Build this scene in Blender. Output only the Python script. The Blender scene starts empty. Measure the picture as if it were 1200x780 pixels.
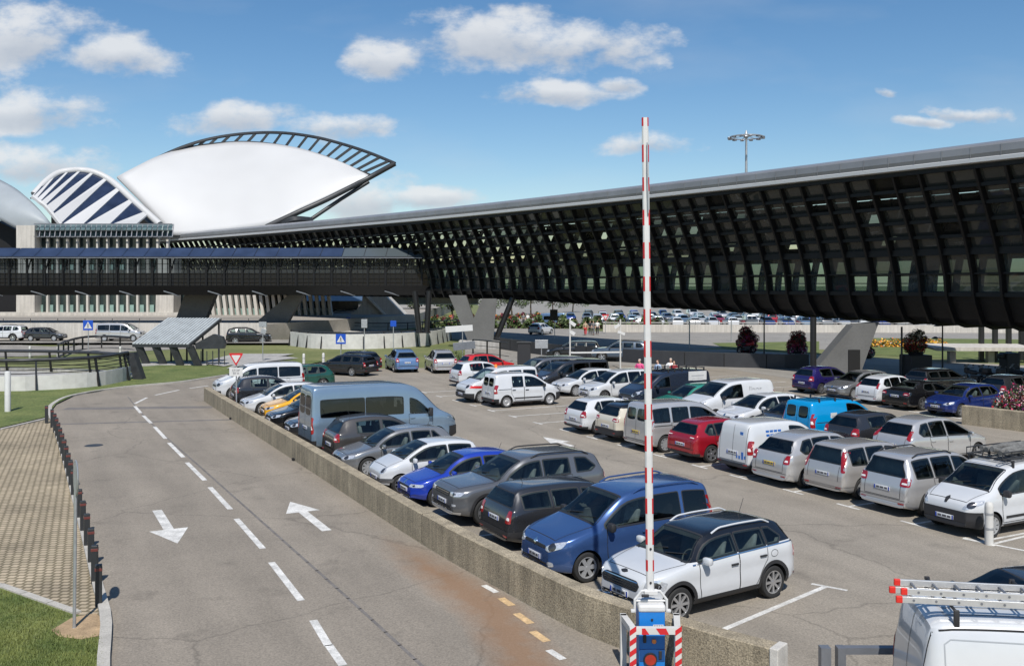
import bpy, bmesh, math, random
import numpy as np
from mathutils import Vector, Matrix
from mathutils.bvhtree import BVHTree

R = random.Random(7)
PI = math.pi
S = bpy.context.scene
COL = S.collection
FPX, HZ, CAMH = 1120.0, 333.0, 6.3          # focal length in photo pixels, horizon row, camera height


def G(u, v, z=0.0):
    """ground (or height z) point seen at photo pixel u, v"""
    d = FPX * (CAMH - z) / (v - HZ)
    return Vector(((u - 600) * d / FPX, d, z))


def D(u, v, d):
    """point seen at pixel u, v at depth d"""
    return Vector(((u - 600) * d / FPX, d, CAMH + (HZ - v) * d / FPX))


RV = Vector((-.457, .889, 0)).normalized()   # along the rows of stalls (away)
SV = Vector((RV.y, -RV.x, 0))                # into the stalls
HEAD = math.atan2(SV.y, SV.x)


def TS(t, s, z=0.0):
    p = RV * t + SV * s
    return Vector((p.x, p.y, z))


# ------------------------------------------------------------------ materials
def pmat(name, col, rough=.5, metal=0, var=0, vscale=3.0, bump=0, bscale=40, coat=0, spec=.5, speck=0, sscale=60,
         trans=0, emit=0, detail=6, col2=None):
    m = bpy.data.materials.new(name)
    m.use_nodes = True
    nt = m.node_tree
    b = nt.nodes['Principled BSDF']
    b.inputs['Roughness'].default_value = rough
    b.inputs['Metallic'].default_value = metal
    b.inputs['Specular IOR Level'].default_value = spec
    if coat:
        b.inputs['Coat Weight'].default_value = coat
        b.inputs['Coat Roughness'].default_value = .04
    b.inputs['Base Color'].default_value = (*col, 1)
    if trans:
        b.inputs['Transmission Weight'].default_value = trans
    if emit:
        b.inputs['Emission Color'].default_value = (*col, 1)
        b.inputs['Emission Strength'].default_value = emit
    if var or speck or bump:
        tc = nt.nodes.new('ShaderNodeTexCoord')
    last = None
    if var or speck:
        n = nt.nodes.new('ShaderNodeTexNoise')
        n.inputs['Scale'].default_value = vscale
        n.inputs['Detail'].default_value = detail
        n.inputs['Roughness'].default_value = .6
        nt.links.new(tc.outputs['Object'], n.inputs['Vector'])
        r = nt.nodes.new('ShaderNodeMapRange')
        r.inputs['From Min'].default_value = .3
        r.inputs['From Max'].default_value = .7
        nt.links.new(n.outputs['Fac'], r.inputs['Value'])
        mx = nt.nodes.new('ShaderNodeMix')
        mx.data_type = 'RGBA'
        c2 = col2 or tuple(min(1, c * (1 + var)) for c in col)
        mx.inputs['A'].default_value = (*[c * (1 - var) for c in col], 1)
        mx.inputs['B'].default_value = (*c2, 1)
        nt.links.new(r.outputs['Result'], mx.inputs['Factor'])
        last = mx.outputs['Result']
        if speck:
            n2 = nt.nodes.new('ShaderNodeTexNoise')
            n2.inputs['Scale'].default_value = sscale
            n2.inputs['Detail'].default_value = 3
            n2.inputs['Roughness'].default_value = .8
            nt.links.new(tc.outputs['Object'], n2.inputs['Vector'])
            r2 = nt.nodes.new('ShaderNodeMapRange')
            r2.inputs['From Min'].default_value = .32
            r2.inputs['From Max'].default_value = .68
            r2.inputs['To Min'].default_value = 1 - speck
            r2.inputs['To Max'].default_value = 1 + speck
            nt.links.new(n2.outputs['Fac'], r2.inputs['Value'])
            mu = nt.nodes.new('ShaderNodeVectorMath')
            mu.operation = 'SCALE'
            nt.links.new(last, mu.inputs[0])
            nt.links.new(r2.outputs['Result'], mu.inputs['Scale'])
            last = mu.outputs['Vector']
        nt.links.new(last, b.inputs['Base Color'])
    if bump:
        n3 = nt.nodes.new('ShaderNodeTexNoise')
        n3.inputs['Scale'].default_value = bscale
        n3.inputs['Detail'].default_value = 4
        nt.links.new(tc.outputs['Object'], n3.inputs['Vector'])
        bp = nt.nodes.new('ShaderNodeBump')
        bp.inputs['Strength'].default_value = bump
        bp.inputs['Distance'].default_value = .02
        nt.links.new(n3.outputs['Fac'], bp.inputs['Height'])
        nt.links.new(bp.outputs['Normal'], b.inputs['Normal'])
    return m


def add_math(nt, op, a, b=None, c=None):
    n = nt.nodes.new('ShaderNodeMath')
    n.operation = op
    for i, x in enumerate((a, b, c)):
        if x is None:
            continue
        if isinstance(x, (int, float)):
            n.inputs[i].default_value = x
        else:
            nt.links.new(x, n.inputs[i])
    return n.outputs[0]


def tinted(name, tint, clear, rough=.02):
    """see-through tinted sheet glass: part of the light passes straight, the surface mirrors"""
    m = bpy.data.materials.new(name)
    m.use_nodes = True
    nt = m.node_tree
    b = nt.nodes['Principled BSDF']
    b.inputs['Base Color'].default_value = (*[c * .12 for c in tint], 1)
    b.inputs['Roughness'].default_value = rough
    tr = nt.nodes.new('ShaderNodeBsdfTransparent')
    tr.inputs['Color'].default_value = (*tint, 1)
    mx = nt.nodes.new('ShaderNodeMixShader')
    mx.inputs['Fac'].default_value = clear
    nt.links.new(b.outputs[0], mx.inputs[1])
    nt.links.new(tr.outputs[0], mx.inputs[2])
    nt.links.new(mx.outputs[0], nt.nodes['Material Output'].inputs['Surface'])
    return m


def pane(name, tint, ior=1.52, floor=.02):
    """clear sheet glass: mirrors by Fresnel, lets the tinted rest through"""
    m = bpy.data.materials.new(name)
    m.use_nodes = True
    nt = m.node_tree
    nt.nodes.remove(nt.nodes['Principled BSDF'])
    gl = nt.nodes.new('ShaderNodeBsdfGlossy')
    gl.inputs['Roughness'].default_value = .03
    tr = nt.nodes.new('ShaderNodeBsdfTransparent')
    tr.inputs['Color'].default_value = (*tint, 1)
    fr = nt.nodes.new('ShaderNodeFresnel')
    fr.inputs['IOR'].default_value = ior
    mx = nt.nodes.new('ShaderNodeMixShader')
    nt.links.new(add_math(nt, 'ADD', fr.outputs[0], floor), mx.inputs['Fac'])
    nt.links.new(tr.outputs[0], mx.inputs[1])
    nt.links.new(gl.outputs[0], mx.inputs[2])
    nt.links.new(mx.outputs[0], nt.nodes['Material Output'].inputs['Surface'])
    return m


M = {}
M['glass'] = pane('car_glass', (.72, .83, .80))
M['glass_tint'] = pane('car_glass_privacy', (.16, .17, .18))
M['black_metal'] = pmat('black_metal', (.012, .012, .013), .4)
M['dark_steel'] = pmat('dark_steel', (.03, .032, .035), .45, var=.3)
M['grey_steel'] = pmat('grey_steel', (.22, .23, .25), .4, metal=.5, var=.15)
M['galv'] = pmat('galvanised', (.42, .43, .44), .45, metal=.6, var=.15, vscale=8)
M['white_paint'] = pmat('white_paint', (.58, .58, .57), .35, var=.06, vscale=5)
M['white_dirty'] = pmat('white_dirty', (.55, .54, .51), .6, var=.12, vscale=2)
M['concrete'] = pmat('concrete', (.36, .35, .33), .85, var=.18, vscale=.8, speck=.12, sscale=12, bump=.2)
M['concrete_light'] = pmat('concrete_light', (.48, .455, .41), .8, var=.1, vscale=.5, speck=.06, sscale=6)
M['shell_white'] = pmat('shell_white', (.485, .488, .49), .5, var=.05, vscale=.1, detail=2)
M['shell_grey'] = pmat('shell_grey', (.30, .33, .35), .55, var=.1, vscale=.2)
M['aggregate'] = pmat('aggregate_wall', (.32, .27, .19), .9, var=.22, vscale=1.2, speck=.6, sscale=34, bump=.6, bscale=38)


def streaks(m, lo=.72):
    """water streaks that run down a wall"""
    nt = m.node_tree
    b = nt.nodes['Principled BSDF']
    src = b.inputs['Base Color'].links[0].from_socket
    tc = nt.nodes.new('ShaderNodeTexCoord')
    mp = nt.nodes.new('ShaderNodeMapping')
    mp.inputs['Scale'].default_value = (2.2, 2.2, .12)
    nt.links.new(tc.outputs['Object'], mp.inputs['Vector'])
    n = nt.nodes.new('ShaderNodeTexNoise')
    n.inputs['Scale'].default_value = 1.6
    n.inputs['Detail'].default_value = 7
    n.inputs['Roughness'].default_value = .7
    nt.links.new(mp.outputs[0], n.inputs['Vector'])
    r = nt.nodes.new('ShaderNodeMapRange')
    r.inputs['From Min'].default_value = .38
    r.inputs['From Max'].default_value = .62
    r.inputs['To Min'].default_value = lo
    r.inputs['To Max'].default_value = 1.08
    nt.links.new(n.outputs['Fac'], r.inputs['Value'])
    sc = nt.nodes.new('ShaderNodeVectorMath')
    sc.operation = 'SCALE'
    nt.links.new(src, sc.inputs[0])
    nt.links.new(r.outputs[0], sc.inputs['Scale'])
    nt.links.new(sc.outputs[0], b.inputs['Base Color'])


streaks(M['aggregate'])
streaks(M['concrete'], .8)
streaks(M['concrete_light'], .84)
pass
M['wall_cap'] = pmat('wall_cap', (.50, .48, .44), .85, var=.15, vscale=3, speck=.2, sscale=50)
M['rubber'] = pmat('tyre_rubber', (.018, .018, .018), .8, var=.2)
M['trim'] = pmat('black_trim', (.022, .022, .024), .55)
M['arch'] = pmat('wheel_well', (.008, .008, .008), .9)
M['seam'] = pmat('door_gap', (.01, .01, .01), .8)
M['alloy'] = pmat('alloy', (.55, .56, .58), .28, metal=.85)
M['hubcap'] = pmat('hubcap', (.45, .46, .47), .38, metal=.5)
M['steel_rim'] = pmat('steel_rim', (.38, .38, .38), .5, metal=.3)
M['chrome'] = pmat('chrome', (.75, .76, .78), .12, metal=1)
M['interior'] = pmat('car_interior', (.11, .11, .11), .8, var=.3, vscale=3)
M['seat'] = pmat('car_seat', (.17, .17, .175), .85, var=.3, vscale=5)
M['lamp_clear'] = pmat('headlamp_lens', (.55, .57, .60), .12, metal=.4, coat=1, var=.35, vscale=22)
M['lamp_dark'] = pmat('headlamp_inner', (.05, .05, .055), .2, metal=.5, coat=1)
M['lamp_red'] = pmat('tail_lens', (.27, .008, .010), .12, coat=1, var=.3, vscale=16)
M['lamp_white'] = pmat('reverse_lens', (.75, .72, .70), .15, coat=1)
M['amber'] = pmat('amber_lens', (.8, .22, .02), .2, coat=1)
M['plate'] = pmat('plate_white', (.62, .63, .64), .4)
M['plate_yellow'] = pmat('plate_yellow', (.62, .45, .08), .4)
M['plate_blue'] = pmat('plate_band', (.02, .06, .35), .4)
M['plate_mark'] = pmat('plate_mark', (.08, .08, .09), .5)
M['red'] = pmat('signal_red', (.52, .02, .025), .4, var=.1)
M['blue_sign'] = pmat('sign_blue', (.01, .07, .42), .35)
M['white_line'] = pmat('road_paint', (.56, .55, .52), .8, var=.3, vscale=2.5, speck=.25, sscale=25)
M['rust_line'] = pmat('road_paint_rusty', (.55, .38, .2), .8, var=.3, vscale=5, speck=.25, sscale=25)
M['dirt'] = pmat('dirt', (.34, .24, .14), .95, var=.3, vscale=3, speck=.3, sscale=30)
M['bark'] = pmat('bark', (.10, .075, .05), .9, var=.3, vscale=6)
M['skin'] = pmat('skin', (.52, .33, .24), .6)


# ------------------------------------------------------------------ mesh builder
class MB:
    def __init__(s):
        s.v, s.f, s.mi = [], [], []
        s.cur = 0

    def add(s, vs, fs):
        o = len(s.v)
        s.v += [tuple(p) for p in vs]
        for f in fs:
            s.f.append(tuple(o + i for i in f))
            s.mi.append(s.cur)

    def box(s, c, size, rz=0, m=None):
        x, y, z = [q / 2 for q in size]
        pts = [Vector((a * x, b * y, d * z)) for d in (-1, 1) for b in (-1, 1) for a in (-1, 1)]
        if m is None:
            m = Matrix.Rotation(rz, 3, 'Z')
        pts = [m @ p + Vector(c) for p in pts]
        s.add(pts, [(0, 2, 3, 1), (4, 5, 7, 6), (0, 1, 5, 4), (2, 6, 7, 3), (1, 3, 7, 5), (0, 4, 6, 2)])

    def bbox(s, c, size, rz=0, b=.02, m=None):
        """box with chamfered edges"""
        bm = bmesh.new()
        bmesh.ops.create_cube(bm, size=1)
        bmesh.ops.scale(bm, vec=size, verts=bm.verts)
        bmesh.ops.bevel(bm, geom=bm.edges[:], offset=b, segments=2, affect='EDGES', profile=.5)
        if m is None:
            m = Matrix.Rotation(rz, 3, 'Z')
        s.add([m @ v.co + Vector(c) for v in bm.verts], [[v.index for v in f.verts] for f in bm.faces])
        bm.free()

    def beam(s, a, b, w, h, up=Vector((0, 0, 1))):
        """rectangular bar from a to b, w across, h along up"""
        a, b = Vector(a), Vector(b)
        d = (b - a).normalized()
        side = d.cross(up)
        if side.length < 1e-4:
            side = d.cross(Vector((1, 0, 0)))
        side.normalize()
        u2 = side.cross(d)
        vs = []
        for p in (a, b):
            for i, j in ((-1, -1), (1, -1), (1, 1), (-1, 1)):
                vs.append(p + side * i * w / 2 + u2 * j * h / 2)
        s.add(vs, [(3, 2, 1, 0), (4, 5, 6, 7), (0, 1, 5, 4), (1, 2, 6, 5), (2, 3, 7, 6), (3, 0, 4, 7)])

    def tube(s, pts, r, n=8, r2=None, closed=False):
        pts = [Vector(p) for p in pts]
        k = len(pts)
        vs = []
        prev = None
        for i, p in enumerate(pts):
            if closed:
                d = pts[(i + 1) % k] - pts[i - 1]
            else:
                d = pts[min(i + 1, k - 1)] - pts[max(i - 1, 0)]
            d.normalize()
            a = prev if prev is not None else (Vector((0, 0, 1)) if abs(d.z) < .9 else Vector((1, 0, 0)))
            a = (a - d * a.dot(d)).normalized()
            prev = a
            b = d.cross(a)
            rr = r if r2 is None else r + (r2 - r) * i / max(1, k - 1)
            for j in range(n):
                t = 2 * PI * j / n
                vs.append(p + (a * math.cos(t) + b * math.sin(t)) * rr)
        fs = []
        for i in range(k if closed else k - 1):
            i2 = (i + 1) % k
            for j in range(n):
                j2 = (j + 1) % n
                fs.append((i * n + j, i * n + j2, i2 * n + j2, i2 * n + j))
        if not closed:
            fs.append(tuple(range(n - 1, -1, -1)))
            fs.append(tuple((k - 1) * n + j for j in range(n)))
        s.add(vs, fs)

    def lathe(s, prof, n=24, c=(0, 0, 0), axis='Z', cap=True):
        vs = []
        for r, h in prof:
            for j in range(n):
                t = 2 * PI * j / n
                if axis == 'Z':
                    p = (r * math.cos(t), r * math.sin(t), h)
                else:
                    p = (r * math.cos(t), h, -r * math.sin(t))
                vs.append(Vector(p) + Vector(c))
        fs = []
        k = len(prof)
        for i in range(k - 1):
            for j in range(n):
                j2 = (j + 1) % n
                fs.append((i * n + j, i * n + j2, (i + 1) * n + j2, (i + 1) * n + j))
        if cap:
            if prof[0][0] > 1e-4:
                fs.append(tuple(range(n - 1, -1, -1)))
            if prof[-1][0] > 1e-4:
                fs.append(tuple((k - 1) * n + j for j in range(n)))
        s.add(vs, fs)

    def prism(s, poly, thick):
        """closed polygon (3-D points, planar) given thickness along vector thick"""
        th = Vector(thick)
        n = len(poly)
        a = [Vector(p) for p in poly]
        s.add(a + [p + th for p in a],
              [tuple(range(n)), tuple(range(2 * n - 1, n - 1, -1))] +
              [(i, i + n, (i + 1) % n + n, (i + 1) % n) for i in range(n)])

    def sheet(s, rows):
        m, n = len(rows), len(rows[0])
        vs = [p for r in rows for p in r]
        fs = [(i * n + j, i * n + j + 1, (i + 1) * n + j + 1, (i + 1) * n + j) for i in range(m - 1) for j in range(n - 1)]
        s.add(vs, fs)

    def mesh(s, name, mats, smooth=None, fix=True, weld=False):
        me = bpy.data.meshes.new(name)
        me.from_pydata(s.v, [], s.f)
        if not isinstance(mats, (list, tuple)):
            mats = [mats]
        for m in mats:
            me.materials.append(M[m] if isinstance(m, str) else m)
        me.polygons.foreach_set('material_index', s.mi)
        if fix:
            bm = bmesh.new()
            bm.from_mesh(me)
            if weld:
                bmesh.ops.remove_doubles(bm, verts=bm.verts, dist=1e-4)
            bmesh.ops.recalc_face_normals(bm, faces=bm.faces)
            bm.to_mesh(me)
            bm.free()
        if smooth is not None:
            me.polygons.foreach_set('use_smooth', [True] * len(me.polygons))
            me.set_sharp_from_angle(angle=math.radians(smooth))
        me.update()
        return me

    def build(s, name, mats, parent=None, smooth=None, fix=True, weld=False):
        return link(name, s.mesh(name, mats, smooth, fix, weld), parent)


def link(name, me, parent=None):
    o = bpy.data.objects.new(name, me)
    COL.objects.link(o)
    if parent is not None:
        o.parent = parent
    return o


def tag(o, label=None, cat=None, group=None, kind=None):
    if label:
        o['label'] = label
    if cat:
        o['category'] = cat
    if group:
        o['group'] = group
    if kind:
        o['kind'] = kind
    return o


def thing(name, label, cat, loc=(0, 0, 0), rz=0, group=None):
    o = bpy.data.objects.new(name, None)
    o.empty_display_size = .1
    COL.objects.link(o)
    o.location = loc
    o.rotation_euler = (0, 0, rz)
    return tag(o, label, cat, group)


KIDS = {}


def dup(root, loc=None, rz=None, label=None, group=None, scale=None):
    def rec(o, parent):
        c = o.copy()
        COL.objects.link(c)
        if parent is not None:
            c.parent = parent
        for ch in list(o.children):
            rec(ch, c)
        return c
    r = rec(root, None)
    if loc is not None:
        r.location = loc
    if rz is not None:
        r.rotation_euler = (0, 0, rz)
    if scale is not None:
        r.scale = (scale, scale, scale) if isinstance(scale, (int, float)) else scale
    if label:
        r['label'] = label
    if group:
        r['group'] = group
    return r


def structure(name, mb, mat, **k):
    return tag(mb.build(name, mat, **k), kind='structure')


def flat(poly, z=None):
    """one flat n-gon sheet, triangulated"""
    mb = MB()
    pts = [Vector((p[0], p[1], p[2] if z is None else z)) for p in poly]
    from mathutils.geometry import tessellate_polygon
    tris = tessellate_polygon([pts])
    fs = []
    for a, b, c in tris:
        n = (pts[b] - pts[a]).cross(pts[c] - pts[a])
        fs.append((a, b, c) if n.z > 0 else (a, c, b))
    mb.add(pts, fs)
    return mb


def catmull(pts, n=8):
    pts = [Vector(p) for p in pts]
    out = []
    for i in range(len(pts) - 1):
        p0 = pts[i - 1] if i else pts[0] * 2 - pts[1]
        p1, p2 = pts[i], pts[i + 1]
        p3 = pts[i + 2] if i + 2 < len(pts) else pts[-1] * 2 - pts[-2]
        for k in range(n):
            t = k / n
            out.append(.5 * ((2 * p1) + (p2 - p0) * t + (2 * p0 - 5 * p1 + 4 * p2 - p3) * t * t + (3 * p1 - p0 - 3 * p2 + p3) * t ** 3))
    out.append(pts[-1])
    return out


def resample(pts, step):
    pts = [Vector(p) for p in pts]
    cum = [0]
    for a, b in zip(pts, pts[1:]):
        cum.append(cum[-1] + (b - a).length)
    n = max(1, round(cum[-1] / step))
    out, j = [], 0
    for i in range(n + 1):
        t = cum[-1] * i / n
        while j < len(pts) - 2 and cum[j + 1] < t:
            j += 1
        f = (t - cum[j]) / max(1e-9, cum[j + 1] - cum[j])
        out.append(pts[j].lerp(pts[j + 1], min(1, f)))
    return out


def offset_line(pts, d):
    out = []
    for i, p in enumerate(pts):
        t = (pts[min(i + 1, len(pts) - 1)] - pts[max(i - 1, 0)]).normalized()
        out.append(p + Vector((-t.y, t.x, 0)) * d)
    return out


# ------------------------------------------------------------------ world, sun, camera
SUN_EL = math.radians(52)
SHD = Vector((-.09, 1, 0)).normalized()     # the way shadows fall
cam_d = bpy.data.cameras.new('camera')
cam = bpy.data.objects.new('camera', cam_d)
COL.objects.link(cam)
cam.location = (0, 0, CAMH)
cam.rotation_euler = (PI / 2, 0, 0)
cam_d.sensor_width = 36
cam_d.lens = 36 * FPX / 1200
cam_d.shift_y = -(390 - HZ) / 1200
cam_d.clip_end = 6000
cam_d.clip_start = .1
S.camera = cam

sl = bpy.data.lights.new('sun', 'SUN')
sl.energy = 4.7
sl.angle = math.radians(.5)
sl.color = (1, .955, .89)
so = bpy.data.objects.new('sun', sl)
COL.objects.link(so)
ldir = Vector((SHD.x * math.cos(SUN_EL), SHD.y * math.cos(SUN_EL), -math.sin(SUN_EL)))
so.rotation_euler = ldir.to_track_quat('-Z', 'Y').to_euler()
so.location = (0, -20, 60)

w = bpy.data.worlds.new('World')
S.world = w
w.use_nodes = True
nt = w.node_tree
bg = nt.nodes['Background']
sky = nt.nodes.new('ShaderNodeTexSky')
sky.sky_type = 'NISHITA'
sky.sun_disc = False
sky.sun_elevation = SUN_EL
sky.sun_rotation = math.atan2(-SHD.x, -SHD.y)
sky.altitude = 250
sky.air_density = 1.0
sky.dust_density = .35
sky.ozone_density = 1.4
bg.inputs['Strength'].default_value = .105
SKYN = dict(nt=nt, sky=sky, bg=bg)


def build_sky():
    tc = nt.nodes.new('ShaderNodeTexCoord')
    sep = nt.nodes.new('ShaderNodeSeparateXYZ')
    nt.links.new(tc.outputs['Generated'], sep.inputs[0])
    X, Y, Z = sep.outputs
    yy = add_math(nt, 'MAXIMUM', Y, .05)
    a = add_math(nt, 'DIVIDE', X, yy)
    e = add_math(nt, 'DIVIDE', Z, yy)
    cmb = nt.nodes.new('ShaderNodeCombineXYZ')
    nt.links.new(a, cmb.inputs[0])
    nt.links.new(e, cmb.inputs[1])
    nz = nt.nodes.new('ShaderNodeTexNoise')
    nz.inputs['Scale'].default_value = 16
    nz.inputs['Detail'].default_value = 9
    nz.inputs['Roughness'].default_value = .6
    mp = nt.nodes.new('ShaderNodeMapping')
    mp.inputs['Scale'].default_value = (1, 1.7, 1)
    nt.links.new(cmb.outputs[0], mp.inputs['Vector'])
    nt.links.new(mp.outputs[0], nz.inputs['Vector'])
    noise = nz.outputs['Fac']
    # low-frequency warp so that the puffs lose their round outline
    nw = nt.nodes.new('ShaderNodeTexNoise')
    nw.inputs['Scale'].default_value = 9
    nw.inputs['Detail'].default_value = 4
    nt.links.new(cmb.outputs[0], nw.inputs['Vector'])
    sc = nt.nodes.new('ShaderNodeSeparateColor')
    nt.links.new(nw.outputs['Color'], sc.inputs[0])
    a2 = add_math(nt, 'ADD', a, add_math(nt, 'MULTIPLY', add_math(nt, 'SUBTRACT', sc.outputs[0], .5), .07))
    e2 = add_math(nt, 'ADD', e, add_math(nt, 'MULTIPLY', add_math(nt, 'SUBTRACT', sc.outputs[1], .5), .04))
    puffs = [(25, 38, 85, 42), (140, 64, 62, 27), (40, 132, 72, 26), (45, 192, 85, 24), (285, 142, 72, 22), (395, 153, 66, 17),
             (450, 66, 52, 26), (570, 48, 95, 40), (680, 50, 110, 36), (650, 108, 78, 15), (720, 98, 28, 12),
             (430, 232, 66, 26), (500, 236, 66, 14), (755, 172, 58, 15), (1132, 131, 52, 12), (1082, 144, 40, 8),
             (1042, 110, 15, 7), (-130, 120, 120, 60), (1420, 90, 150, 40), (1800, 160, 200, 50), (-500, 90, 200, 50)]
    tot = None
    low = None
    for (u, v, ru, rv) in puffs:
        cx, cy, rx, ry = (u - 600) / FPX, (HZ - v) / FPX, ru / FPX, rv / FPX
        dx = add_math(nt, 'MULTIPLY', add_math(nt, 'SUBTRACT', a2, cx), 1 / rx)
        dy = add_math(nt, 'MULTIPLY', add_math(nt, 'SUBTRACT', e2, cy), 1 / ry)
        q = add_math(nt, 'ADD', add_math(nt, 'MULTIPLY', dx, dx), add_math(nt, 'MULTIPLY', dy, dy))
        q = add_math(nt, 'SUBTRACT', 1.0, q)
        tot = q if tot is None else add_math(nt, 'SMOOTH_MAX', tot, q, .3)
        # height inside the puff, for the grey underside of the cloud
        h = add_math(nt, 'MULTIPLY', add_math(nt, 'MAXIMUM', q, 0), dy)
        low = h if low is None else add_math(nt, 'ADD', low, h)
    dens = add_math(nt, 'ADD', add_math(nt, 'MULTIPLY', tot, .55), add_math(nt, 'MULTIPLY', add_math(nt, 'SUBTRACT', noise, .5), 2.7))
    mr = nt.nodes.new('ShaderNodeMapRange')
    mr.interpolation_type = 'SMOOTHSTEP'
    mr.inputs['From Min'].default_value = -.22
    mr.inputs['From Max'].default_value = .62
    nt.links.new(dens, mr.inputs['Value'])
    front = nt.nodes.new('ShaderNodeMapRange')
    front.inputs['From Min'].default_value = .05
    front.inputs['From Max'].default_value = .2
    nt.links.new(Y, front.inputs['Value'])
    fac = add_math(nt, 'MULTIPLY', mr.outputs[0], front.outputs[0])
    fac = add_math(nt, 'MULTIPLY', fac, .86)
    # thin veil
    nv = nt.nodes.new('ShaderNodeTexNoise')
    nv.inputs['Scale'].default_value = 3.5
    nv.inputs['Detail'].default_value = 7
    mp2 = nt.nodes.new('ShaderNodeMapping')
    mp2.inputs['Scale'].default_value = (1, 3.2, 1)
    mp2.inputs['Rotation'].default_value = (0, 0, -.25)
    nt.links.new(cmb.outputs[0], mp2.inputs['Vector'])
    nt.links.new(mp2.outputs[0], nv.inputs['Vector'])
    veil = nt.nodes.new('ShaderNodeMapRange')
    veil.inputs['From Min'].default_value = .5
    veil.inputs['From Max'].default_value = .85
    veil.inputs['To Max'].default_value = .22
    nt.links.new(nv.outputs['Fac'], veil.inputs['Value'])
    fac = add_math(nt, 'MAXIMUM', fac, veil.outputs[0])
    # sky blue
    hs = nt.nodes.new('ShaderNodeHueSaturation')
    hs.inputs['Saturation'].default_value = 1.27
    hs.inputs['Value'].default_value = .97
    nt.links.new(sky.outputs[0], hs.inputs['Color'])
    # cloud colour
    sh = nt.nodes.new('ShaderNodeMapRange')
    sh.inputs['From Min'].default_value = -.35
    sh.inputs['From Max'].default_value = .3
    nt.links.new(add_math(nt, 'ADD', low, add_math(nt, 'MULTIPLY', add_math(nt, 'SUBTRACT', noise, .5), .8)), sh.inputs['Value'])
    cc = nt.nodes.new('ShaderNodeMix')
    cc.data_type = 'RGBA'
    cc.inputs['A'].default_value = (4.7, 5.0, 5.5, 1)
    cc.inputs['B'].default_value = (7.2, 7.3, 7.4, 1)
    nt.links.new(sh.outputs[0], cc.inputs['Factor'])
    mx = nt.nodes.new('ShaderNodeMix')
    mx.data_type = 'RGBA'
    nt.links.new(fac, mx.inputs['Factor'])
    nt.links.new(hs.outputs[0], mx.inputs['A'])
    nt.links.new(cc.outputs['Result'], mx.inputs['B'])
    nt.links.new(mx.outputs['Result'], bg.inputs['Color'])


build_sky()
S.view_settings.view_transform = 'Standard'
S.view_settings.look = 'None'
S.view_settings.exposure = .12
S.view_settings.gamma = 1
S.view_settings.use_curve_mapping = False
S.cycles.max_bounces = 6
S.cycles.transparent_max_bounces = 16
S.cycles.caustics_reflective = False
S.cycles.caustics_refractive = False
# ------------------------------------------------------------------ vehicles
def pchip(xs, ys):
    xs = np.array(xs, float)
    ys = np.array(ys, float)
    o = np.argsort(xs, kind='stable')
    xs, ys = xs[o], ys[o]
    h = np.maximum(np.diff(xs), 1e-6)
    dl = np.diff(ys) / h
    n = len(xs)
    m = np.zeros(n)
    for i in range(1, n - 1):
        if dl[i - 1] * dl[i] > 0:
            w1, w2 = 2 * h[i] + h[i - 1], h[i] + 2 * h[i - 1]
            m[i] = (w1 + w2) / (w1 / dl[i - 1] + w2 / dl[i])
    m[0], m[-1] = dl[0], dl[-1]

    def f(x):
        x = min(max(x, xs[0]), xs[-1])
        i = int(min(max(np.searchsorted(xs, x) - 1, 0), n - 2))
        t = (x - xs[i]) / h[i]
        return float((2 * t ** 3 - 3 * t * t + 1) * ys[i] + (t ** 3 - 2 * t * t + t) * h[i] * m[i] +
                     (-2 * t ** 3 + 3 * t * t) * ys[i + 1] + (t ** 3 - t * t) * h[i] * m[i + 1])
    return f


def sstep(a, b, x):
    t = min(1, max(0, (x - a) / (b - a)))
    return t * t * (3 - 2 * t)


def chaikin(poly, r):
    out = []
    n = len(poly)
    for i in range(n):
        a, b = Vector(poly[i]), Vector(poly[(i + 1) % n])
        out += [a.lerp(b, r), a.lerp(b, 1 - r)]
    return out


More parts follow.
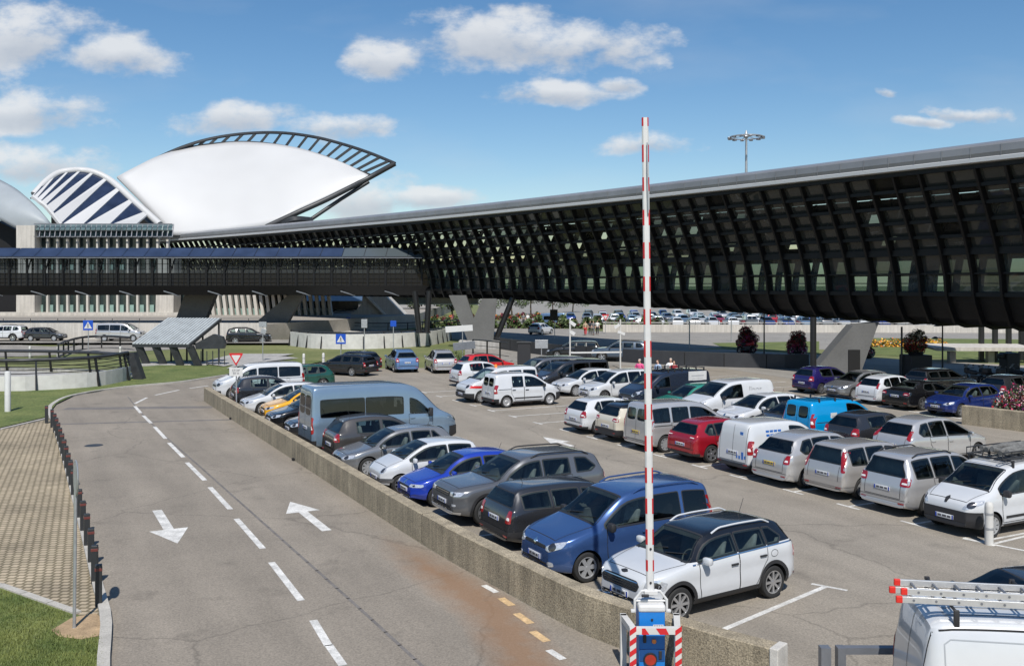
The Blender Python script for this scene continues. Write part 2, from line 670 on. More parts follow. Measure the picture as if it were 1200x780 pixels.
class Shape:
    """the painted shell of a vehicle, x forward, y to its left, z up, and what is laid onto it"""

    def __init__(s, sp):
        s.sp = sp
        L, W = sp['L'], sp['W'] / 2
        s.L2, s.W = L / 2, W
        top = sp['top']
        s.top = pchip([p[0] for p in top], [p[1] for p in top])
        s.belt = pchip([p[0] for p in sp['belt']], [p[1] for p in sp['belt']])
        s.zb = sp.get('zb', .2)
        cf, fw = sp.get('cf', .6), sp.get('fw', .66)
        cr, rw = sp.get('cr', .35), sp.get('rw', .86)

        def w(x):
            if x > s.L2 - cf:
                q = (x - (s.L2 - cf)) / cf
                return W * (1 - (1 - fw) * q ** 2.4)
            if x < -s.L2 + cr:
                q = (-s.L2 + cr - x) / cr
                return W * (1 - (1 - rw) * q ** 2.4)
            return W
        s.w = w
        xs = sorted({round(p[0], 4) for p in top})
        st = []
        for a, b in zip(xs, xs[1:]):
            n = max(2, math.ceil((b - a) / .13))
            st += [a + (b - a) * i / n for i in range(n)]
        st.append(xs[-1])
        s.st = st
        rings = [s.ring(x) for x in st]
        N = len(rings[0])
        mb = MB()
        vs, fs = [], []
        for x, rg in zip(st, rings):
            for y, z in rg:
                vs.append((x, y, z))
            for y, z in rg[1:-1][::-1]:
                vs.append((x, -y, z))
        K = 2 * N - 2
        for i in range(len(st) - 1):
            for j in range(K):
                j2 = (j + 1) % K
                fs.append((i * K + j, i * K + j2, (i + 1) * K + j2, (i + 1) * K + j))
        for b in (0, (len(st) - 1) * K):
            for j in range(N - 1):
                q = [j, j + 1, (K - j - 1) % K, (K - j) % K]
                q = list(dict.fromkeys(q))
                fs.append(tuple(b + k for k in (q if b == 0 else q[::-1])))
        mb.add(vs, fs)
        s.shell = mb
        me = mb.mesh('shell', [M['trim']])
        bm = bmesh.new()
        bm.from_mesh(me)
        s.bvh = BVHTree.FromBMesh(bm)
        s.bm = bm
        bpy.data.meshes.remove(me)
        s.parts = []      # name, mesh, {slot: paint key}, parent index, location, rotation z

    def yr(s, x):
        w = s.w(x)
        zt = s.top(x)
        be = min(s.belt(x), zt - .05)
        k = sstep(.03, .42, zt - be)
        return .90 * w + (s.sp['yr'] * w / s.W - .90 * w) * k

    def ring(s, x):
        w, zt = s.w(x), s.top(x)
        zb = s.zb + .07 * sstep(s.L2 - .45, s.L2, abs(x))
        be = min(s.belt(x), zt - .05)
        yr = s.yr(x)
        ze = zt - min(s.sp.get('edge', .07), .45 * (zt - be))
        d = be - zb
        c = [(0, zb), (.62 * w, zb), (.91 * w, zb + .02), (.972 * w, zb + .11), (w, zb + .36 * d), (.983 * w, zb + .62 * d), (.990 * w, zb + .80 * d), (.955 * w, be),
             (.955 * w * .45 + yr * .55 + .012, be + (ze - be) * .55), (yr, ze), (.90 * yr, zt - .018), (.55 * yr, zt - .003), (0, zt)]
        fy = pchip(range(len(c)), [p[0] for p in c])
        fz = pchip(range(len(c)), [p[1] for p in c])
        out = []
        for i in range(len(c) - 1):
            for q in ((0, .5) if i not in (8, 9) else (0, .33, .66)):
                out.append((fy(i + q), fz(i + q)))
        out.append(c[-1])
        out[0] = (0, out[0][1])
        return out

    def hit(s, o, d):
        loc, nor, i, dist = s.bvh.ray_cast(Vector(o), Vector(d).normalized())
        if loc is None:
            loc, nor, i, dist = s.bvh.find_nearest(Vector(o) + Vector(d).normalized() * 3)
        return loc, nor

    def proj(s, a, b, view):
        """view 'side' (x,z), 'top' (x,y), 'front' (y,z), 'rear' (y,z)"""
        if view == 'side':
            return s.hit((a, 4, b), (0, -1, 0))
        if view == 'top':
            return s.hit((a, b, 5), (0, 0, -1))
        if view == 'front':
            return s.hit((6, a, b), (-1, 0, 0))
        return s.hit((-6, a, b), (1, 0, 0))

    def patch(s, poly, view, off=.005, rnd=.12, mb=None, ring=None, step=.10, skirt=.014):
        """polygon laid on the shell; ring=(scale) cuts the middle out and leaves a rim"""
        P = [Vector((p[0], p[1])) for p in poly]
        if rnd:
            P = chaikin(chaikin(P, rnd), .25)
        Q = []
        for a, b in zip(P, P[1:] + P[:1]):
            n = max(1, math.ceil((b - a).length / step))
            Q += [a.lerp(b, i / n) for i in range(n)]
        A2 = sum(a.x * b.y - b.x * a.y for a, b in zip(Q, Q[1:] + Q[:1])) or 1e-9
        c = Vector((sum((a.x + b.x) * (a.x * b.y - b.x * a.y) for a, b in zip(Q, Q[1:] + Q[:1])) / (3 * A2),
                    sum((a.y + b.y) * (a.x * b.y - b.x * a.y) for a, b in zip(Q, Q[1:] + Q[:1])) / (3 * A2)))
        n = len(Q)
        ext = max((q - c).length for q in Q)
        nr = max(2, min(5, math.ceil(ext / .16)))
        lev = [1 - i / nr for i in range(nr)]
        vs, fs = [], []
        for li, l in enumerate(lev):
            for q in Q:
                p = c + (q - c) * l
                loc, nor = s.proj(p.x, p.y, view)
                vs.append(loc + nor * off)
        loc, nor = s.proj(c.x, c.y, view)
        vs.append(loc + nor * off)
        for i in range(nr - 1):
            for j in range(n):
                j2 = (j + 1) % n
                fs.append((i * n + j, i * n + j2, (i + 1) * n + j2, (i + 1) * n + j))
        for j in range(n):
            fs.append(((nr - 1) * n + j, (nr - 1) * n + (j + 1) % n, nr * n))
        o = len(vs)
        for j, q in enumerate(Q):
            loc, nor = s.proj(q.x, q.y, view)
            vs.append(loc + nor * (off - skirt))
        for j in range(n):
            j2 = (j + 1) % n
            fs.append((o + j, o + j2, j2, j))
        # orientation
        f0 = fs[0]
        nn = (vs[f0[1]] - vs[f0[0]]).cross(vs[f0[2]] - vs[f0[0]])
        vd = {'side': Vector((0, 1, 0)), 'top': Vector((0, 0, 1)), 'front': Vector((1, 0, 0)), 'rear': Vector((-1, 0, 0))}[view]
        if nn.dot(vd) < 0:
            fs = [tuple(reversed(f)) for f in fs]
        mb = mb or MB()
        mb.add(vs, fs)
        return mb

    def ribbon(s, pts, view, wd=.012, off=.003, closed=False, mb=None):
        mb = mb or MB()
        pts = [Vector((p[0], p[1])) for p in pts]
        if closed:
            pts = pts + [pts[0]]
        Q = []
        for a, b in zip(pts, pts[1:]):
            n = max(1, math.ceil((b - a).length / .07))
            Q += [a.lerp(b, i / n) for i in range(n)]
        Q.append(pts[-1])
        rows = []
        for i, q in enumerate(Q):
            t = (Q[min(i + 1, len(Q) - 1)] - Q[max(i - 1, 0)]).normalized()
            nr = Vector((-t.y, t.x)) * wd / 2
            row = []
            for sg in (-1, 1):
                p = q + nr * sg
                loc, no = s.proj(p.x, p.y, view)
                row.append(loc + no * off)
            rows.append(row)
        mb.sheet(rows)
        return mb

    def cut(s, planes, off=.006, mirror=False):
        """a skin over the part of the shell inside all planes (point, outward normal)"""
        bm = s.bm.copy()
        for p, n in planes:
            bmesh.ops.bisect_plane(bm, geom=bm.verts[:] + bm.edges[:] + bm.faces[:], plane_co=p, plane_no=n, clear_outer=True)
        bm.normal_update()
        mb = MB()
        bm.verts.ensure_lookup_table()
        mb.add([v.co + v.normal * off for v in bm.verts], [[v.index for v in f.verts] for f in bm.faces])
        bm.verts.index_update()
        bm.free()
        return mb

    # ---- parts list
    def part(s, name, mb, mats, paint=None, parent=None, smooth=35, fix=False, mirror=False, loc=None, rz=0):
        """mirror=True adds the same part on the other side"""
        me = mb.mesh(name, mats, smooth, fix)
        s.parts.append((name, me, paint or {}, parent, loc, rz))
        i = len(s.parts) - 1
        if mirror:
            m2 = MB()
            m2.add([(x, -y, z) for x, y, z in mb.v], [tuple(reversed(f)) for f in mb.f])
            m2.mi = list(mb.mi)
            s.parts.append((name, m2.mesh(name, mats, smooth, fix), paint or {}, parent, loc, rz))
            return i, i + 1
        return i

    def inst(s, name, me, loc, rz=0, parent=None, paint=None):
        s.parts.append((name, me, paint or {}, parent, loc, rz))
        return len(s.parts) - 1


RIMS = {}


def wheel_meshes(Rw, style):
    key = (round(Rw, 3), style)
    if key in RIMS:
        return RIMS[key]
    t = MB()
    hw = .1
    rr = Rw * .70
    t.lathe([(rr, -hw), (Rw * .93, -hw), (Rw * .99, -hw * .8), (Rw, -hw * .5), (Rw, hw * .5), (Rw * .99, hw * .78), (Rw * .95, hw * .97), (Rw * .84, hw * 1.06), (rr, hw * .92)],
            28, axis='Y', cap=False)
    tm = t.mesh('wheel', 'rubber', 40)
    r = MB()
    r.cur = 1                                   # dark dish behind the spokes
    r.lathe([(1e-5, .035), (rr * .98, .035), (rr * 1.0, .09)], 28, axis='Y', cap=False)
    r.cur = 0
    r.lathe([(rr * .9, .06), (rr * .93, .095), (rr * 1.02, .098), (rr * 1.02, .06)], 28, axis='Y', cap=False)
    if style == 'steel':
        r.lathe([(1e-5, .075), (rr * .3, .075), (rr * .42, .055), (rr * .62, .055), (rr * .8, .085), (rr * .93, .08)], 28, axis='Y', cap=False)
    else:
        n, w0, w1 = {'five': (5, .10, .075), 'seven': (7, .06, .05), 'cap': (9, .062, .085), 'eight': (8, .045, .05), 'six': (6, .07, .09)}[style]
        r.lathe([(1e-5, .092), (rr * .16, .09), (rr * .25, .075), (rr * .26, .04)], 20, axis='Y', cap=False)
        for k in range(n):
            a = 2 * PI * k / n
            ca, sa = math.cos(a), math.sin(a)
            vs = []
            for rad, wd, y0 in ((rr * .15, w0, .088), (rr * .94, w1, .092)):
                for sg in (-1, 1):
                    for y in (y0, y0 - .045):
                        px, pz = rad, sg * wd / 2 * Rw / .31
                        vs.append((px * ca - pz * sa, y, px * sa + pz * ca))
            r.add(vs, [(0, 4, 6, 2), (0, 1, 5, 4), (2, 6, 7, 3), (1, 3, 7, 5)])
    rm = r.mesh('rim', ['steel_rim' if style == 'steel' else ('hubcap' if style in ('cap', 'six') else 'alloy'), 'arch'], 30)
    RIMS[key] = (tm, rm)
    return RIMS[key]


KITS = {}


def make_kit(name, sp):
    s = Shape(sp)
    W, L2, Rw = s.W, s.L2, sp['R']
    xf, xr = sp['xf'], sp['xr']
    # window outlines first: the body is hollowed out behind them
    lo = sp.get('wb', .045)
    dz = sp.get('wz', .12)
    polys = []
    for wi, (x0, x1, kind) in enumerate(sp['sw']):
        xs = [x0 + (x1 - x0) * i / 7 for i in range(8)]
        botp = [(x, s.belt(x) + lo) for x in xs]
        topp = [(x, s.top(x) - dz) for x in xs[::-1] if s.top(x) - dz > s.belt(x) + lo + .03]
        poly = botp + topp
        if kind == 'k':
            poly = [(x0, s.belt(x0) + lo + .10)] + [p for p in botp if p[0] > x0 + .12] + [p for p in topp if p[0] > x0 + .2]
        polys.append(poly)

    def sweep(x0, x1, inset, n=9):
        xs = [x0 + (x1 - x0) * i / n for i in range(n + 1)]
        a = [(x, max(.1, s.yr(x) - inset)) for x in xs]
        return a + [(x, -y) for x, y in a[::-1]]

    def rp(d, e):
        xa, xb = sp['rw_x']
        xs = [xa + (xb - xa) * i / 8 for i in range(9)]
        zt, zl = s.top(xa) - e, s.top(xb) + e
        a = [(max(.15, s.yr(x) - d), min(zt, max(zl, s.top(x)))) for x in xs]
        return a + [(-y, z) for y, z in a[::-1]]
    soft = lambda P, r: chaikin(chaikin([Vector(p) for p in P], r), .25)
    cutters = []

    def cutter(fn):
        c_ = MB()
        c_.cur = 2
        fn(c_)
        cutters.append(c_)
    for poly in polys:
        P = soft(poly, .07)
        cutter(lambda c_: c_.prism([Vector((p.x, -2, p.y)) for p in P], (0, 4, 0)))
    if sp.get('ws'):
        P = soft(sweep(sp['ws'][0] - .03, sp['ws'][1] + .03, .09), .03)
        zf = s.belt(sp['ws'][0]) + .005
        cutter(lambda c_: c_.prism([Vector((p.x, p.y, zf)) for p in P], (0, 0, 2.5)))
    if sp.get('rw_x'):
        P = soft(rp(sp.get('rw_in', .09) + .01, .03), .06)
        cutter(lambda c_: c_.prism([Vector((-4, p.x, p.y)) for p in P], (4 + sp['rw_x'][0] + .12, 0, 0)))
    for (y0, y1, z0, z1) in sp.get('rear_panes', []):
        P = soft([(y0, z0), (y1, z0), (y1, z1), (y0, z1)], .14)
        cutter(lambda c_: c_.prism([Vector((-4, p.x, p.y)) for p in P], (4 - L2 + .6, 0, 0)))
    xcf = sp['sw'][0][1] - .02
    xcr = sp['sw'][-1][0] - .02
    if sp.get('rear_panes') and len(sp['sw']) > 1:
        xcr = -L2 + .3
    def cabin(c_):
        rows_ = []
        n_ = 10
        for i in range(n_ + 1):
            x = xcr + (xcf - xcr) * i / n_
            y1_ = s.yr(x) - .085
            y0_ = s.W * .955 - .10
            zt = max(s.belt(x) + .06, s.top(x) - .075)
            z0_ = s.belt(x) - .33
            rows_.append([Vector((x, y, z)) for y, z in ((-y0_, z0_), (y0_, z0_), (y0_, s.belt(x)), (y1_, zt), (-y1_, zt), (-y0_, s.belt(x)), (-y0_, z0_))])
        c_.sheet(rows_)
        c_.add(rows_[0][:6], [tuple(range(6))])
        c_.add(rows_[-1][:6], [tuple(range(6))])
    if xcf - xcr > .3:
        cutter(cabin)
    # body: shell with the wheel wells and the cabin cut out of it
    me = s.shell.mesh('body', ['trim', 'arch', 'interior', 'trim'], fix=True)
    if sp.get('roof_split'):
        zA, zB, xlim = sp['roof_split']
        bm = bmesh.new()
        bm.from_mesh(me)
        bmesh.ops.bisect_plane(bm, geom=bm.verts[:] + bm.edges[:] + bm.faces[:], plane_co=(1, 0, zA), plane_no=Vector((-(zB - zA) / -2.0 * -1, 0, 1)).normalized() if False else Vector((zB - zA, 0, 2.0)).normalized())
        bm.faces.ensure_lookup_table()
        for f in bm.faces:
            c = f.calc_center_median()
            if c.z > zA + (zB - zA) * (1 - c.x) / 2.0 and c.x < xlim:
                f.material_index = 3
        bm.to_mesh(me)
        bm.free()
    ob = bpy.data.objects.new('tmp', me)
    COL.objects.link(ob)
    cu = MB()
    cu.cur = 1
    for x in (xf, xr):
        for sg in (-1, 1):
            cu.lathe([(Rw + .05, sg * (W - .30)), (Rw + .05, sg * (W + .2))], 28, c=(x, 0, Rw + .01), axis='Y')
    tmp = []
    for c_ in [cu] + cutters:
        cm = bpy.data.objects.new('tmpc', c_.mesh('cut', ['trim', 'arch', 'interior', 'trim'], fix=True, weld=True))
        COL.objects.link(cm)
        md = ob.modifiers.new('b', 'BOOLEAN')
        md.object = cm
        md.operation = 'DIFFERENCE'
        md.solver = 'EXACT'
        md.material_mode = 'INDEX'
        tmp.append(cm)
    dg = bpy.context.evaluated_depsgraph_get()
    body = bpy.data.meshes.new_from_object(ob.evaluated_get(dg))
    body.name = 'body'
    bpy.data.objects.remove(ob)
    for cm in tmp:
        bpy.data.objects.remove(cm)
    if len(body.polygons) < 600:
        print('BOOLEAN?', name, len(body.polygons))
    body.polygons.foreach_set('use_smooth', [True] * len(body.polygons))
    body.set_sharp_from_angle(angle=math.radians(38))
    B = s.inst('body', body, None, paint={0: 'paint', 3: 'roof'})
    priv = 'glass_tint' if sp.get('privacy') else 'glass'

    # windscreen and the black rim round it
    if sp.get('ws'):
        x0, x1 = sp['ws']
        rimp = s.ribbon(soft(sweep(x0, x1, .065), .03), 'top', .06, .004, closed=True)
        r_ = s.part('windscreen_rim', rimp, 'trim')
        s.part('windscreen', s.patch(sweep(x0 - .015, x1 + .015, .075), 'top', .007, .03), 'glass')
        wp = MB()
        for yy, an in ((.08, .22), (-.45, .22)):
            a = (x0 - .04, yy)
            b = (x0 - .16, yy + .5)
            pa, pb = s.proj(*a, 'top'), s.proj(*b, 'top')
            wp.beam(pa[0] + pa[1] * .02, pb[0] + pb[1] * .02, .018, .012)
        s.part('wiper', wp, 'trim')
    # rear glass
    if sp.get('rw_x'):
        ins = sp.get('rw_in', .09)
        s.part('window_frame', s.ribbon(soft(rp(ins, .02), .06), 'rear', .05, .004, closed=True), 'trim')
        s.part('rear_window', s.patch(rp(ins, .02), 'rear', .006, .06), priv)
    for (y0, y1, z0, z1) in sp.get('rear_panes', []):
        s.part('rear_window', s.patch([(y0, z0), (y1, z0), (y1, z1), (y0, z1)], 'rear', .006, .14), priv)
    # side windows
    for wi, poly in enumerate(polys):
        s.part('window_frame', s.ribbon(soft(poly, .07), 'side', .045, .0045, closed=True), 'trim', mirror=True)
        s.part('side_window', s.patch(poly, 'side', .007, .07), priv if wi else 'glass', mirror=True)
    # seats seen through the panes
    fx = sp['sw'][0][0] + .12
    seats = [(fx, .36), (fx, -.36)]
    if len(sp['sw']) > 1:
        seats += [(fx - .85, .40), (fx - .85, -.40)]
    for (x, y) in seats:
        q = MB()
        zb_ = s.belt(x) - .30
        tilt = Matrix.Rotation(-.22, 3, 'Y')
        q.bbox((x, y, zb_ + .26), (.13, .46, .60), b=.05, m=tilt)
        q.bbox((x - .10, y, zb_ + .62), (.09, .25, .17), b=.04, m=tilt)
        s.part('seat', q, 'seat', fix=True)
    q = MB()
    hx, hy, hz = min(sp['sw'][0][1] - .12, sp['ws'][0] - .42), .36, s.belt(sp['sw'][0][1]) - .02
    q.tube([(hx - .07 * math.sin(a), hy + .18 * math.cos(a), hz + .17 * math.sin(a)) for a in np.linspace(0, 2 * PI, 17)[:-1]], .016, 6, closed=True)
    s.part('steering_wheel', q, 'interior')
    # doors: a skin on the shell, dark gap round it, handle as its child
    for di, (x0, x1, cutr) in enumerate(sp['doors']):
        z0 = s.zb + .13
        zt0, zt1 = s.belt(x0) + .012, s.belt(x1) + .012
        if cutr:
            poly = [(x0 + cutr, z0), (x1, z0), (x1, zt1), (x0, zt0), (x0 + .02, z0 + cutr + .12), (x0 + cutr * .55, z0 + cutr * .75)]
        else:
            poly = [(x0, z0), (x1 - .04, z0), (x1, z0 + .2), (x1, zt1), (x0, zt0)]
        i, j = s.part('door', s.patch(poly, 'side', .004, .04, step=.14), 'trim', {0: 'paint'}, mirror=True)
        rb = s.ribbon(poly, 'side', .016, .0055, closed=True)
        s.part('door_gap', rb, 'seam', mirror=False, parent=i)
        m2 = MB()
        m2.add([(x, -y, z) for x, y, z in rb.v], [tuple(reversed(f)) for f in rb.f])
        s.part('door_gap', m2, 'seam', parent=j)
        hx = x0 + .15
        hz = min(zt0, zt1) - .13
        for sg, k in ((1, i), (-1, j)):
            loc, no = s.proj(hx, hz, 'side')
            h = MB()
            h.bbox((hx, sg * (loc.y + .018), hz), (.19, .034, .036), b=.008)
            s.part('handle', h, 'trim' if not sp.get('handle_paint', True) else 'trim', {0: 'paint'} if sp.get('handle_paint', True) else {}, parent=k, fix=True)
    # lamps
    for poly in sp.get('head', []):
        i, j = s.part('headlight', s.patch(poly, 'front', .008, .13, step=.05), 'lamp_clear', mirror=True)
        cy = sum(p[0] for p in poly) / len(poly)
        cz = sum(p[1] for p in poly) / len(poly)
        rr = .33 * min(max(p[0] for p in poly) - min(p[0] for p in poly), max(p[1] for p in poly) - min(p[1] for p in poly))
        cp = s.patch([(cy + rr * math.cos(k), cz + rr * math.sin(k)) for k in np.linspace(0, 2 * PI, 10, endpoint=False)], 'front', .010, 0, step=.04)
        s.part('lamp_reflector', cp, 'lamp_dark', parent=i)
        m2 = MB()
        m2.add([(x, -y, z) for x, y, z in cp.v], [tuple(reversed(f)) for f in cp.f])
        s.part('lamp_reflector', m2, 'lamp_dark', parent=j)
    for poly in sp.get('fog', []):
        s.part('fog_lamp', s.patch(poly, 'front', .008, .2, step=.05), 'lamp_clear', mirror=True)
    for view, poly in sp.get('tail', []):
        i, j = s.part('tail_light', s.patch(poly, view, .009, .12, step=.05), 'lamp_red', mirror=True)
        a, b, c, d = poly[:4]
        if len(poly) == 4 and not sp.get('tail_plain'):
            q = [Vector(p) for p in poly]
            cen = sum(q, Vector((0, 0))) / 4
            lo = [cen + Vector(((p - cen).x * .6, (p - cen).y * .22 - (max(x.y for x in q) - cen.y) * .25)) for p in q]
            rv = s.patch(lo, view, .0115, .1, step=.05)
            s.part('reversing_lens', rv, 'lamp_white', parent=i)
            m2 = MB()
            m2.add([(x, -y, z) for x, y, z in rv.v], [tuple(reversed(f)) for f in rv.f])
            s.part('reversing_lens', m2, 'lamp_white', parent=j)
    for poly in sp.get('grille', []):
        i = s.part('grille', s.patch(poly, 'front', .006, .1, step=.07), 'trim')
        if sp.get('bars'):
            ys = [p[0] for p in poly]
            zs = [p[1] for p in poly]
            gb = MB()
            for k in range(sp['bars']):
                z = min(zs) + (max(zs) - min(zs)) * (k + .7) / (sp['bars'] + .4)
                s.ribbon([(min(ys) * .88, z), (max(ys) * .88, z)], 'front', .016, .010, mb=gb)
            s.part('grille_bars', gb, 'chrome', parent=i)
    for poly, key in sp.get('trim_front', []):
        s.part('bumper_trim', s.patch(poly, 'front', .007, .06, step=.08), 'trim', {0: key} if key else {})
    for poly, key in sp.get('trim_rear', []):
        s.part('bumper_trim', s.patch(poly, 'rear', .007, .06, step=.08), 'trim', {0: key} if key else {})
    # bumpers
    for (end, x, z0, z1, key) in sp.get('bumper', []):
        pl = [((0, 0, z1), (0, 0, 1)), ((0, 0, z0), (0, 0, -1))]
        pl.append(((x, 0, 0), (-1, 0, 0) if end == 'front' else (1, 0, 0)))
        # keep clear of the wheel wells
        s.part('bumper', s.cut(pl, .012), 'trim', {0: key} if key else {})
    # waist line of the tailgate, bonnet gap
    if sp.get('bonnet'):
        xa, xb = sp['bonnet']
        ya, yb = s.yr(xa) - .10, s.yr(xb) - .04
        s.part('bonnet_gap', s.ribbon([(xb, -yb), (xa, -ya), (xa, ya), (xb, yb)], 'top', .014, .003), 'seam')
    if sp.get('gate'):
        z0, z1, y1 = sp['gate']
        pts = [(-y1, z1), (-y1, z0), (y1, z0), (y1, z1)]
        g = s.ribbon(pts, 'rear', .014, .004)
        if sp.get('split'):
            s.ribbon([(sp.get('split_y', 0), z0), (sp.get('split_y', 0), z1)], 'rear', .014, .004, mb=g)
        s.ribbon([(-W * .93, z0 - .03), (W * .93, z0 - .03)], 'rear', .012, .004, mb=g)
        s.part('tailgate_gap', g, 'seam')
        for sg in (1, -1):
            s.part('reflector', s.patch([(sg * W * .62, .36), (sg * W * .84, .36), (sg * W * .84, .40), (sg * W * .62, .40)], 'rear', .016, .1, step=.05), 'lamp_red')
    # plates
    for view, z, yoff in (('front', sp.get('pf', .42), 0), ('rear', sp.get('pr', .78), 0)):
        sg = 1 if view == 'front' else -1
        ref = s.proj(0, z, view)[0]
        pb = MB()
        pb.bbox((ref.x + sg * .012, 0, z), (.02, .52, .11), b=.004)
        i = s.part('number_plate', pb, 'plate', {0: 'plate'}, fix=True)
        q = MB()
        for yy in (-.24, .24):
            q.box((ref.x + sg * .0225, yy, z), (.003, .04, .106))
        q.cur = 1
        for yy, ww in ((-.14, .1), (0, .12), (.135, .1)):
            q.box((ref.x + sg * .0225, yy, z), (.003, ww, .05))
        s.part('plate_band', q, ['plate_blue', 'plate_mark'], parent=i, fix=True)
    # mirrors
    mx = sp['mirror']
    mz = s.belt(mx) + .06
    for sg in (1, -1):
        yb = s.proj(mx, s.belt(mx) - .02, 'side')[0].y
        m_ = MB()
        m_.bbox((mx, sg * (yb + .12), mz + .02), sp.get('mirror_size', (.11, .20, .15)), b=.045)
        m_.beam((mx, sg * (yb - .02), mz - .05), (mx, sg * (yb + .08), mz - .02), .05, .04)
        i = s.part('wing_mirror', m_, 'trim', {0: sp.get('mirror_key', 'paint')} if sp.get('mirror_key', 'paint') else {}, fix=True)
        g_ = MB()
        g_.box((mx - sp.get('mirror_size', (.11,))[0] / 2 - .004, sg * (yb + .12), mz + .02), (.004, .15, .10))
        s.part('mirror_glass', g_, 'chrome', parent=i, fix=True)
    # wheels
    st = sp.get('rim', 'cap')
    tm, rm = wheel_meshes(Rw, st)
    for x in (xf, xr):
        for sg in (1, -1):
            i = s.inst('wheel', tm, (x, sg * (W - .115), Rw), 0 if sg > 0 else PI)
            s.inst('rim', rm, None, 0, parent=i)
    # extras
    if sp.get('cladding'):
        for x in (xf, xr):
            rows = []
            for k in range(-1, 20):
                a = PI * k / 18
                row = []
                for rad in (Rw + .045, Rw + .12):
                    px, pz = x + rad * math.cos(a), Rw + .01 + rad * math.sin(a)
                    loc, no = s.proj(px, max(pz, s.zb + .04), 'side')
                    row.append(Vector((px, loc.y + .012, max(pz, s.zb + .0))))
                rows.append(row)
            cb = MB()
            cb.sheet(rows)
            s.part('arch_trim', cb, 'trim', mirror=True)
        sb = MB()
        s.patch([(xr + Rw + .05, s.zb + .03), (xf - Rw - .05, s.zb + .03), (xf - Rw - .05, s.zb + .13), (xr + Rw + .05, s.zb + .13)], 'side', .010, 0, mb=sb)
        s.part('sill_trim', sb, 'trim', mirror=True)
    if not sp.get('cladding'):
        sb = MB()
        s.patch([(xr + Rw + .06, s.zb + .015), (xf - Rw - .06, s.zb + .015), (xf - Rw - .06, s.zb + .085), (xr + Rw + .06, s.zb + .085)], 'side', .009, 0, mb=sb)
        s.part('sill_trim', sb, 'trim', mirror=True)
    if sp.get('gutter'):
        gb = MB()
        zr_ = lambda x: s.top(x) - .085
        s.ribbon([(x, zr_(x)) for x in np.linspace(-2.18, .9, 20)], 'side', .022, .006, mb=gb)
        s.part('roof_gutter', gb, 'seam', mirror=True)
        pb = MB()
        for xa_, xb_ in ((-2.12, -.98), (-.86, .16)):
            s.ribbon([(xa_, 1.1), (xa_, 1.62), (xa_ + .08, 1.68), (xb_ - .08, 1.68), (xb_, 1.62), (xb_, 1.1)], 'side', .016, .004, mb=pb)
        for xa_ in (-.92, .22):
            s.ribbon([(xa_, .5), (xa_, zr_(xa_))], 'side', .010, .004, mb=pb)
        s.part('panel_pressing', pb, 'hubcap', mirror=True)
        rb_ = MB()
        for yy in (-.42, -.14, .14, .42):
            s.ribbon([(-2.0, yy), (.45, yy)], 'top', .05, .012, mb=rb_)
        s.part('roof_rib', rb_, 'trim', {0: 'paint'})
    if sp.get('belt_chrome'):
        x0, x1 = sp['belt_chrome']
        s.part('waist_strip', s.ribbon([(x, s.belt(x) + .018) for x in np.linspace(x0, x1, 14)], 'side', .022, .009), 'chrome', mirror=True)
    fc = MB()
    fx_, fz_ = (xf + xr) / 2 - .95 if xr < -.9 else xr, s.belt(xr) - .16
    s.ribbon([(xr + .10 * math.cos(k) - .02, s.belt(xr) - .14 + .07 * math.sin(k)) for k in np.linspace(0, 2 * PI, 12, endpoint=False)], 'side', .010, .004, closed=True, mb=fc)
    s.part('fuel_flap', fc, 'seam')
    if sp.get('rub'):
        z = sp['rub']
        rb = s.patch([(xr + Rw + .14, z), (xf - Rw - .16, z), (xf - Rw - .16, z + .06), (xr + Rw + .14, z + .06)], 'side', .014, 0)
        s.part('rub_strip', rb, 'trim', mirror=True)
    if sp.get('rails'):
        x0, x1, key = sp['rails']
        for sg in (1, -1):
            r_ = MB()
            pts = []
            for k in range(9):
                x = x0 + (x1 - x0) * k / 8
                y = s.yr(x) - .02
                z = s.proj(x, y, 'top')[0].z
                pts.append((x, sg * y, z + (.07 if 0 < k < 8 else .005)))
            r_.tube(catmull(pts, 3), .020, 8)
            s.part('roof_rail', r_, 'trim', {0: key}, fix=True)
    for (x, ht) in sp.get('bars_across', []):
        b_ = MB()
        y = s.yr(x) - .03
        z = s.proj(x, y, 'top')[0].z
        zz = s.top(x) + ht
        b_.tube([(x, -y, zz), (x, y, zz)], .02, 6)
        for sg in (1, -1):
            b_.bbox((x, sg * y, (z + zz) / 2), (.07, .05, zz - z + .05), b=.01)
        s.part('roof_bar', b_, 'trim', fix=True)
    if sp.get('roof_skin'):
        z0, key = sp['roof_skin']
        x0, x1 = sp['roof_x']
        pl = [((x0, 0, z0(x0)), Vector((-(z0(x1) - z0(x0)) / (x1 - x0), 0, 1)) * -1)]
        pl.append(((x1, 0, 0), (1, 0, 0)))
        s.part('roof_panel', s.cut(pl, .0025), 'trim', {0: key})
    if sp.get('antenna'):
        x, ln = sp['antenna']
        a_ = MB()
        a_.tube([(x, 0, s.top(x) - .01), (x - ln * .45, 0, s.top(x) + ln)], .006, 5)
        s.part('antenna', a_, 'trim', fix=True)
    if sp.get('slide'):
        x0, x1, z = sp['slide']
        s.part('door_track', s.ribbon([(x0, z), (x1, z)], 'side', .03, .005), 'trim', mirror=True)
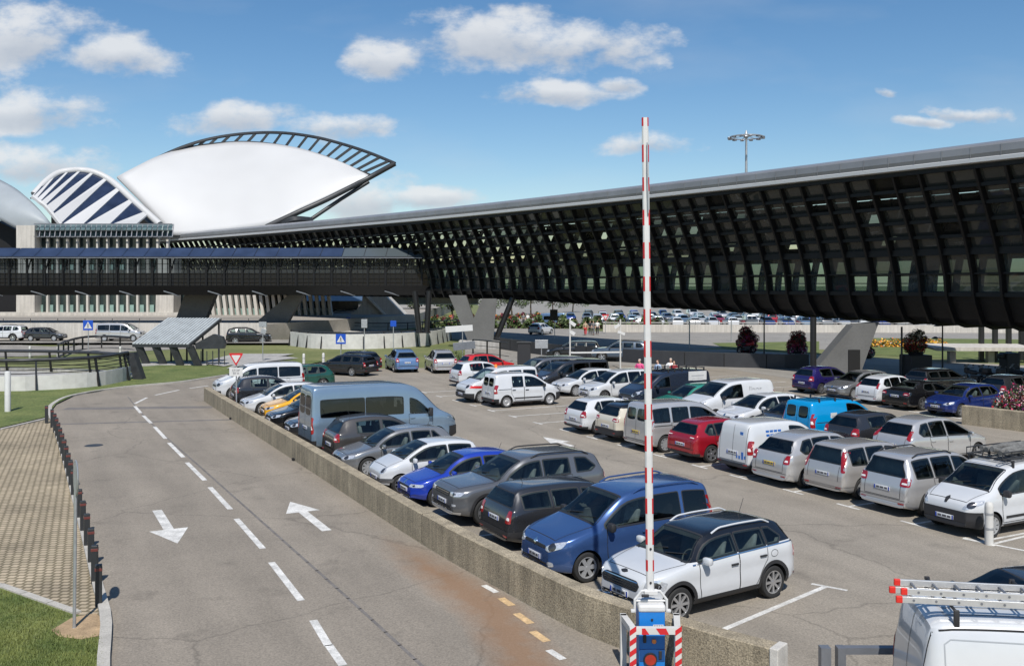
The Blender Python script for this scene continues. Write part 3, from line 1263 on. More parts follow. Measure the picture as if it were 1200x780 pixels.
    if sp.get('emblem'):
        kind, z, key = sp['emblem']
        if kind == 'diamond':
            e = s.patch([(0, z - .085), (.06, z), (0, z + .085), (-.06, z)], 'front', .014, .05, step=.05)
        elif kind == 'wing':
            e = s.patch([(-.10, z), (-.03, z - .022), (.03, z - .022), (.10, z), (.03, z + .022), (-.03, z + .022)], 'front', .01, .05, step=.05)
        elif kind == 'ring':
            e = s.patch([(.055 * math.cos(k), z + .055 * math.sin(k)) for k in np.linspace(0, 2 * PI, 12, endpoint=False)], 'front', .011, 0, step=.05)
        else:
            e = s.patch([(-.06, z + .05), (-.03, z - .06), (.03, z - .06), (.06, z + .05), (0, z + .09)], 'front', .011, .05, step=.05)
        s.part('emblem', e, 'chrome', {0: key} if key else {})
    s.extra = sp.get('extra')
    if s.extra:
        s.extra(s)
    s.bm.free()
    KITS[name] = s
    return s


def paint(name, col, metal=.35, rough=.26, coat=1.0):
    k = 'paint_' + name
    if k not in M:
        M[k] = pmat(k, col, rough, metal, var=.04, vscale=1.5, coat=coat)
    return M[k]


PAINTS = {
    'white': ((.54, .555, .57), 0), 'cream': ((.56, .52, .43), .05), 'silver': ((.52, .515, .51), .5), 'warm_silver': ((.49, .47, .45), .5),
    'grey': ((.15, .155, .165), .5), 'mid_grey': ((.26, .265, .27), .55), 'brown_grey': ((.085, .08, .076), .45), 'charcoal': ((.035, .037, .042), .4), 'black': ((.008, .008, .009), .1),
    'steel_blue': ((.19, .27, .36), .4), 'sky_blue': ((.13, .22, .38), .4), 'kangoo_blue': ((.045, .10, .26), .45), 'royal': ((.015, .045, .36), .15), 'navy': ((.012, .03, .16), .3), 'purple': ((.022, .016, .115), .35),
    'red': ((.32, .008, .018), .25), 'bright_red': ((.50, .015, .015), .1), 'teal': ((.035, .26, .19), .25), 'dark_green': ((.01, .07, .05), .2), 'cyan': ((.0, .24, .52), 0), 'yellow': ((.72, .36, .01), 0),
    'dark_blue_van': ((.02, .027, .045), .3), 'blue_grey': ((.08, .11, .15), .4), 'trim': None,
}


def pm(key):
    if key in ('trim', 'black_trim'):
        return M['trim']
    c, me = PAINTS[key]
    return paint(key, c, me)


def car(kit, loc, rz, keys, label, cat='car', group=None, name='parked_car', only=None, scale=1):
    """keys: {'paint':..., 'roof':...}; every part of the kit becomes an object"""
    s = KITS[kit]
    root = thing(name, label, cat, loc, rz, group)
    if scale != 1:
        root.scale = (scale,) * 3
    made = []
    for (nm, me, pk, par, pl, prz) in s.parts:
        if only and nm not in only:
            made.append(None)
            continue
        o = link(nm, me, made[par] if par is not None else root)
        if pl is not None:
            o.location = pl
        if prz:
            o.rotation_euler = (0, 0, prz)
        for slot, k in pk.items():
            if k == 'plate':
                if keys.get('plate'):
                    o.material_slots[0].link = 'OBJECT'
                    o.material_slots[0].material = M[keys['plate']]
                continue
            mat = keys.get(k) or (k if k in PAINTS else keys['paint'])
            o.material_slots[slot].link = 'OBJECT'
            o.material_slots[slot].material = pm(mat) if isinstance(mat, str) and mat in PAINTS else M[mat]
        made.append(o)
    return root


def sized(base, **kw):
    d = dict(base)
    d.update(kw)
    return d


def stretch(sp, kx, kz, **kw):
    """a related model: the same drawing with other overall length and height"""
    d = dict(sp)
    d['L'] = sp['L'] * kx
    for k in ('top', 'belt'):
        d[k] = [(x * kx, z * kz) for x, z in sp[k]]
    for k in ('xf', 'xr', 'mirror'):
        d[k] = sp[k] * kx
    for k in ('ws', 'rw_x', 'bonnet'):
        if sp.get(k):
            d[k] = tuple(x * kx for x in sp[k])
    d['sw'] = [(a * kx, b * kx, c) for a, b, c in sp['sw']]
    d['doors'] = [(a * kx, b * kx, c) for a, b, c in sp['doors']]
    d['head'] = [[(y, z * kz) for y, z in p] for p in sp.get('head', [])]
    d['tail'] = [(v, [((a * kx if v == 'side' else a), z * kz) for a, z in p]) for v, p in sp.get('tail', [])]
    d['grille'] = [[(y, z * kz) for y, z in p] for p in sp.get('grille', [])]
    d['bumper'] = [(e, x * kx, z0 * kz, z1 * kz, k) for e, x, z0, z1, k in sp.get('bumper', [])]
    d.update(kw)
    return d


HATCH = dict(L=4.05, W=1.74, R=.31, xf=1.22, xr=-1.27, yr=.56,
             top=[(2.025, .46), (2.02, .58), (1.98, .67), (1.88, .735), (1.55, .82), (1.05, .945), (.55, 1.22), (.22, 1.37), (0, 1.42), (-.55, 1.46), (-1.2, 1.43), (-1.55, 1.365), (-1.62, 1.32), (-1.80, 1.10), (-1.93, .95), (-1.99, .84), (-2.015, .7), (-2.025, .48)],
             belt=[(2.02, .6), (1.05, .86), (-1.2, .93), (-2.02, .97)],
             ws=(1.02, .2), rw_x=(-1.63, -1.90), sw=[(-.27, .80, 'f'), (-1.02, -.36, 'm'), (-1.42, -1.09, 'k')],
             doors=[(-.32, .78, 0), (-1.12, -.33, .3)], mirror=.72, bonnet=(1.86, 1.05),
             head=[[(.42, .60), (.62, .57), (.80, .64), (.80, .74), (.60, .70)]],
             grille=[[(-.42, .28), (.42, .28), (.46, .42), (-.46, .42)], [(-.38, .56), (.38, .56), (.38, .62), (-.38, .62)]],
             tail=[('rear', [(.54, .72), (.84, .72), (.81, .98), (.60, .98)])],
             gate=(.52, .93, .60), pf=.48, pr=.62, emblem=('ring', .66, None), antenna=(-1.2, .18), rim='cap',
             bumper=[('rear', -1.78, .2, .36, 'trim')])
SPECS = {}
SPECS['hatch'] = HATCH
SPECS['small_hatch'] = stretch(HATCH, .91, .955, W=1.60, R=.285, yr=.52, rim='five', doors=[(-.34, .70, 0)], sw=[(-.32, .72, 'f'), (-1.26, -.42, 'k')],
                               head=[[(.40, .575), (.74, .575), (.74, .66), (.42, .65)]], bumper=[('rear', -1.62, .2, .36, 'trim')])
SPECS['tall_hatch'] = stretch(HATCH, .98, 1.05, W=1.74, rim='seven', sw=[(-.27, .80, 'f'), (-1.20, -.36, 'm')])
SPECS['crossover'] = sized(SPECS['tall_hatch'], roof_split=(1.36, 1.34, .6), bumper=[('rear', -1.70, .2, .52, 'trim')], tail=[('rear', [(.46, .86), (.82, .82), (.80, .95), (.52, .98)])])
SPECS['fastback'] = sized(HATCH, rim='five',
                          tail=[('rear', [(.42, .88), (.80, .84), (.80, .95), (.46, .98)])], sw=[(-.27, .80, 'f'), (-1.0, -.36, 'm'), (-1.5, -1.05, 'k')])
SPECS['city'] = dict(L=3.43, W=1.63, R=.275, xf=1.14, xr=-1.20, yr=.55,
                     top=[(1.715, .46), (1.705, .58), (1.66, .68), (1.5, .79), (1.2, .92), (1.0, 1.0), (.5, 1.25), (.2, 1.38), (0, 1.41), (-.6, 1.43), (-1.2, 1.39), (-1.38, 1.33), (-1.5, 1.12), (-1.62, .92), (-1.69, .76), (-1.715, .48)],
                     belt=[(1.7, .66), (1.0, .87), (-1.7, .93)], ws=(.98, .18), rw_x=(-1.39, -1.60),
                     sw=[(-.42, .82, 'f'), (-1.25, -.5, 'm')], doors=[(-.48, .78, 0)], mirror=.72, bonnet=(1.5, 1.02),
                     head=[[(.44, .60), (.60, .60), (.66, .70), (.60, .80), (.46, .74)]], grille=[[(-.4, .26), (.4, .26), (.4, .36), (-.4, .36)]],
                     tail=[('rear', [(.6, .6), (.76, .6), (.74, .8), (.62, .8)])], gate=(.5, .9, .58), pf=.45, pr=.56, rim='eight',
                     bumper=[('front', 1.36, .34, .46, 'grey'), ('rear', -1.42, .34, .46, 'grey')])
SPECS['mini'] = dict(L=4.1, W=1.80, R=.33, xf=1.28, xr=-1.31, yr=.62, zb=.24, cf=.7, fw=.62,
                     top=[(2.05, .5), (2.045, .66), (2.02, .78), (1.93, .87), (1.75, .935), (1.35, 1.01), (.98, 1.07), (.6, 1.34), (.42, 1.455), (.2, 1.52), (-.5, 1.56), (-1.25, 1.545), (-1.66, 1.49), (-1.74, 1.44), (-1.87, 1.2), (-1.97, 1.03), (-2.03, .86), (-2.05, .5)],
                     belt=[(2.05, .78), (1.0, .985), (-2.05, 1.09)], ws=(.98, .40), rw_x=(-1.74, -1.94),
                     sw=[(-.28, .76, 'f'), (-1.12, -.34, 'm'), (-1.6, -1.17, 'k')], wz=.13, doors=[(-.32, .76, 0), (-1.14, -.33, .34)], mirror=.66, mirror_key='chrome', mirror_size=(.13, .20, .15), bonnet=(1.84, 1.02),
                     head=[[(.62, .66), (.72, .60), (.85, .66), (.868, .79), (.76, .86), (.64, .80)]], fog=[[(.60, .42), (.72, .42), (.72, .52), (.60, .52)]],
                     grille=[[(-.50, .60), (.50, .60), (.56, .72), (.46, .80), (-.46, .80), (-.56, .72)], [(-.55, .34), (.55, .34), (.6, .46), (-.6, .46)]], bars=4,
                     tail=[('rear', [(.66, .76), (.84, .76), (.82, 1.0), (.68, 1.0)])], gate=(.62, 1.0, .62), pf=.50, pr=.70, rim='eight', cladding=True,
                     emblem=('wing', .875, 'trim'), belt_chrome=(-1.95, .92), antenna=(-1.2, .34), handle_paint=False,
                     rails=(.2, -1.45, 'chrome'), roof_split=(1.05, 1.11, 1.0))
SPECS['kangoo'] = dict(L=4.25, W=1.83, R=.315, xf=1.34, xr=-1.38, yr=.69, zb=.2,
                       top=[(2.125, .46), (2.12, .66), (2.08, .80), (1.98, .885), (1.8, .96), (1.35, 1.09), (1.10, 1.17), (.6, 1.50), (.38, 1.65), (.15, 1.735), (-.4, 1.79), (-1.2, 1.81), (-1.86, 1.77), (-1.97, 1.70), (-2.05, 1.35), (-2.1, .95), (-2.125, .48)],
                       belt=[(2.1, .78), (1.1, 1.02), (-2.1, 1.13)], ws=(1.09, .34), rear_panes=[(-.58, .58, 1.18, 1.62)],
                       sw=[(-.25, .86, 'f'), (-1.12, -.36, 'm'), (-1.86, -1.24, 'm')], wz=.17, doors=[(-.30, .84, 0), (-1.20, -.31, .26)], mirror=.80, mirror_key='trim', mirror_size=(.13, .2, .19), bonnet=(1.95, 1.14),
                       head=[[(.46, .68), (.60, .66), (.80, .76), (.83, .90), (.66, .85), (.48, .76)]], fog=[[(.55, .36), (.68, .36), (.68, .46), (.55, .46)]],
                       grille=[[(-.62, .28), (.62, .28), (.62, .42), (-.62, .42)], [(-.46, .70), (.46, .70), (.44, .77), (-.44, .77)]],
                       tail=[('rear', [(.76, .86), (.89, .86), (.79, 1.5), (.71, 1.5)])], gate=(.5, 1.1, .7), pf=.50, pr=.72, rim='six',
                       emblem=('diamond', .77, None), rails=(.05, -1.75, 'chrome'), slide=(-2.0, -1.24, 1.03), privacy=True)
SPECS['estate'] = dict(L=4.62, W=1.74, R=.305, xf=1.38, xr=-1.24, yr=.57,
                       top=[(2.31, .44), (2.3, .56), (2.24, .65), (2.0, .74), (1.6, .82), (1.15, .91), (.6, 1.2), (.3, 1.35), (.05, 1.415), (-.6, 1.455), (-1.4, 1.45), (-1.88, 1.40), (-1.98, 1.34), (-2.12, 1.10), (-2.21, .95), (-2.27, .8), (-2.30, .62), (-2.31, .46)],
                       belt=[(2.3, .56), (1.1, .85), (-2.3, .96)], ws=(1.12, .26), rw_x=(-1.99, -2.17), rw_in=.07,
                       sw=[(-.22, .86, 'f'), (-1.06, -.32, 'm'), (-1.88, -1.14, 'm')], doors=[(-.27, .84, 0), (-1.16, -.28, .32)], mirror=.78, bonnet=(2.1, 1.15),
                       head=[[(.42, .56), (.76, .56), (.76, .68), (.46, .66)]], grille=[[(-.36, .56), (.36, .56), (.36, .64), (-.36, .64)]],
                       tail=[('rear', [(.60, .68), (.80, .68), (.78, .97), (.64, .97)])], gate=(.5, .93, .62), pf=.42, pr=.72, rim='seven', rub=.52, antenna=(-1.5, .15),
                       bumper=[('rear', -1.72, .36, .50, 'trim')])
SPECS['suv'] = dict(L=4.6, W=1.90, R=.37, xf=1.42, xr=-1.33, yr=.68, zb=.28, fw=.74, cf=.5,
                    top=[(2.3, .58), (2.29, .78), (2.25, .93), (2.12, 1.01), (1.7, 1.07), (1.12, 1.13), (.6, 1.42), (.36, 1.55), (.12, 1.645), (-.5, 1.69), (-1.3, 1.68), (-1.95, 1.60), (-2.06, 1.53), (-2.16, 1.28), (-2.22, 1.1), (-2.27, .9), (-2.3, .6)],
                    belt=[(2.3, .86), (1.1, 1.04), (-2.3, 1.15)], ws=(1.10, .32), rw_x=(-2.07, -2.21),
                    sw=[(-.24, .84, 'f'), (-1.12, -.32, 'm'), (-1.94, -1.32, 'k')], wz=.14, doors=[(-.28, .82, 0), (-1.16, -.29, .36)], mirror=.78, bonnet=(2.1, 1.13),
                    head=[[(.48, .80), (.84, .82), (.87, .93), (.50, .91)]], fog=[[(.62, .56), (.76, .56), (.76, .62), (.62, .62)]],
                    grille=[[(-.46, .78), (.46, .78), (.46, .90), (-.46, .90)], [(-.56, .40), (.56, .40), (.6, .56), (-.6, .56)]], bars=2,
                    tail=[('rear', [(.64, .92), (.88, .92), (.86, 1.10), (.66, 1.10)])], gate=(.62, 1.1, .66), pf=.62, pr=.82, rim='five', cladding=True,
                    antenna=(-1.75, .10), rails=(0, -1.8, 'trim'), bumper=[('front', 2.12, .30, .42, 'mid_grey')])
MPV = dict(L=4.28, W=1.76, R=.31, xf=1.36, xr=-1.36, yr=.60,
           top=[(2.14, .48), (2.13, .62), (2.07, .74), (1.9, .83), (1.6, .92), (1.28, 1.02), (.75, 1.31), (.45, 1.46), (.15, 1.565), (-.5, 1.61), (-1.1, 1.57), (-1.5, 1.48), (-1.6, 1.43), (-1.86, 1.14), (-2.0, 1.0), (-2.08, .86), (-2.12, .7), (-2.14, .48)],
           belt=[(2.1, .68), (1.28, .92), (-2.1, 1.02)], ws=(1.24, .42), rw_x=(-1.62, -1.95), rw_in=.08,
           sw=[(-.16, .98, 'f'), (-.96, -.26, 'm'), (-1.55, -1.03, 'k')], doors=[(-.21, .94, 0), (-1.10, -.22, .32)], mirror=.86, bonnet=(1.9, 1.28),
           head=[[(.46, .64), (.64, .62), (.82, .72), (.80, .82), (.60, .77)]], grille=[[(-.4, .30), (.4, .30), (.42, .44), (-.42, .44)], [(-.4, .60), (.4, .60), (.4, .66), (-.4, .66)]],
           tail=[('rear', [(.60, .76), (.82, .76), (.80, 1.02), (.64, 1.02)])], gate=(.5, .98, .60), pf=.50, pr=.72, rim='cap', emblem=('ring', .71, None),
           bumper=[('rear', -1.84, .2, .42, 'paint')])
SPECS['mpv'] = MPV
SPECS['mpv_box'] = sized(MPV, L=4.3,
                         top=[(2.15, .48), (2.14, .62), (2.08, .74), (1.9, .84), (1.6, .93), (1.25, 1.02), (.75, 1.32), (.48, 1.47), (.2, 1.58), (-.5, 1.64), (-1.3, 1.63), (-1.80, 1.58), (-1.88, 1.52), (-1.98, 1.25), (-2.06, 1.0), (-2.11, .85), (-2.14, .7), (-2.15, .48)],
                         rw_x=(-1.89, -2.04), sw=[(-.16, .98, 'f'), (-1.0, -.26, 'm'), (-1.74, -1.1, 'm')], rim='seven', xr=-1.34,
                         tail=[('rear', [(.66, .76), (.84, .76), (.82, 1.02), (.68, 1.02)])])
SPECS['mpv_railed'] = sized(SPECS['mpv_box'], rails=(-.1, -1.65, 'trim'), rim='five', tail=[('rear', [(.56, .84), (.84, .84), (.82, 1.06), (.58, 1.06)])])
SPECS['tall_lamp_mpv'] = stretch(SPECS['mpv_box'], .945, .97, W=1.72, rim='cap', tail=[('rear', [(.68, .82), (.81, .82), (.66, 1.40), (.56, 1.40)])], rub=.50,
                                 bumper=[('rear', -1.62, .42, .56, 'paint')], tail_plain=True)
SPECS['high_lamp_mpv'] = sized(MPV, rim='five', tail=[('rear', [(.62, .96), (.82, .90), (.68, 1.22), (.60, 1.22)])], tail_plain=True)
SVAN = dict(L=3.92, W=1.72, R=.30, xf=1.24, xr=-1.28, yr=.66, zb=.21, cf=.55, fw=.7,
            top=[(1.96, .46), (1.95, .70), (1.90, .84), (1.78, .93), (1.5, 1.04), (1.22, 1.13), (.75, 1.43), (.5, 1.57), (.28, 1.65), (-.2, 1.70), (-1.0, 1.71), (-1.70, 1.68), (-1.82, 1.62), (-1.90, 1.25), (-1.94, .85), (-1.96, .48)],
            belt=[(1.95, .76), (1.2, .98), (-1.95, 1.02)], ws=(1.20, .46), rear_panes=[(.05, .56, 1.08, 1.50), (-.56, -.05, 1.08, 1.50)],
            sw=[(-.18, .92, 'f'), (-.92, -.32, 'm')], wz=.16, doors=[(-.26, .90, 0), (-1.02, -.28, .24)], mirror=.86, mirror_key='trim', mirror_size=(.12, .19, .18), bonnet=(1.84, 1.2),
            head=[[(.48, .72), (.62, .72), (.82, .86), (.80, .96), (.60, .88)]], grille=[[(-.55, .50), (.55, .50), (.55, .62), (-.55, .62)]],
            tail=[('rear', [(.71, .72), (.83, .72), (.79, 1.16), (.70, 1.16)])], gate=(.45, 1.6, .64), split=True, pf=.46, pr=.72, rim='steel', rub=.44, slide=(-1.75, -1.02, .93),
            bumper=[('front', 1.60, .2, .66, 'trim'), ('rear', -1.72, .2, .46, 'trim')], handle_paint=False)
SPECS['small_van'] = SVAN
SPECS['panel_van_small'] = sized(SVAN, sw=[(-.18, .92, 'f')], rear_panes=[], emblem=('shield', .86, 'trim'), bars_across=[(.2, .10), (-.6, .10), (-1.4, .10)], rim='cap')
SPECS['panel_van_text'] = sized(SVAN, sw=[(-.18, .92, 'f')], rear_panes=[], slide=None, bumper=[('front', 1.60, .2, .66, 'trim'), ('rear', -1.72, .2, .40, 'trim')])
MVAN = stretch(SVAN, 1.12, 1.07, W=1.83, yr=.70, R=.315, rim='cap', bumper=[('front', 1.80, .2, .52, 'trim')],
               rear_panes=[(.05, .6, 1.16, 1.60), (-.6, -.05, 1.16, 1.60)], tail=[('rear', [(.77, .8), (.89, .8), (.83, 1.35), (.74, 1.35)])], slide=(-1.95, -1.12, 1.0), rub=None)
SPECS['panel_van'] = sized(MVAN, sw=[(-.2, 1.02, 'f')])
SPECS['glazed_van'] = sized(MVAN, sw=[(-.2, 1.02, 'f'), (-1.06, -.32, 'm'), (-1.92, -1.2, 'm')], wz=.2, rub=.5)
SPECS['panel_van_bars'] = sized(MVAN, sw=[(-.2, 1.02, 'f')], bars_across=[(.2, .09), (-.75, .09), (-1.6, .09)], rear_panes=[(.08, .58, 1.16, 1.62), (-.58, -.08, 1.16, 1.62)])
BUSV = dict(L=4.85, W=1.90, R=.33, xf=1.58, xr=-1.42, yr=.76, zb=.2, cf=.65, fw=.66, cr=.30, rw=.82,
            top=[(2.425, .46), (2.41, .72), (2.36, .88), (2.2, 1.01), (1.9, 1.12), (1.6, 1.24), (1.1, 1.56), (.85, 1.72), (.6, 1.82), (0, 1.90), (-1.0, 1.91), (-2.1, 1.88), (-2.26, 1.82), (-2.36, 1.4), (-2.41, .9), (-2.425, .48)],
            belt=[(2.4, .86), (1.6, 1.06), (-2.4, 1.12)], ws=(1.58, .80), rear_panes=[(-.62, .62, 1.18, 1.66)],
            sw=[(.30, 1.30, 'f'), (-.85, .18, 'm'), (-2.12, -.95, 'm')], wz=.24, doors=[(.25, 1.26, 0), (-.92, .24, 0)], mirror=1.16, mirror_key='paint', mirror_size=(.14, .2, .22), bonnet=(2.2, 1.6),
            head=[[(.50, .72), (.66, .70), (.86, .86), (.84, .98), (.64, .90)]], grille=[[(-.5, .32), (.5, .32), (.5, .46), (-.5, .46)], [(-.45, .70), (.45, .70), (.45, .78), (-.45, .78)]],
            tail=[('rear', [(.80, .80), (.93, .80), (.87, 1.3), (.78, 1.3)])], gate=(.5, 1.75, .74), pf=.54, pr=.72, rim='cap', privacy=True, slide=(-2.25, -.95, 1.06),
            bumper=[('front', 2.2, .2, .50, 'trim')])
SPECS['minibus'] = BUSV
SPECS['work_van'] = sized(BUSV, sw=[(.30, 1.30, 'f')], bars_across=[(.3, .12), (-.1, .12), (-.55, .12), (-1.0, .12), (-1.45, .12), (-1.95, .12)], rim='steel')
SPECS['ladder_van'] = sized(BUSV, sw=[(.30, 1.30, 'f')], rear_panes=[], gutter=True, split=True, bars_across=[(.5, .13), (-.8, .13), (-1.95, .13)], rim='steel')
SPECS['people_carrier'] = stretch(BUSV, 1.0, .93, R=.32, tail=[('rear', [(.78, .8), (.93, .8), (.90, 1.1), (.82, 1.1)])], rear_panes=[(-.62, .62, 1.1, 1.55)], wz=.17)
SPECS['high_van'] = dict(L=5.95, W=2.05, R=.34, xf=2.02, xr=-1.98, yr=.86, zb=.22, cf=.7, fw=.68, edge=.11, cr=.2, rw=.93,
                         top=[(2.975, .5), (2.96, .8), (2.88, 1.0), (2.7, 1.14), (2.4, 1.28), (2.2, 1.38), (1.7, 1.86), (1.4, 2.14), (1.15, 2.31), (.7, 2.42), (0, 2.47), (-2.2, 2.48), (-2.8, 2.45), (-2.9, 2.36), (-2.95, 1.5), (-2.975, .5)],
                         belt=[(2.9, .98), (2.2, 1.22), (-2.9, 1.30)], ws=(2.18, 1.36), rear_panes=[(.06, .74, 1.40, 2.14), (-.74, -.06, 1.40, 2.14)],
                         sw=[(.92, 1.86, 'f'), (-.86, .64, 'm'), (-2.62, -.92, 'm')], wz=.50, doors=[(.86, 1.84, 0)], mirror=1.72, mirror_key='trim', mirror_size=(.16, .2, .34), bonnet=(2.72, 2.2),
                         head=[[(.60, .86), (.74, .86), (.90, 1.02), (.86, 1.16), (.70, 1.04)]], grille=[[(-.6, .5), (.6, .5), (.6, .7), (-.6, .7)]],
                         tail=[('rear', [(.88, .74), (1.0, .74), (.96, 1.36), (.86, 1.36)])], gate=(.5, 2.3, .84), split=True, pf=.52, pr=.9, rim='steel', rub=.62, privacy=True,
                         bumper=[('front', 2.55, .22, .7, 'trim'), ('rear', -2.8, .22, .5, 'trim')])
SPECS['saloon'] = dict(L=4.7, W=1.82, R=.33, xf=1.40, xr=-1.32, yr=.57, zb=.18,
                       top=[(2.35, .44), (2.34, .56), (2.26, .65), (2.0, .72), (1.5, .83), (1.05, .91), (.5, 1.18), (.15, 1.33), (-.15, 1.39), (-.6, 1.41), (-1.05, 1.36), (-1.6, 1.15), (-1.85, 1.03), (-2.1, .98), (-2.25, .93), (-2.32, .8), (-2.35, .46)],
                       belt=[(2.3, .56), (1.05, .85), (-2.3, .92)], ws=(1.02, .12), rw_x=(-1.10, -1.80), rw_in=.10,
                       sw=[(-.34, .78, 'f'), (-1.15, -.42, 'k')], doors=[(-.38, .76, 0), (-1.18, -.39, .32)], mirror=.70, bonnet=(2.1, 1.05),
                       head=[[(.44, .58), (.82, .58), (.82, .70), (.48, .68)]], grille=[[(-.5, .28), (.5, .28), (.5, .44), (-.5, .44)]],
                       tail=[('rear', [(.5, .76), (.84, .76), (.82, .89), (.54, .89)])], gate=(.5, .9, .6), pf=.48, pr=.70, rim='five')
for _k, _s in SPECS.items():
    make_kit(_k, _s)
# ------------------------------------------------------------------ ground, roads, markings
def asphalt(name, base, rust=False, patches=True):
    m = pmat(name, base, .88, var=.10, vscale=.35, speck=.30, sscale=26, bump=.35, bscale=60, detail=8)
    nt = m.node_tree
    b = nt.nodes['Principled BSDF']
    src = b.inputs['Base Color'].links[0].from_socket
    tc = [n for n in nt.nodes if n.type == 'TEX_COORD'][0]
    # oil and tyre stains, streaks along the direction of travel
    mp = nt.nodes.new('ShaderNodeMapping')
    mp.vector_type = 'TEXTURE'
    mp.inputs['Rotation'].default_value = (0, 0, math.atan2(RV.y, RV.x))
    mp.inputs['Scale'].default_value = (9, 1, 1)
    nt.links.new(tc.outputs['Object'], mp.inputs['Vector'])
    n = nt.nodes.new('ShaderNodeTexNoise')
    n.inputs['Scale'].default_value = 1.1
    n.inputs['Detail'].default_value = 5
    nt.links.new(mp.outputs[0], n.inputs['Vector'])
    r = nt.nodes.new('ShaderNodeMapRange')
    r.inputs['From Min'].default_value = .35
    r.inputs['From Max'].default_value = .7
    r.inputs['To Min'].default_value = .90
    r.inputs['To Max'].default_value = 1.10
    nt.links.new(n.outputs['Fac'], r.inputs['Value'])
    n2 = nt.nodes.new('ShaderNodeTexNoise')
    n2.inputs['Scale'].default_value = .9
    n2.inputs['Detail'].default_value = 6
    nt.links.new(tc.outputs['Object'], n2.inputs['Vector'])
    r2 = nt.nodes.new('ShaderNodeMapRange')
    r2.inputs['From Min'].default_value = .60
    r2.inputs['From Max'].default_value = .74
    r2.inputs['To Min'].default_value = 1
    r2.inputs['To Max'].default_value = .74
    nt.links.new(n2.outputs['Fac'], r2.inputs['Value'])
    k = add_math(nt, 'MULTIPLY', r.outputs[0], r2.outputs[0])
    # cracks
    vo = nt.nodes.new('ShaderNodeTexVoronoi')
    vo.feature = 'DISTANCE_TO_EDGE'
    vo.inputs['Scale'].default_value = .22
    wv = nt.nodes.new('ShaderNodeTexNoise')
    wv.inputs['Scale'].default_value = 1.3
    wv.inputs['Detail'].default_value = 5
    nt.links.new(tc.outputs['Object'], wv.inputs['Vector'])
    mixv = nt.nodes.new('ShaderNodeMix')
    mixv.data_type = 'VECTOR'
    mixv.inputs['Factor'].default_value = .35
    nt.links.new(tc.outputs['Object'], mixv.inputs['A'])
    nt.links.new(wv.outputs['Color'], mixv.inputs['B'])
    nt.links.new(mixv.outputs['Result'], vo.inputs['Vector'])
    r3 = nt.nodes.new('ShaderNodeMapRange')
    r3.inputs['From Max'].default_value = .006
    r3.inputs['To Min'].default_value = .72
    r3.inputs['To Max'].default_value = 1
    nt.links.new(vo.outputs['Distance'], r3.inputs['Value'])
    k = add_math(nt, 'MULTIPLY', k, r3.outputs[0])
    sc = nt.nodes.new('ShaderNodeVectorMath')
    sc.operation = 'SCALE'
    nt.links.new(src, sc.inputs[0])
    nt.links.new(k, sc.inputs['Scale'])
    out = sc.outputs['Vector']
    if rust:
        # rusty run-off along the foot of the wall
        dt = nt.nodes.new('ShaderNodeVectorMath')
        dt.operation = 'DOT_PRODUCT'
        dt.inputs[1].default_value = tuple(SV)
        nt.links.new(tc.outputs['Object'], dt.inputs[0])
        d2 = nt.nodes.new('ShaderNodeVectorMath')
        d2.operation = 'DOT_PRODUCT'
        d2.inputs[1].default_value = tuple(RV)
        nt.links.new(tc.outputs['Object'], d2.inputs[0])
        n4 = nt.nodes.new('ShaderNodeTexNoise')
        n4.inputs['Scale'].default_value = .8
        n4.inputs['Detail'].default_value = 7
        nt.links.new(mp.outputs[0], n4.inputs['Vector'])
        n5 = nt.nodes.new('ShaderNodeTexNoise')
        n5.inputs['Scale'].default_value = 2.2
        n5.inputs['Detail'].default_value = 6
        nt.links.new(tc.outputs['Object'], n5.inputs['Vector'])
        s_ = dt.outputs['Value']
        t_ = d2.outputs['Value']
        def band(c, wd):
            return add_math(nt, 'MAXIMUM', 0, add_math(nt, 'SUBTRACT', 1, add_math(nt, 'MULTIPLY', add_math(nt, 'ABSOLUTE', add_math(nt, 'SUBTRACT', s_, c)), 1 / wd)))
        # the wall bends away near the barrier: follow it
        bend = add_math(nt, 'MULTIPLY', add_math(nt, 'MAXIMUM', 0, add_math(nt, 'SUBTRACT', 16.5, t_)), -.22)
        s_ = add_math(nt, 'SUBTRACT', s_, bend)
        m_ = add_math(nt, 'MAXIMUM', band(8.05, .95), add_math(nt, 'MULTIPLY', band(8.5, .35), .5))
        lim = nt.nodes.new('ShaderNodeMapRange')
        lim.interpolation_type = 'SMOOTHSTEP'
        lim.inputs['From Min'].default_value = 25
        lim.inputs['From Max'].default_value = 17
        nt.links.new(t_, lim.inputs['Value'])
        m_ = add_math(nt, 'MULTIPLY', m_, lim.outputs[0])
        m_ = add_math(nt, 'MULTIPLY', m_, add_math(nt, 'ADD', n4.outputs['Fac'], n5.outputs['Fac']))
        rr = nt.nodes.new('ShaderNodeMapRange')
        rr.inputs['From Min'].default_value = .15
        rr.inputs['From Max'].default_value = .75
        rr.inputs['To Max'].default_value = .74
        nt.links.new(m_, rr.inputs['Value'])
        mx = nt.nodes.new('ShaderNodeMix')
        mx.data_type = 'RGBA'
        mx.inputs['B'].default_value = (.235, .13, .065, 1)
        nt.links.new(rr.outputs[0], mx.inputs['Factor'])
        nt.links.new(out, mx.inputs['A'])
        out = mx.outputs['Result']
    nt.links.new(out, b.inputs['Base Color'])
    return m


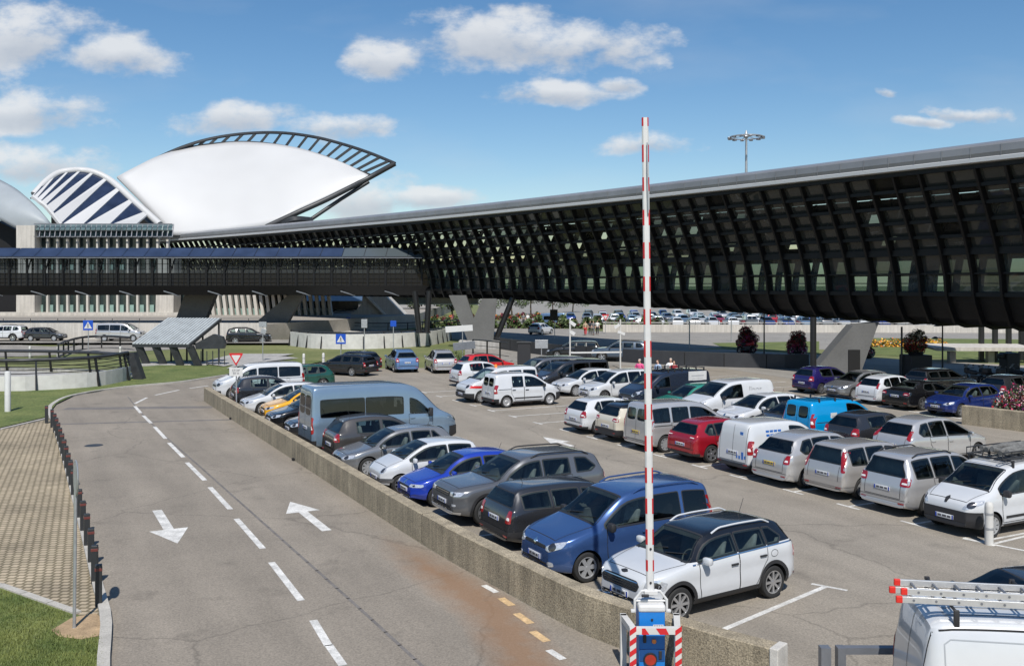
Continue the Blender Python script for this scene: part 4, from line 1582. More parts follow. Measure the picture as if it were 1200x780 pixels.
M['asphalt_lot'] = asphalt('asphalt_lot', (.254, .225, .184))
M['asphalt_ramp'] = asphalt('asphalt_ramp', (.234, .204, .165), rust=True)
M['asphalt_far'] = asphalt('asphalt_far', (.25, .235, .21))
M['paving'] = pmat('paving', (.30, .275, .24), .9, var=.12, vscale=.5, speck=.15, sscale=8)
M['kerb'] = pmat('kerb_stone', (.40, .38, .34), .85, var=.15, vscale=2, speck=.2, sscale=30)
M['grass_ground'] = pmat('grass_ground', (.10, .15, .03), .95, var=.35, vscale=.6, speck=.45, sscale=9, col2=(.15, .17, .05), bump=.6, bscale=14, detail=9)
M['grass_far'] = pmat('grass_far', (.125, .165, .045), .95, var=.3, vscale=.12, speck=.25, sscale=2.5, col2=(.19, .19, .075), detail=9)
M['grass_blade'] = pmat('grass_blade', (.10, .16, .03), .7, var=.4, vscale=1.2, col2=(.2, .22, .06))


def paver_mat():
    m = pmat('grass_pavers', (.37, .31, .22), .9, bump=0, var=.1)
    nt = m.node_tree
    b = nt.nodes['Principled BSDF']
    for l in list(b.inputs['Base Color'].links):
        nt.links.remove(l)
    tc = [n for n in nt.nodes if n.type == 'TEX_COORD'][0]
    mp = nt.nodes.new('ShaderNodeMapping')
    mp.inputs['Rotation'].default_value = (0, 0, math.radians(4))
    nt.links.new(tc.outputs['Object'], mp.inputs['Vector'])
    br = nt.nodes.new('ShaderNodeTexBrick')
    br.inputs['Scale'].default_value = 1
    br.inputs['Brick Width'].default_value = .20
    br.inputs['Row Height'].default_value = .19
    br.inputs['Mortar Size'].default_value = .03
    br.inputs['Mortar Smooth'].default_value = .25
    br.inputs['Color1'].default_value = (.44, .36, .255, 1)
    br.inputs['Color2'].default_value = (.35, .29, .20, 1)
    br.inputs['Mortar'].default_value = (.17, .14, .085, 1)
    nt.links.new(mp.outputs[0], br.inputs['Vector'])
    n = nt.nodes.new('ShaderNodeTexNoise')
    n.inputs['Scale'].default_value = .5
    n.inputs['Detail'].default_value = 8
    n.inputs['Roughness'].default_value = .7
    nt.links.new(tc.outputs['Object'], n.inputs['Vector'])
    r = nt.nodes.new('ShaderNodeMapRange')
    r.inputs['From Min'].default_value = .35
    r.inputs['From Max'].default_value = .65
    r.inputs['To Min'].default_value = .72
    r.inputs['To Max'].default_value = 1.15
    nt.links.new(n.outputs['Fac'], r.inputs['Value'])
    sc = nt.nodes.new('ShaderNodeVectorMath')
    sc.operation = 'SCALE'
    nt.links.new(br.outputs['Color'], sc.inputs[0])
    nt.links.new(r.outputs[0], sc.inputs['Scale'])
    nt.links.new(sc.outputs[0], b.inputs['Base Color'])
    bp = nt.nodes.new('ShaderNodeBump')
    bp.inputs['Strength'].default_value = .8
    bp.inputs['Distance'].default_value = .03
    bp.invert = True
    nt.links.new(br.outputs['Fac'], bp.inputs['Height'])
    nt.links.new(bp.outputs[0], b.inputs['Normal'])
    return m


M['pavers'] = paver_mat()

g = MB()
g.sheet([[Vector((x, y, 0)) for x in (-2500, 2500)] for y in (-60, 3000)])
structure('ground', g, 'grass_far')

# wall that bends towards the exit; outer foot of it
wall_out = [G(243, 474)] + [TS(t, 8.72) for t in (50, 44, 38, 32, 26)]
wall_top = [G(495, 597, .85), G(600, 649, .85), G(655, 675, .85), G(700, 694, .85), G(740, 706.5, .85), G(780, 718, .85), G(850, 738, .85), G(902, 751, .85)]
_c0 = [TS(53.4, 8.78), TS(48, 8.74), TS(42, 8.72), TS(36, 8.70), TS(30.5, 8.68)]
WALL = catmull([Vector((p.x, p.y, 0)) for p in _c0 + wall_top], 5)

# ramp road
kerb_px = [(128.6, 780), (131, 728), (121, 690), (108, 640), (94, 590), (80, 540), (67, 500), (61, 484), (64, 475), (87, 464.5), (144, 455), (209, 449), (244, 444), (290, 437.5), (345, 434)]
KERB = [Vector((-5.2, 12.2, 0)), Vector((-2.6, 3, 0)), Vector((-1.5, -8, 0))][::-1] + [G(*p) for p in kerb_px]
KERBC = catmull(KERB, 6)
ramp = KERBC + [TS(63, 12), TS(60, 13), TS(54, 9.2)] + WALL + [Vector((6.5, 8, 0)), Vector((9, -8, 0))]
structure('ramp_road', flat(ramp, .012), 'asphalt_ramp')
lot_l = offset_line(WALL, 0)
lot = [p + Vector((.0, 0, 0)) for p in WALL] + [Vector((6.5, 8, 0)), Vector((9, -8, 0)), Vector((40, -8, 0)), Vector((70, 26, 0)), Vector((60, 45, 0)), G(1215, 446), G(1100, 446), G(930, 444), G(850, 432), G(760, 428), G(690, 428), G(600, 424), G(545, 425), G(500, 431), G(430, 432), G(330, 434.5), TS(63, 12), TS(60, 13), TS(54, 9.2)]
structure('parking_lot', flat(lot, .008), 'asphalt_lot')

# kerb along the road
kb = MB()
ko = resample(KERBC, .8)
ki = offset_line(ko, .20)
rows = [[p + Vector((0, 0, .0)), p + Vector((0, 0, .11)), q + Vector((0, 0, .11)), q + Vector((0, 0, .0))] for p, q in zip(ko, ki)]
kb.sheet(rows)
structure('road_kerb', kb, 'kerb', fix=True)

# grass-joint pavers with a kerb, grass in front
post_line = [G(115.5, 712), G(107, 665), G(97, 625), G(85, 580), G(73, 535), G(63, 505), G(54.5, 497)]
pv = [offset_line(ko, .2)[i] for i in range(len(ko)) if 16.2 < ko[i].y < 44.5 and ko[i].x < -6.5]
pv_poly = pv + [G(57, 492), G(0, 505), Vector((-40, 41, 0)), Vector((-30, 22.5, 0)), G(0, 690), G(80, 718)]
structure('pavers', flat(pv_poly, .05), 'pavers')
ed = MB()
for a, b in ((G(57, 491), G(0, 504.5)), (G(0, 504.5), Vector((-40, 41, 0))), (G(0, 689), G(92, 722)), (G(0, 689), Vector((-30, 22.2, 0)))):
    n = max(1, round((b - a).length / 1.0))
    for i in range(n):
        p, q = a.lerp(b, i / n), a.lerp(b, (i + .96) / n)
        ed.beam(p + Vector((0, 0, .04)), q + Vector((0, 0, .04)), .16, .10)
structure('paver_kerb', ed, 'kerb', fix=True)
gr = [p for p in offset_line(ko, .2) if p.y < 17.6] + [G(92, 724), G(0, 691), Vector((-30, 22.2, 0)), Vector((-40, 0, 0)), Vector((-3, -8, 0))]
structure('lawn', flat(gr, .06), 'grass_ground')
structure('dirt_patch', flat([G(60, 742), G(85, 727), G(112, 722), G(122, 730), G(121, 748), G(95, 753), G(70, 750)], .068), 'dirt')
gl = [p for p in offset_line(ko, .2) if p.y > 44 and p.x < -17] + [G(300, 421), G(200, 428), G(0, 462), Vector((-60, 52, 0)), Vector((-45, 42, 0)), G(0, 500), G(55, 489)]
structure('verge', flat([G(60, 482), G(66, 474.5), G(88, 463.8), G(145, 454.2), G(210, 448), G(250, 442), G(300, 434), G(345, 431), G(380, 424), G(300, 420), G(150, 432), G(0, 452), Vector((-60, 52, 0)), Vector((-45, 42, 0)), G(0, 503), G(55, 490)], .09), 'grass_ground')

# grass blades near the camera
bl = MB()
for i in range(9000):
    u, v = R.uniform(-5, 128), R.uniform(694, 790)
    if (v < 690 + u * .36 + 4) or ((u - 95) / 34) ** 2 + ((v - 738) / 15) ** 2 < R.uniform(.6, 1.1) or u > 122:
        continue
    p = G(u, v) + Vector((0, 0, .06))
    a, h = R.uniform(0, 6.3), R.uniform(.03, .075)
    dx = Vector((math.cos(a), math.sin(a), 0)) * .008
    lean = Vector((R.uniform(-.03, .03), R.uniform(-.03, .03), h))
    bl.add([p - dx, p + dx, p + lean], [(0, 1, 2)])
tag(bl.build('grass', 'grass_blade', fix=False), 'short sunlit grass on the verge in the lower left corner', 'grass', kind='stuff')

# white paint
def stripe(mb, a, b, wd, z=.016):
    d = (b - a).normalized()
    n = Vector((-d.y, d.x, 0)) * wd / 2
    pts = [Vector((p.x, p.y, z)) for p in (a - n, b - n, b + n, a + n)]
    mb.add(pts, [(0, 1, 2, 3)])


dash = MB()
for a, b in [((385, 757), (367, 727)), ((402, 780), (385, 756)), ((353, 704), (318, 659)), ((308, 643), (277, 608)), ((270, 597), (246, 571)), ((240, 563), (219, 542)),
             ((215, 536), (198, 519)), ((194, 514), (181, 500)), ((177, 496), (168, 487)), ((165, 484), (158, 476)), ((158, 473), (172, 466)), ((182, 463), (210, 457))]:
    stripe(dash, G(*a), G(*b), .15)
for k in range(2):
    stripe(dash, G(222, 455) + k * (G(262, 449.5) - G(222, 455)), G(244, 452) + k * (G(262, 449.5) - G(222, 455)), .15)
structure('lane_dashes', dash, 'white_line')
d2 = MB()
for a, b in [((567, 686), (582, 694.5)), ((643, 762), (660, 773)), ((672, 782), (690, 795))]:
    stripe(d2, G(*a), G(*b), .14)
structure('edge_dashes', d2, 'white_line')
d3 = MB()
for a, b in [((587, 701), (600, 710)), ((605, 719), (622, 731)), ((624, 740), (641, 752))]:
    stripe(d3, G(*a), G(*b), .16)
structure('rusty_dashes', d3, 'rust_line')


def arrow(mb, base, d, ln, wd, hl, hw, z=.016):
    d = d.normalized()
    n = Vector((-d.y, d.x, 0))
    P = [base - n * wd / 2, base + n * wd / 2, base + d * (ln - hl) + n * wd / 2, base + d * (ln - hl) + n * hw / 2, base + d * ln, base + d * (ln - hl) - n * hw / 2, base + d * (ln - hl) - n * wd / 2]
    P = [Vector((p.x, p.y, z)) for p in P]
    mb.add(P, [(0, 6, 2, 1)])
    mb.add(P, [(3, 5, 4)])


ar = MB()
b_ = G(184, 598)
arrow(ar, b_, G(208, 637) - b_, (G(208, 637) - b_).length, .25, 1.5, .95)
b_ = G(383, 622)
arrow(ar, b_, G(340, 588) - b_, (G(340, 588) - b_).length, .25, 1.4, .95)
b_ = G(671, 523)
arrow(ar, b_, G(636, 512) - b_, 2.5, .22, 1.5, .9, .014)
structure('road_arrows', ar, 'white_line')
# tar strips across the ramp
tar = MB()
stripe(tar, G(76, 479), G(250, 477), .9, .0145)
stripe(tar, G(70, 497), G(300, 491), .35, .0145)
seam = [G(150, 465), G(162, 480), G(190, 508), G(240, 552), G(330, 632), G(420, 712), G(505, 790)]
for a, b in zip(resample(catmull(seam, 5), .7), resample(catmull(seam, 5), .7)[1:]):
    stripe(tar, a, b + (b - a) * .05, .07, .0145)
M['tar'] = pmat('tar_strip', (.155, .142, .13), .85, var=.2, vscale=1.5, speck=.2, sscale=20)
structure('road_repair', tar, 'tar')
mh = MB()
mh.lathe([(.34, 0), (.34, .006), (1e-4, .006)], 24)
mo = tag(mh.build('manhole_cover', 'dark_steel', smooth=40), 'small dark round manhole cover in the ramp road near the row of posts', 'manhole cover')
mo.location = G(110, 522) + Vector((0, 0, .013))

# stalls
T0 = 15.57
TB = [15.57, 17.5, 19.73, 21.9, 24.4, 26.4, 28.7, 31.1, 33.4, 35.6, 38.0, 40.5]
st = MB()
for k in range(-3, 17):
    t = TB[k] if 0 <= k < 12 else T0 + 2.27 * k
    if k <= 12:
        stripe(st, TS(t, 20.85), TS(t, 25.8), .10, .012)
        stripe(st, TS(t - .42, 20.85), TS(t + .42, 20.85), .10, .0125)
for k in range(13, 17):
    t = T0 + 2.27 * k
    stripe(st, TS(t, 20.95), TS(t, 25.8), .10, .012)
    stripe(st, TS(t - .42, 20.9), TS(t + .42, 20.9), .10, .0125)
for k in range(1, 17):
    t = 14.2 + 2.48 * k
    stripe(st, TS(t, 9.1), TS(t, 14.0), .10, .012)
    stripe(st, TS(t - .42, 14.0), TS(t + .42, 14.0), .10, .0125)
stripe(st, G(835, 743), G(968, 687), .12, .012)
stripe(st, G(951, 684), G(993, 692), .10, .0125)
for k in range(0, 14):
    t = 20 + 2.35 * k
    stripe(st, TS(t, 26.6), TS(t, 31.6), .10, .012)
    if k > 3:
        stripe(st, TS(t + 1, 39.2), TS(t + 1, 44), .10, .012)
        stripe(st, TS(t + .55, 39.2), TS(t + 1.45, 39.2), .12, .0125)
# hatched nose by the bollard
stripe(st, G(1128, 631), G(1215, 648), .10, .012)
stripe(st, G(1165, 637), G(1215, 625), .10, .012)
structure('stall_markings', st, 'white_line')

# plaza, far roads and paths
structure('plaza', flat([G(545, 398), G(620, 396), G(760, 404), G(1230, 438), G(1230, 470), G(930, 450), G(760, 432), G(545, 428)], .004), 'asphalt_far')
structure('far_road', flat([G(520, 378), G(640, 375), G(690, 388), (Vector((90, 130, 0))), Vector((90, 105, 0)), G(1230, 415.5), G(850, 407), G(760, 410), G(600, 402), G(520, 396)], .006), 'asphalt_far')
structure('footpath', flat([G(790, 410), G(850, 409.5), G(960, 416), G(1230, 430), G(1230, 438), G(950, 424), G(800, 416)], .02), 'paving')
structure('green_bed', flat([G(1012, 396), G(1230, 398), G(1230, 427), G(1010, 415)], .024), 'grass_ground')
structure('green_strip', flat([G(835, 402), G(960, 400), G(960, 414), G(850, 408.5)], .028), 'grass_ground')
structure('station_road', flat([Vector((-160, 99, 0)), Vector((-160, 105, 0)), Vector((-30, 105, 0)), Vector((-18, 104.5, 0)), Vector((-18, 98.5, 0)), Vector((-60, 99, 0))], .25), 'asphalt_far')
structure('loop_path', flat([G(-20, 402), G(60, 406), G(150, 402), G(235, 404), G(235, 408), G(150, 412), G(60, 416), G(-20, 420)], .02), 'asphalt_far')
structure('near_path', flat([G(232, 427), G(275, 416), G(345, 416), G(300, 425), G(262, 431)], .14), 'concrete')
# raised forecourt of the station, held by a wall
fc = MB()
fc.prism([Vector((-200, 105.3, -.1)), Vector((-27, 105.3, -.1)), Vector((-14, 140, -.1)), Vector((-14, 230, -.1)), Vector((-200, 230, -.1))], (0, 0, 2.0))
structure('forecourt', fc, 'paving', fix=True)
structure('distant_car_park', flat([Vector((2, 136, 0)), Vector((160, 136, 0)), Vector((900, 900, 0)), Vector((-60, 900, 0))], .02), 'asphalt_far')
# ------------------------------------------------------------------ low walls of the car park
def wall_along(name, label, line, h, th, mat, cap=None, cat='wall', z0=0.0):
    ln = resample(line, .9)
    b = offset_line(ln, -th)
    mb = MB()
    rows = [[p + Vector((0, 0, z0)), p + Vector((0, 0, z0 + h - .015)), p.lerp(q, .06) + Vector((0, 0, z0 + h)), q.lerp(p, .06) + Vector((0, 0, z0 + h)), q + Vector((0, 0, z0 + h - .015)), q + Vector((0, 0, z0))] for p, q in zip(ln, b)]
    mb.sheet(rows)
    for r in (rows[0], rows[-1]):
        mb.add(r, [tuple(range(6))])
    o = mb.build(name, mat, fix=True)
    if label:
        tag(o, label, cat)
    return o, ln


# the wall line runs far -> near with the stalls on its left-hand... keep thickness towards the stalls
probe = offset_line(WALL, 1.0)[10]
sgn = 1 if (probe - WALL[10]).dot(SV) > 0 else -1
wl = WALL if sgn < 0 else WALL[::-1]
cw, _ = wall_along('concrete_wall', 'long low exposed-aggregate concrete wall between the ramp road and the parked cars', wl, .74, .34, 'aggregate')
e0 = WALL[-1]
dd = (WALL[-1] - WALL[-2]).normalized()
nn = Vector((-dd.y, dd.x, 0)) * sgn
eb = MB()
eb.bbox(e0 + dd * .07 + nn * .17 + Vector((0, 0, .375)), (.14, .38, .765), math.atan2(dd.y, dd.x), .015)
eb.build('end_block', 'wall_cap', cw, fix=True)
for p0, p1 in zip(resample(WALL, 11.0)[1:-1], resample(WALL, 11.0)[2:]):
    dj = (p1 - p0).normalized()
    nj = Vector((-dj.y, dj.x, 0)) * sgn
    jb = MB()
    jb.box(p0 + nj * .17 + Vector((0, 0, .371)), (.012, .346, .744), math.atan2(dj.y, dj.x))
    jb.build('panel_joint', 'arch', cw)
# small dark drain mouths at its foot
for (u, v) in ((364, 538), (295, 491)):
    q = MB()
    p = min(WALL, key=lambda w_: (w_ - G(u, v)).length)
    q.bbox(p + Vector((0, 0, .05)) - SV * .02, (.10, .2, .09), HEAD, .01)
    q.build('drain_mouth', 'arch', cw, fix=True)

pl_o, _ = wall_along('planter_wall', 'low concrete planter wall holding the pink flowers at the right edge', [G(1127, 497), G(1160, 501), G(1215, 508), G(1275, 518)][::-1], .85, .35, 'aggregate')
soil = flat([G(1133, 483), G(1215, 489), Vector((34, 41, 0)), Vector((33, 47, 0)), G(1140, 476)], .6)
soil.build('soil', 'dirt', pl_o)

# dark parapet under the walkway, with posts
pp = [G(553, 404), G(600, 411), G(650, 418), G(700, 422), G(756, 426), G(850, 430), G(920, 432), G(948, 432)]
M['dark_panel'] = pmat('dark_panel', (.03, .031, .034), .55, var=.3, vscale=.6)  # dark panels, with the shade on them put into the colour too
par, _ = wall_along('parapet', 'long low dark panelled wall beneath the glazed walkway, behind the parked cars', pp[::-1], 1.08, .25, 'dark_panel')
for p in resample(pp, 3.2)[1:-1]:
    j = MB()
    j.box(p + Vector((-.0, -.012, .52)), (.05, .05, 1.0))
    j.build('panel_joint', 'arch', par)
# grey retaining wall in front of the forecourt, low wall beyond the roads
rw, _ = wall_along('retaining_wall', 'pale concrete retaining wall behind the road below the station', [Vector((-200, 105.0, 0)), Vector((-27, 105.0, 0))][::-1], 2.05, .35, 'concrete_light')
for z in (2.3, 2.55):
    q = MB()
    q.beam((-200, 105.2, z), (-27, 105.2, z), .05, .05)
    q.build('rail', 'dark_steel', rw)
q = MB()
for x in range(-200, -27, 3):
    q.box((x, 105.2, 2.3), (.05, .05, .5))
q.build('rail_posts', 'dark_steel', rw)
bw, bl_ = wall_along('boundary_wall', 'long low pale concrete wall with rails in front of the distant car park', [Vector((12, 126, 0)), Vector((40, 125, 0)), Vector((130, 121, 0))][::-1], 1.0, .3, 'concrete_light')
for z in (1.25, 1.6):
    q = MB()
    q.tube([p + Vector((0, .1, z)) for p in resample(bl_, 6)], .05, 5)
    q.build('rail', 'white_dirty' if z < 1.5 else 'dark_steel', bw)
q = MB()
for p in resample(bl_, 3):
    q.box(p + Vector((0, .1, 1.3)), (.06, .06, .7))
q.build('rail_posts', 'dark_steel', bw)

# ------------------------------------------------------------------ glazed walkway
ZT = 14.0
gp = []
for u, v in ((200, 275), (250, 271), (350, 262), (450, 253), (540, 243), (650, 231), (760, 218), (900, 201), (1000, 188), (1100, 175), (1200, 163)):
    d = FPX * (ZT - CAMH) / (HZ - v)
    gp.append(Vector(((u - 600) * d / FPX, d, 0)))
# smooth the pixel noise out of the line
for _ in range(3):
    gp = [gp[0]] + [(gp[i - 1] + gp[i] * 2 + gp[i + 1]) / 4 for i in range(1, len(gp) - 1)] + [gp[-1]]
gp.append(gp[-1] + (gp[-1] - gp[-2]).normalized() * 14)
gp.append(gp[-1] + (gp[-1] - gp[-2]).normalized() * 14)
gp = [gp[0] + (gp[0] - gp[1]).normalized() * 8] + gp
GL = resample(catmull(gp, 8), 1.72)
NG = len(GL)
GT = [(GL[min(i + 1, NG - 1)] - GL[max(i - 1, 0)]).normalized() for i in range(NG)]
GN = [Vector((t.y, -t.x, 0)) for t in GT]
if GN[NG // 2].dot(Vector((0, -1, 0))) < 0:
    GN = [-n for n in GN]
belly = pchip([53, 57, 62, 68, 77.6, 87, 98, 120], [3.68, 3.80, 3.94, 4.12, 4.43, 4.62, 4.95, 5.0])
WID = 16.0


def sect(i, far=False):
    zb = belly(GL[i].y + 2.6)
    p = [(-.45, 12.9), (-1.0, 11.95), (-1.55, 11.0), (-2.07, 10.1), (-2.52, 9.2), (-2.9, 8.3), (-3.3, 7.0), (-3.45, 5.75), (-3.6, 5.25), (-4.2, zb + .35), (-5.2, zb), (-8, zb - .12)]
    return [((-WID - n) if far else n, z) for n, z in p]


def GP(i, n, z):
    p = GL[i] + GN[i] * n
    return Vector((p.x, p.y, z))


wk = thing('glazed_walkway', 'long dark ribbed glazed walkway raised over the car park under a grey metal roof', 'building', (0, 0, 0))
M['roof_metal'] = pmat('roof_metal', (.25, .255, .265), .42, metal=.35, var=.12, vscale=.4)
M['roof_lip'] = pmat('roof_lip', (.62, .63, .65), .45, metal=.3)
M['rib'] = pmat('walkway_rib', (.007, .007, .0075), .5, var=.3, spec=.3)
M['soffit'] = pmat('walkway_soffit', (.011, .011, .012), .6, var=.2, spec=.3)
M['wk_floor'] = pmat('walkway_floor', (.25, .24, .22), .6)
M['pane_dark'] = tinted('pane_dark', (.50, .52, .48), .20, .015)
M['pane_dark'].node_tree.nodes['Principled BSDF'].inputs['Specular IOR Level'].default_value = .5
M['pane_mid'] = tinted('pane_mid', (.62, .66, .62), .40)
M['pane_clear'] = tinted('pane_clear', (.62, .74, .72), .45)
M['pane_band'] = tinted('pane_band', (.70, .84, .84), .62)
M['pane_open'] = tinted('pane_open', (.9, .88, .80), .85)
M['pane_solid'] = pmat('pane_solid', (.03, .032, .03), .18, var=.4, vscale=.4)
rf = MB()
rf.sheet([[GP(i, 0, ZT), GP(i, -3, ZT + .55), GP(i, -8, ZT + .9), GP(i, -13, ZT + .55), GP(i, -WID, ZT)] for i in range(NG)])
rf.build('roof', 'roof_metal', wk)
fa = MB()
fa.sheet([[GP(i, .02, ZT + .003), GP(i, .14, ZT - .12), GP(i, .16, ZT - .5), GP(i, .10, ZT - .72)] for i in range(NG)])
fa.sheet([[GP(i, -WID - .02, ZT + .003), GP(i, -WID - .16, ZT - .3), GP(i, -WID - .1, ZT - .72)] for i in range(NG)])
for i in range(0, NG):
    fa.beam(GP(i, .165, ZT - .10), GP(i, .17, ZT - .68), .03, .02, up=GN[i])
fa.build('fascia', 'roof_metal', wk)
lp = MB()
lp.sheet([[GP(i, .12, ZT - .723), GP(i, .18, ZT - .76), GP(i, .16, ZT - .96), GP(i, -.2, ZT - 1.0), GP(i, -.5, ZT - 1.08)] for i in range(NG)])
lp.build('gutter', 'roof_lip', wk)
sf = MB()
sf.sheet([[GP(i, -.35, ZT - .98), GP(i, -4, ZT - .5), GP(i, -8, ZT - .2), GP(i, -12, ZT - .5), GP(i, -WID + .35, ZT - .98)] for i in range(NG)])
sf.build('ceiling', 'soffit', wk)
fl = MB()
fl.sheet([[GP(i, -3.75, 5.3), GP(i, -12.25, 5.3)] for i in range(NG)])
fl.build('floor', 'wk_floor', wk)
ub = MB()
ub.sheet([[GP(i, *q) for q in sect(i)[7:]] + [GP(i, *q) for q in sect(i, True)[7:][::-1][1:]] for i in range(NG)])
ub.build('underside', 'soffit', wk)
# panes, a little set back between the ribs
near, farp = MB(), MB()
RG = random.Random(3)
for i in range(NG - 1):
    a, b = sect(i), sect(i + 1)
    left = GL[i].x < -8
    mid = -8 <= GL[i].x < 6
    for k in range(7):
        vs = [GP(i, *a[k]), GP(i + 1, *b[k]), GP(i + 1, *b[k + 1]), GP(i, *a[k + 1])]
        if k == 5:
            near.cur = RG.choice([0, 2, 5, 0])
        elif k == 6:
            near.cur = RG.choice([2, 5, 5, 5, 0])
        elif left:
            near.cur = RG.choice([3, 3, 3, 1])
        elif mid:
            near.cur = RG.choice([3, 1, 1, 0, 3, 0])
        else:
            near.cur = RG.choice([0, 0, 0, 0, 0, 0, 0, 1, 1, 3])
        near.add(vs, [(0, 1, 2, 3)])
        a2, b2 = sect(i, True), sect(i + 1, True)
        vs = [GP(i, *a2[k]), GP(i + 1, *b2[k]), GP(i + 1, *b2[k + 1]), GP(i, *a2[k + 1])]
        farp.cur = RG.choice([5, 5, 5, 2, 4]) if k >= 5 else (3 if left else (RG.choice([3, 3, 4, 4, 4]) if mid else RG.choice([4] * 9 + [3])))
        farp.add(vs, [(0, 1, 2, 3)])
PM = ['pane_dark', 'pane_mid', 'pane_clear', 'pane_open', 'pane_solid', 'pane_band']
near.build('glazing', PM, wk, fix=False)
farp.build('rear_glazing', PM, wk, fix=False)
# horizontal rails
hr = MB()
for k, hh in ((0, .22), (1, .20), (2, .20), (3, .20), (4, .20), (5, .40), (6, .10), (7, .24)):
    for fside in (False, True):
        for i in range(NG - 1):
            sg_ = -.16 if fside else .16
            a_, b_ = sect(i, fside)[k], sect(i + 1, fside)[k]
            hr.beam(GP(i, a_[0] + sg_, a_[1] - .06), GP(i + 1, b_[0] + sg_, b_[1] - .06), .30, hh)
for i in range(NG - 1):       # handrail inside
    hr.beam(GP(i, -3.75, 6.35), GP(i + 1, -3.75, 6.35), .06, .06)
hr.build('glazing_bar', 'rib', wk)


def rib_mesh(i):
    mb = MB()
    t = GT[i]
    if True:
        s1 = sect(i, False)
        s2 = sect(i, True)
        pts = [Vector(q) for q in s1] + [Vector(q) for q in s2[:-1][::-1]]
        dep = [.30, .38, .42, .46, .48, .48, .46, .44, .42, .38, .22, .10]
        dep = dep + dep[:-1][::-1]
        rows = []
        for k, p in enumerate(pts):
            tg = (pts[min(k + 1, len(pts) - 1)] - pts[max(k - 1, 0)]).normalized()
            nr = Vector((tg.y, -tg.x))
            if nr.dot(p - Vector((-8, 9))) < 0:
                nr = -nr
            o = p + nr * dep[k]
            i_ = p - nr * .14
            w1, w2 = .075, .13
            rows.append([GP(i, o.x, o.y) - t * w1, GP(i, o.x, o.y) + t * w1, GP(i, i_.x, i_.y) + t * w2, GP(i, i_.x, i_.y) - t * w2, GP(i, o.x, o.y) - t * w1])
        mb.sheet(rows)
        mb.add(rows[-1][:4], [(0, 1, 2, 3)])
        mb.add(rows[0][:4], [(0, 1, 2, 3)])
    return mb


vis = sorted(range(NG), key=lambda i: GL[i].length)
for i in vis[:98]:
    rib_mesh(i).build('rib', 'rib', wk, fix=True)
rest = MB()
for i in vis[98:]:
    m_ = rib_mesh(i)
    rest.add(m_.v, m_.f)
if rest.v:
    tag(rest.build('rib', 'rib', wk, fix=True), kind='stuff')

# inclined concrete pylons beneath it
def fin(name, poly, d, th, mat, label, cat='pylon', z=None):
    mb = MB()
    pts = [D(u, v, d) for u, v in poly]
    mb.prism(pts, (0, th, 0))
    o = mb.build(name, mat, fix=True)
    return tag(o, label, cat)


M['concrete_shaded'] = pmat('pylon_concrete', (.115, .115, .112), .75, var=.15, vscale=.5, speck=.1, sscale=8)  # shade under walkway and footbridge is put into this darker concrete colour
py = fin('concrete_pylon', [(948, 442), (1000, 381), (1030, 377.5), (1007, 442)], 62.0, 1.3, 'concrete_shaded', 'slanted grey concrete pylon carrying the right half of the walkway')
dm = MB()
dm.box(D(1001, 425, 61.95) + Vector((0, 0, 0)), (.75, .08, 1.7))
dm.build('doorway', 'arch', py)
lf = fin('concrete_pylon', [(526, 346), (546, 346), (555, 373), (565, 350), (582, 350), (578, 401), (549, 401)], 94, 1.4, 'concrete_shaded', 'forked V-shaped concrete pylon under the middle of the walkway')
q = MB()
q.bbox(D(569, 404, 94) + Vector((0, .7, 0)), (5.2, 3.4, .9), 0, .05)
q.build('plinth', 'concrete', lf, fix=True)
for (a, b, lab) in (((601, 353), (581, 398), 'leaning black steel strut right beside the forked pylon'), ((486, 345), (491.5, 390), 'left of the two slender black posts under the walkway corner'), ((503, 345), (500, 390), 'right of the two slender black posts under the walkway corner'), ((953, 378), (953, 432), 'upright black steel post left of the slanted pylon')):
    q = MB()
    d = 60 if a[0] > 900 else 95
    pa, pb = D(*a, d), D(*b, d)
    pa.z += .35
    q.tube([pa, pb], .20 if d < 80 else .28, 10)
    f_ = MB()
    f_.lathe([(.4, 0), (.4, .12), (.28, .2)], 14, c=(pb.x, pb.y, pb.z))
    o = tag(q.build('steel_strut', 'black_metal', smooth=40), lab, 'post')
    f_.build('base', 'black_metal', o)

# ------------------------------------------------------------------ footbridge to the station
fb = thing('footbridge', 'dark glazed footbridge with a blue-grey panelled roof crossing to the station', 'bridge', (0, 0, 0))
Y0, Y1 = 105.5, 111.0
X0, X1 = -120.0, -9.0
M['solar'] = pmat('roof_panel_blue', (.035, .052, .10), .3, metal=.2, var=.25, vscale=.5)
M['solar_grey'] = pmat('roof_panel_grey', (.09, .11, .12), .3, metal=.2)
r_ = MB()
n = 46
for i in range(n):
    xa = X0 + (X1 - X0) * i / n
    xb = X0 + (X1 - X0) * (i + 1) / n - .07
    r_.cur = 1 if i > n - 5 else 0
    r_.add([(xa, Y0 - .6, 9.35), (xb, Y0 - .6, 9.35), (xb, Y0 + 1.3, 10.35), (xa, Y0 + 1.3, 10.35)], [(0, 1, 2, 3)])
r_.build('roof_panel', ['solar', 'solar_grey'], fb)
r_ = MB()
r_.prism([Vector((X0, Y0 - .55, 9.26)), Vector((X0, Y0 + 1.3, 10.28)), Vector((X0, Y1 - 1, 10.28)), Vector((X0, Y1 + .5, 9.3))], (X1 - X0, 0, 0))
r_.build('roof', 'dark_steel', fb, fix=True)
r_ = MB()
r_.tube([(X0, Y0 - .66, 9.2), (X1, Y0 - .66, 9.2)], .07, 6)
for i in range(0, n * 2):
    x = X0 + (X1 - X0) * i / n / 2
    r_.beam((x, Y0 - .62, 9.22), (x, Y0 - .1, 8.8), .05, .05)
r_.build('gutter', 'grey_steel', fb)
dk = MB()
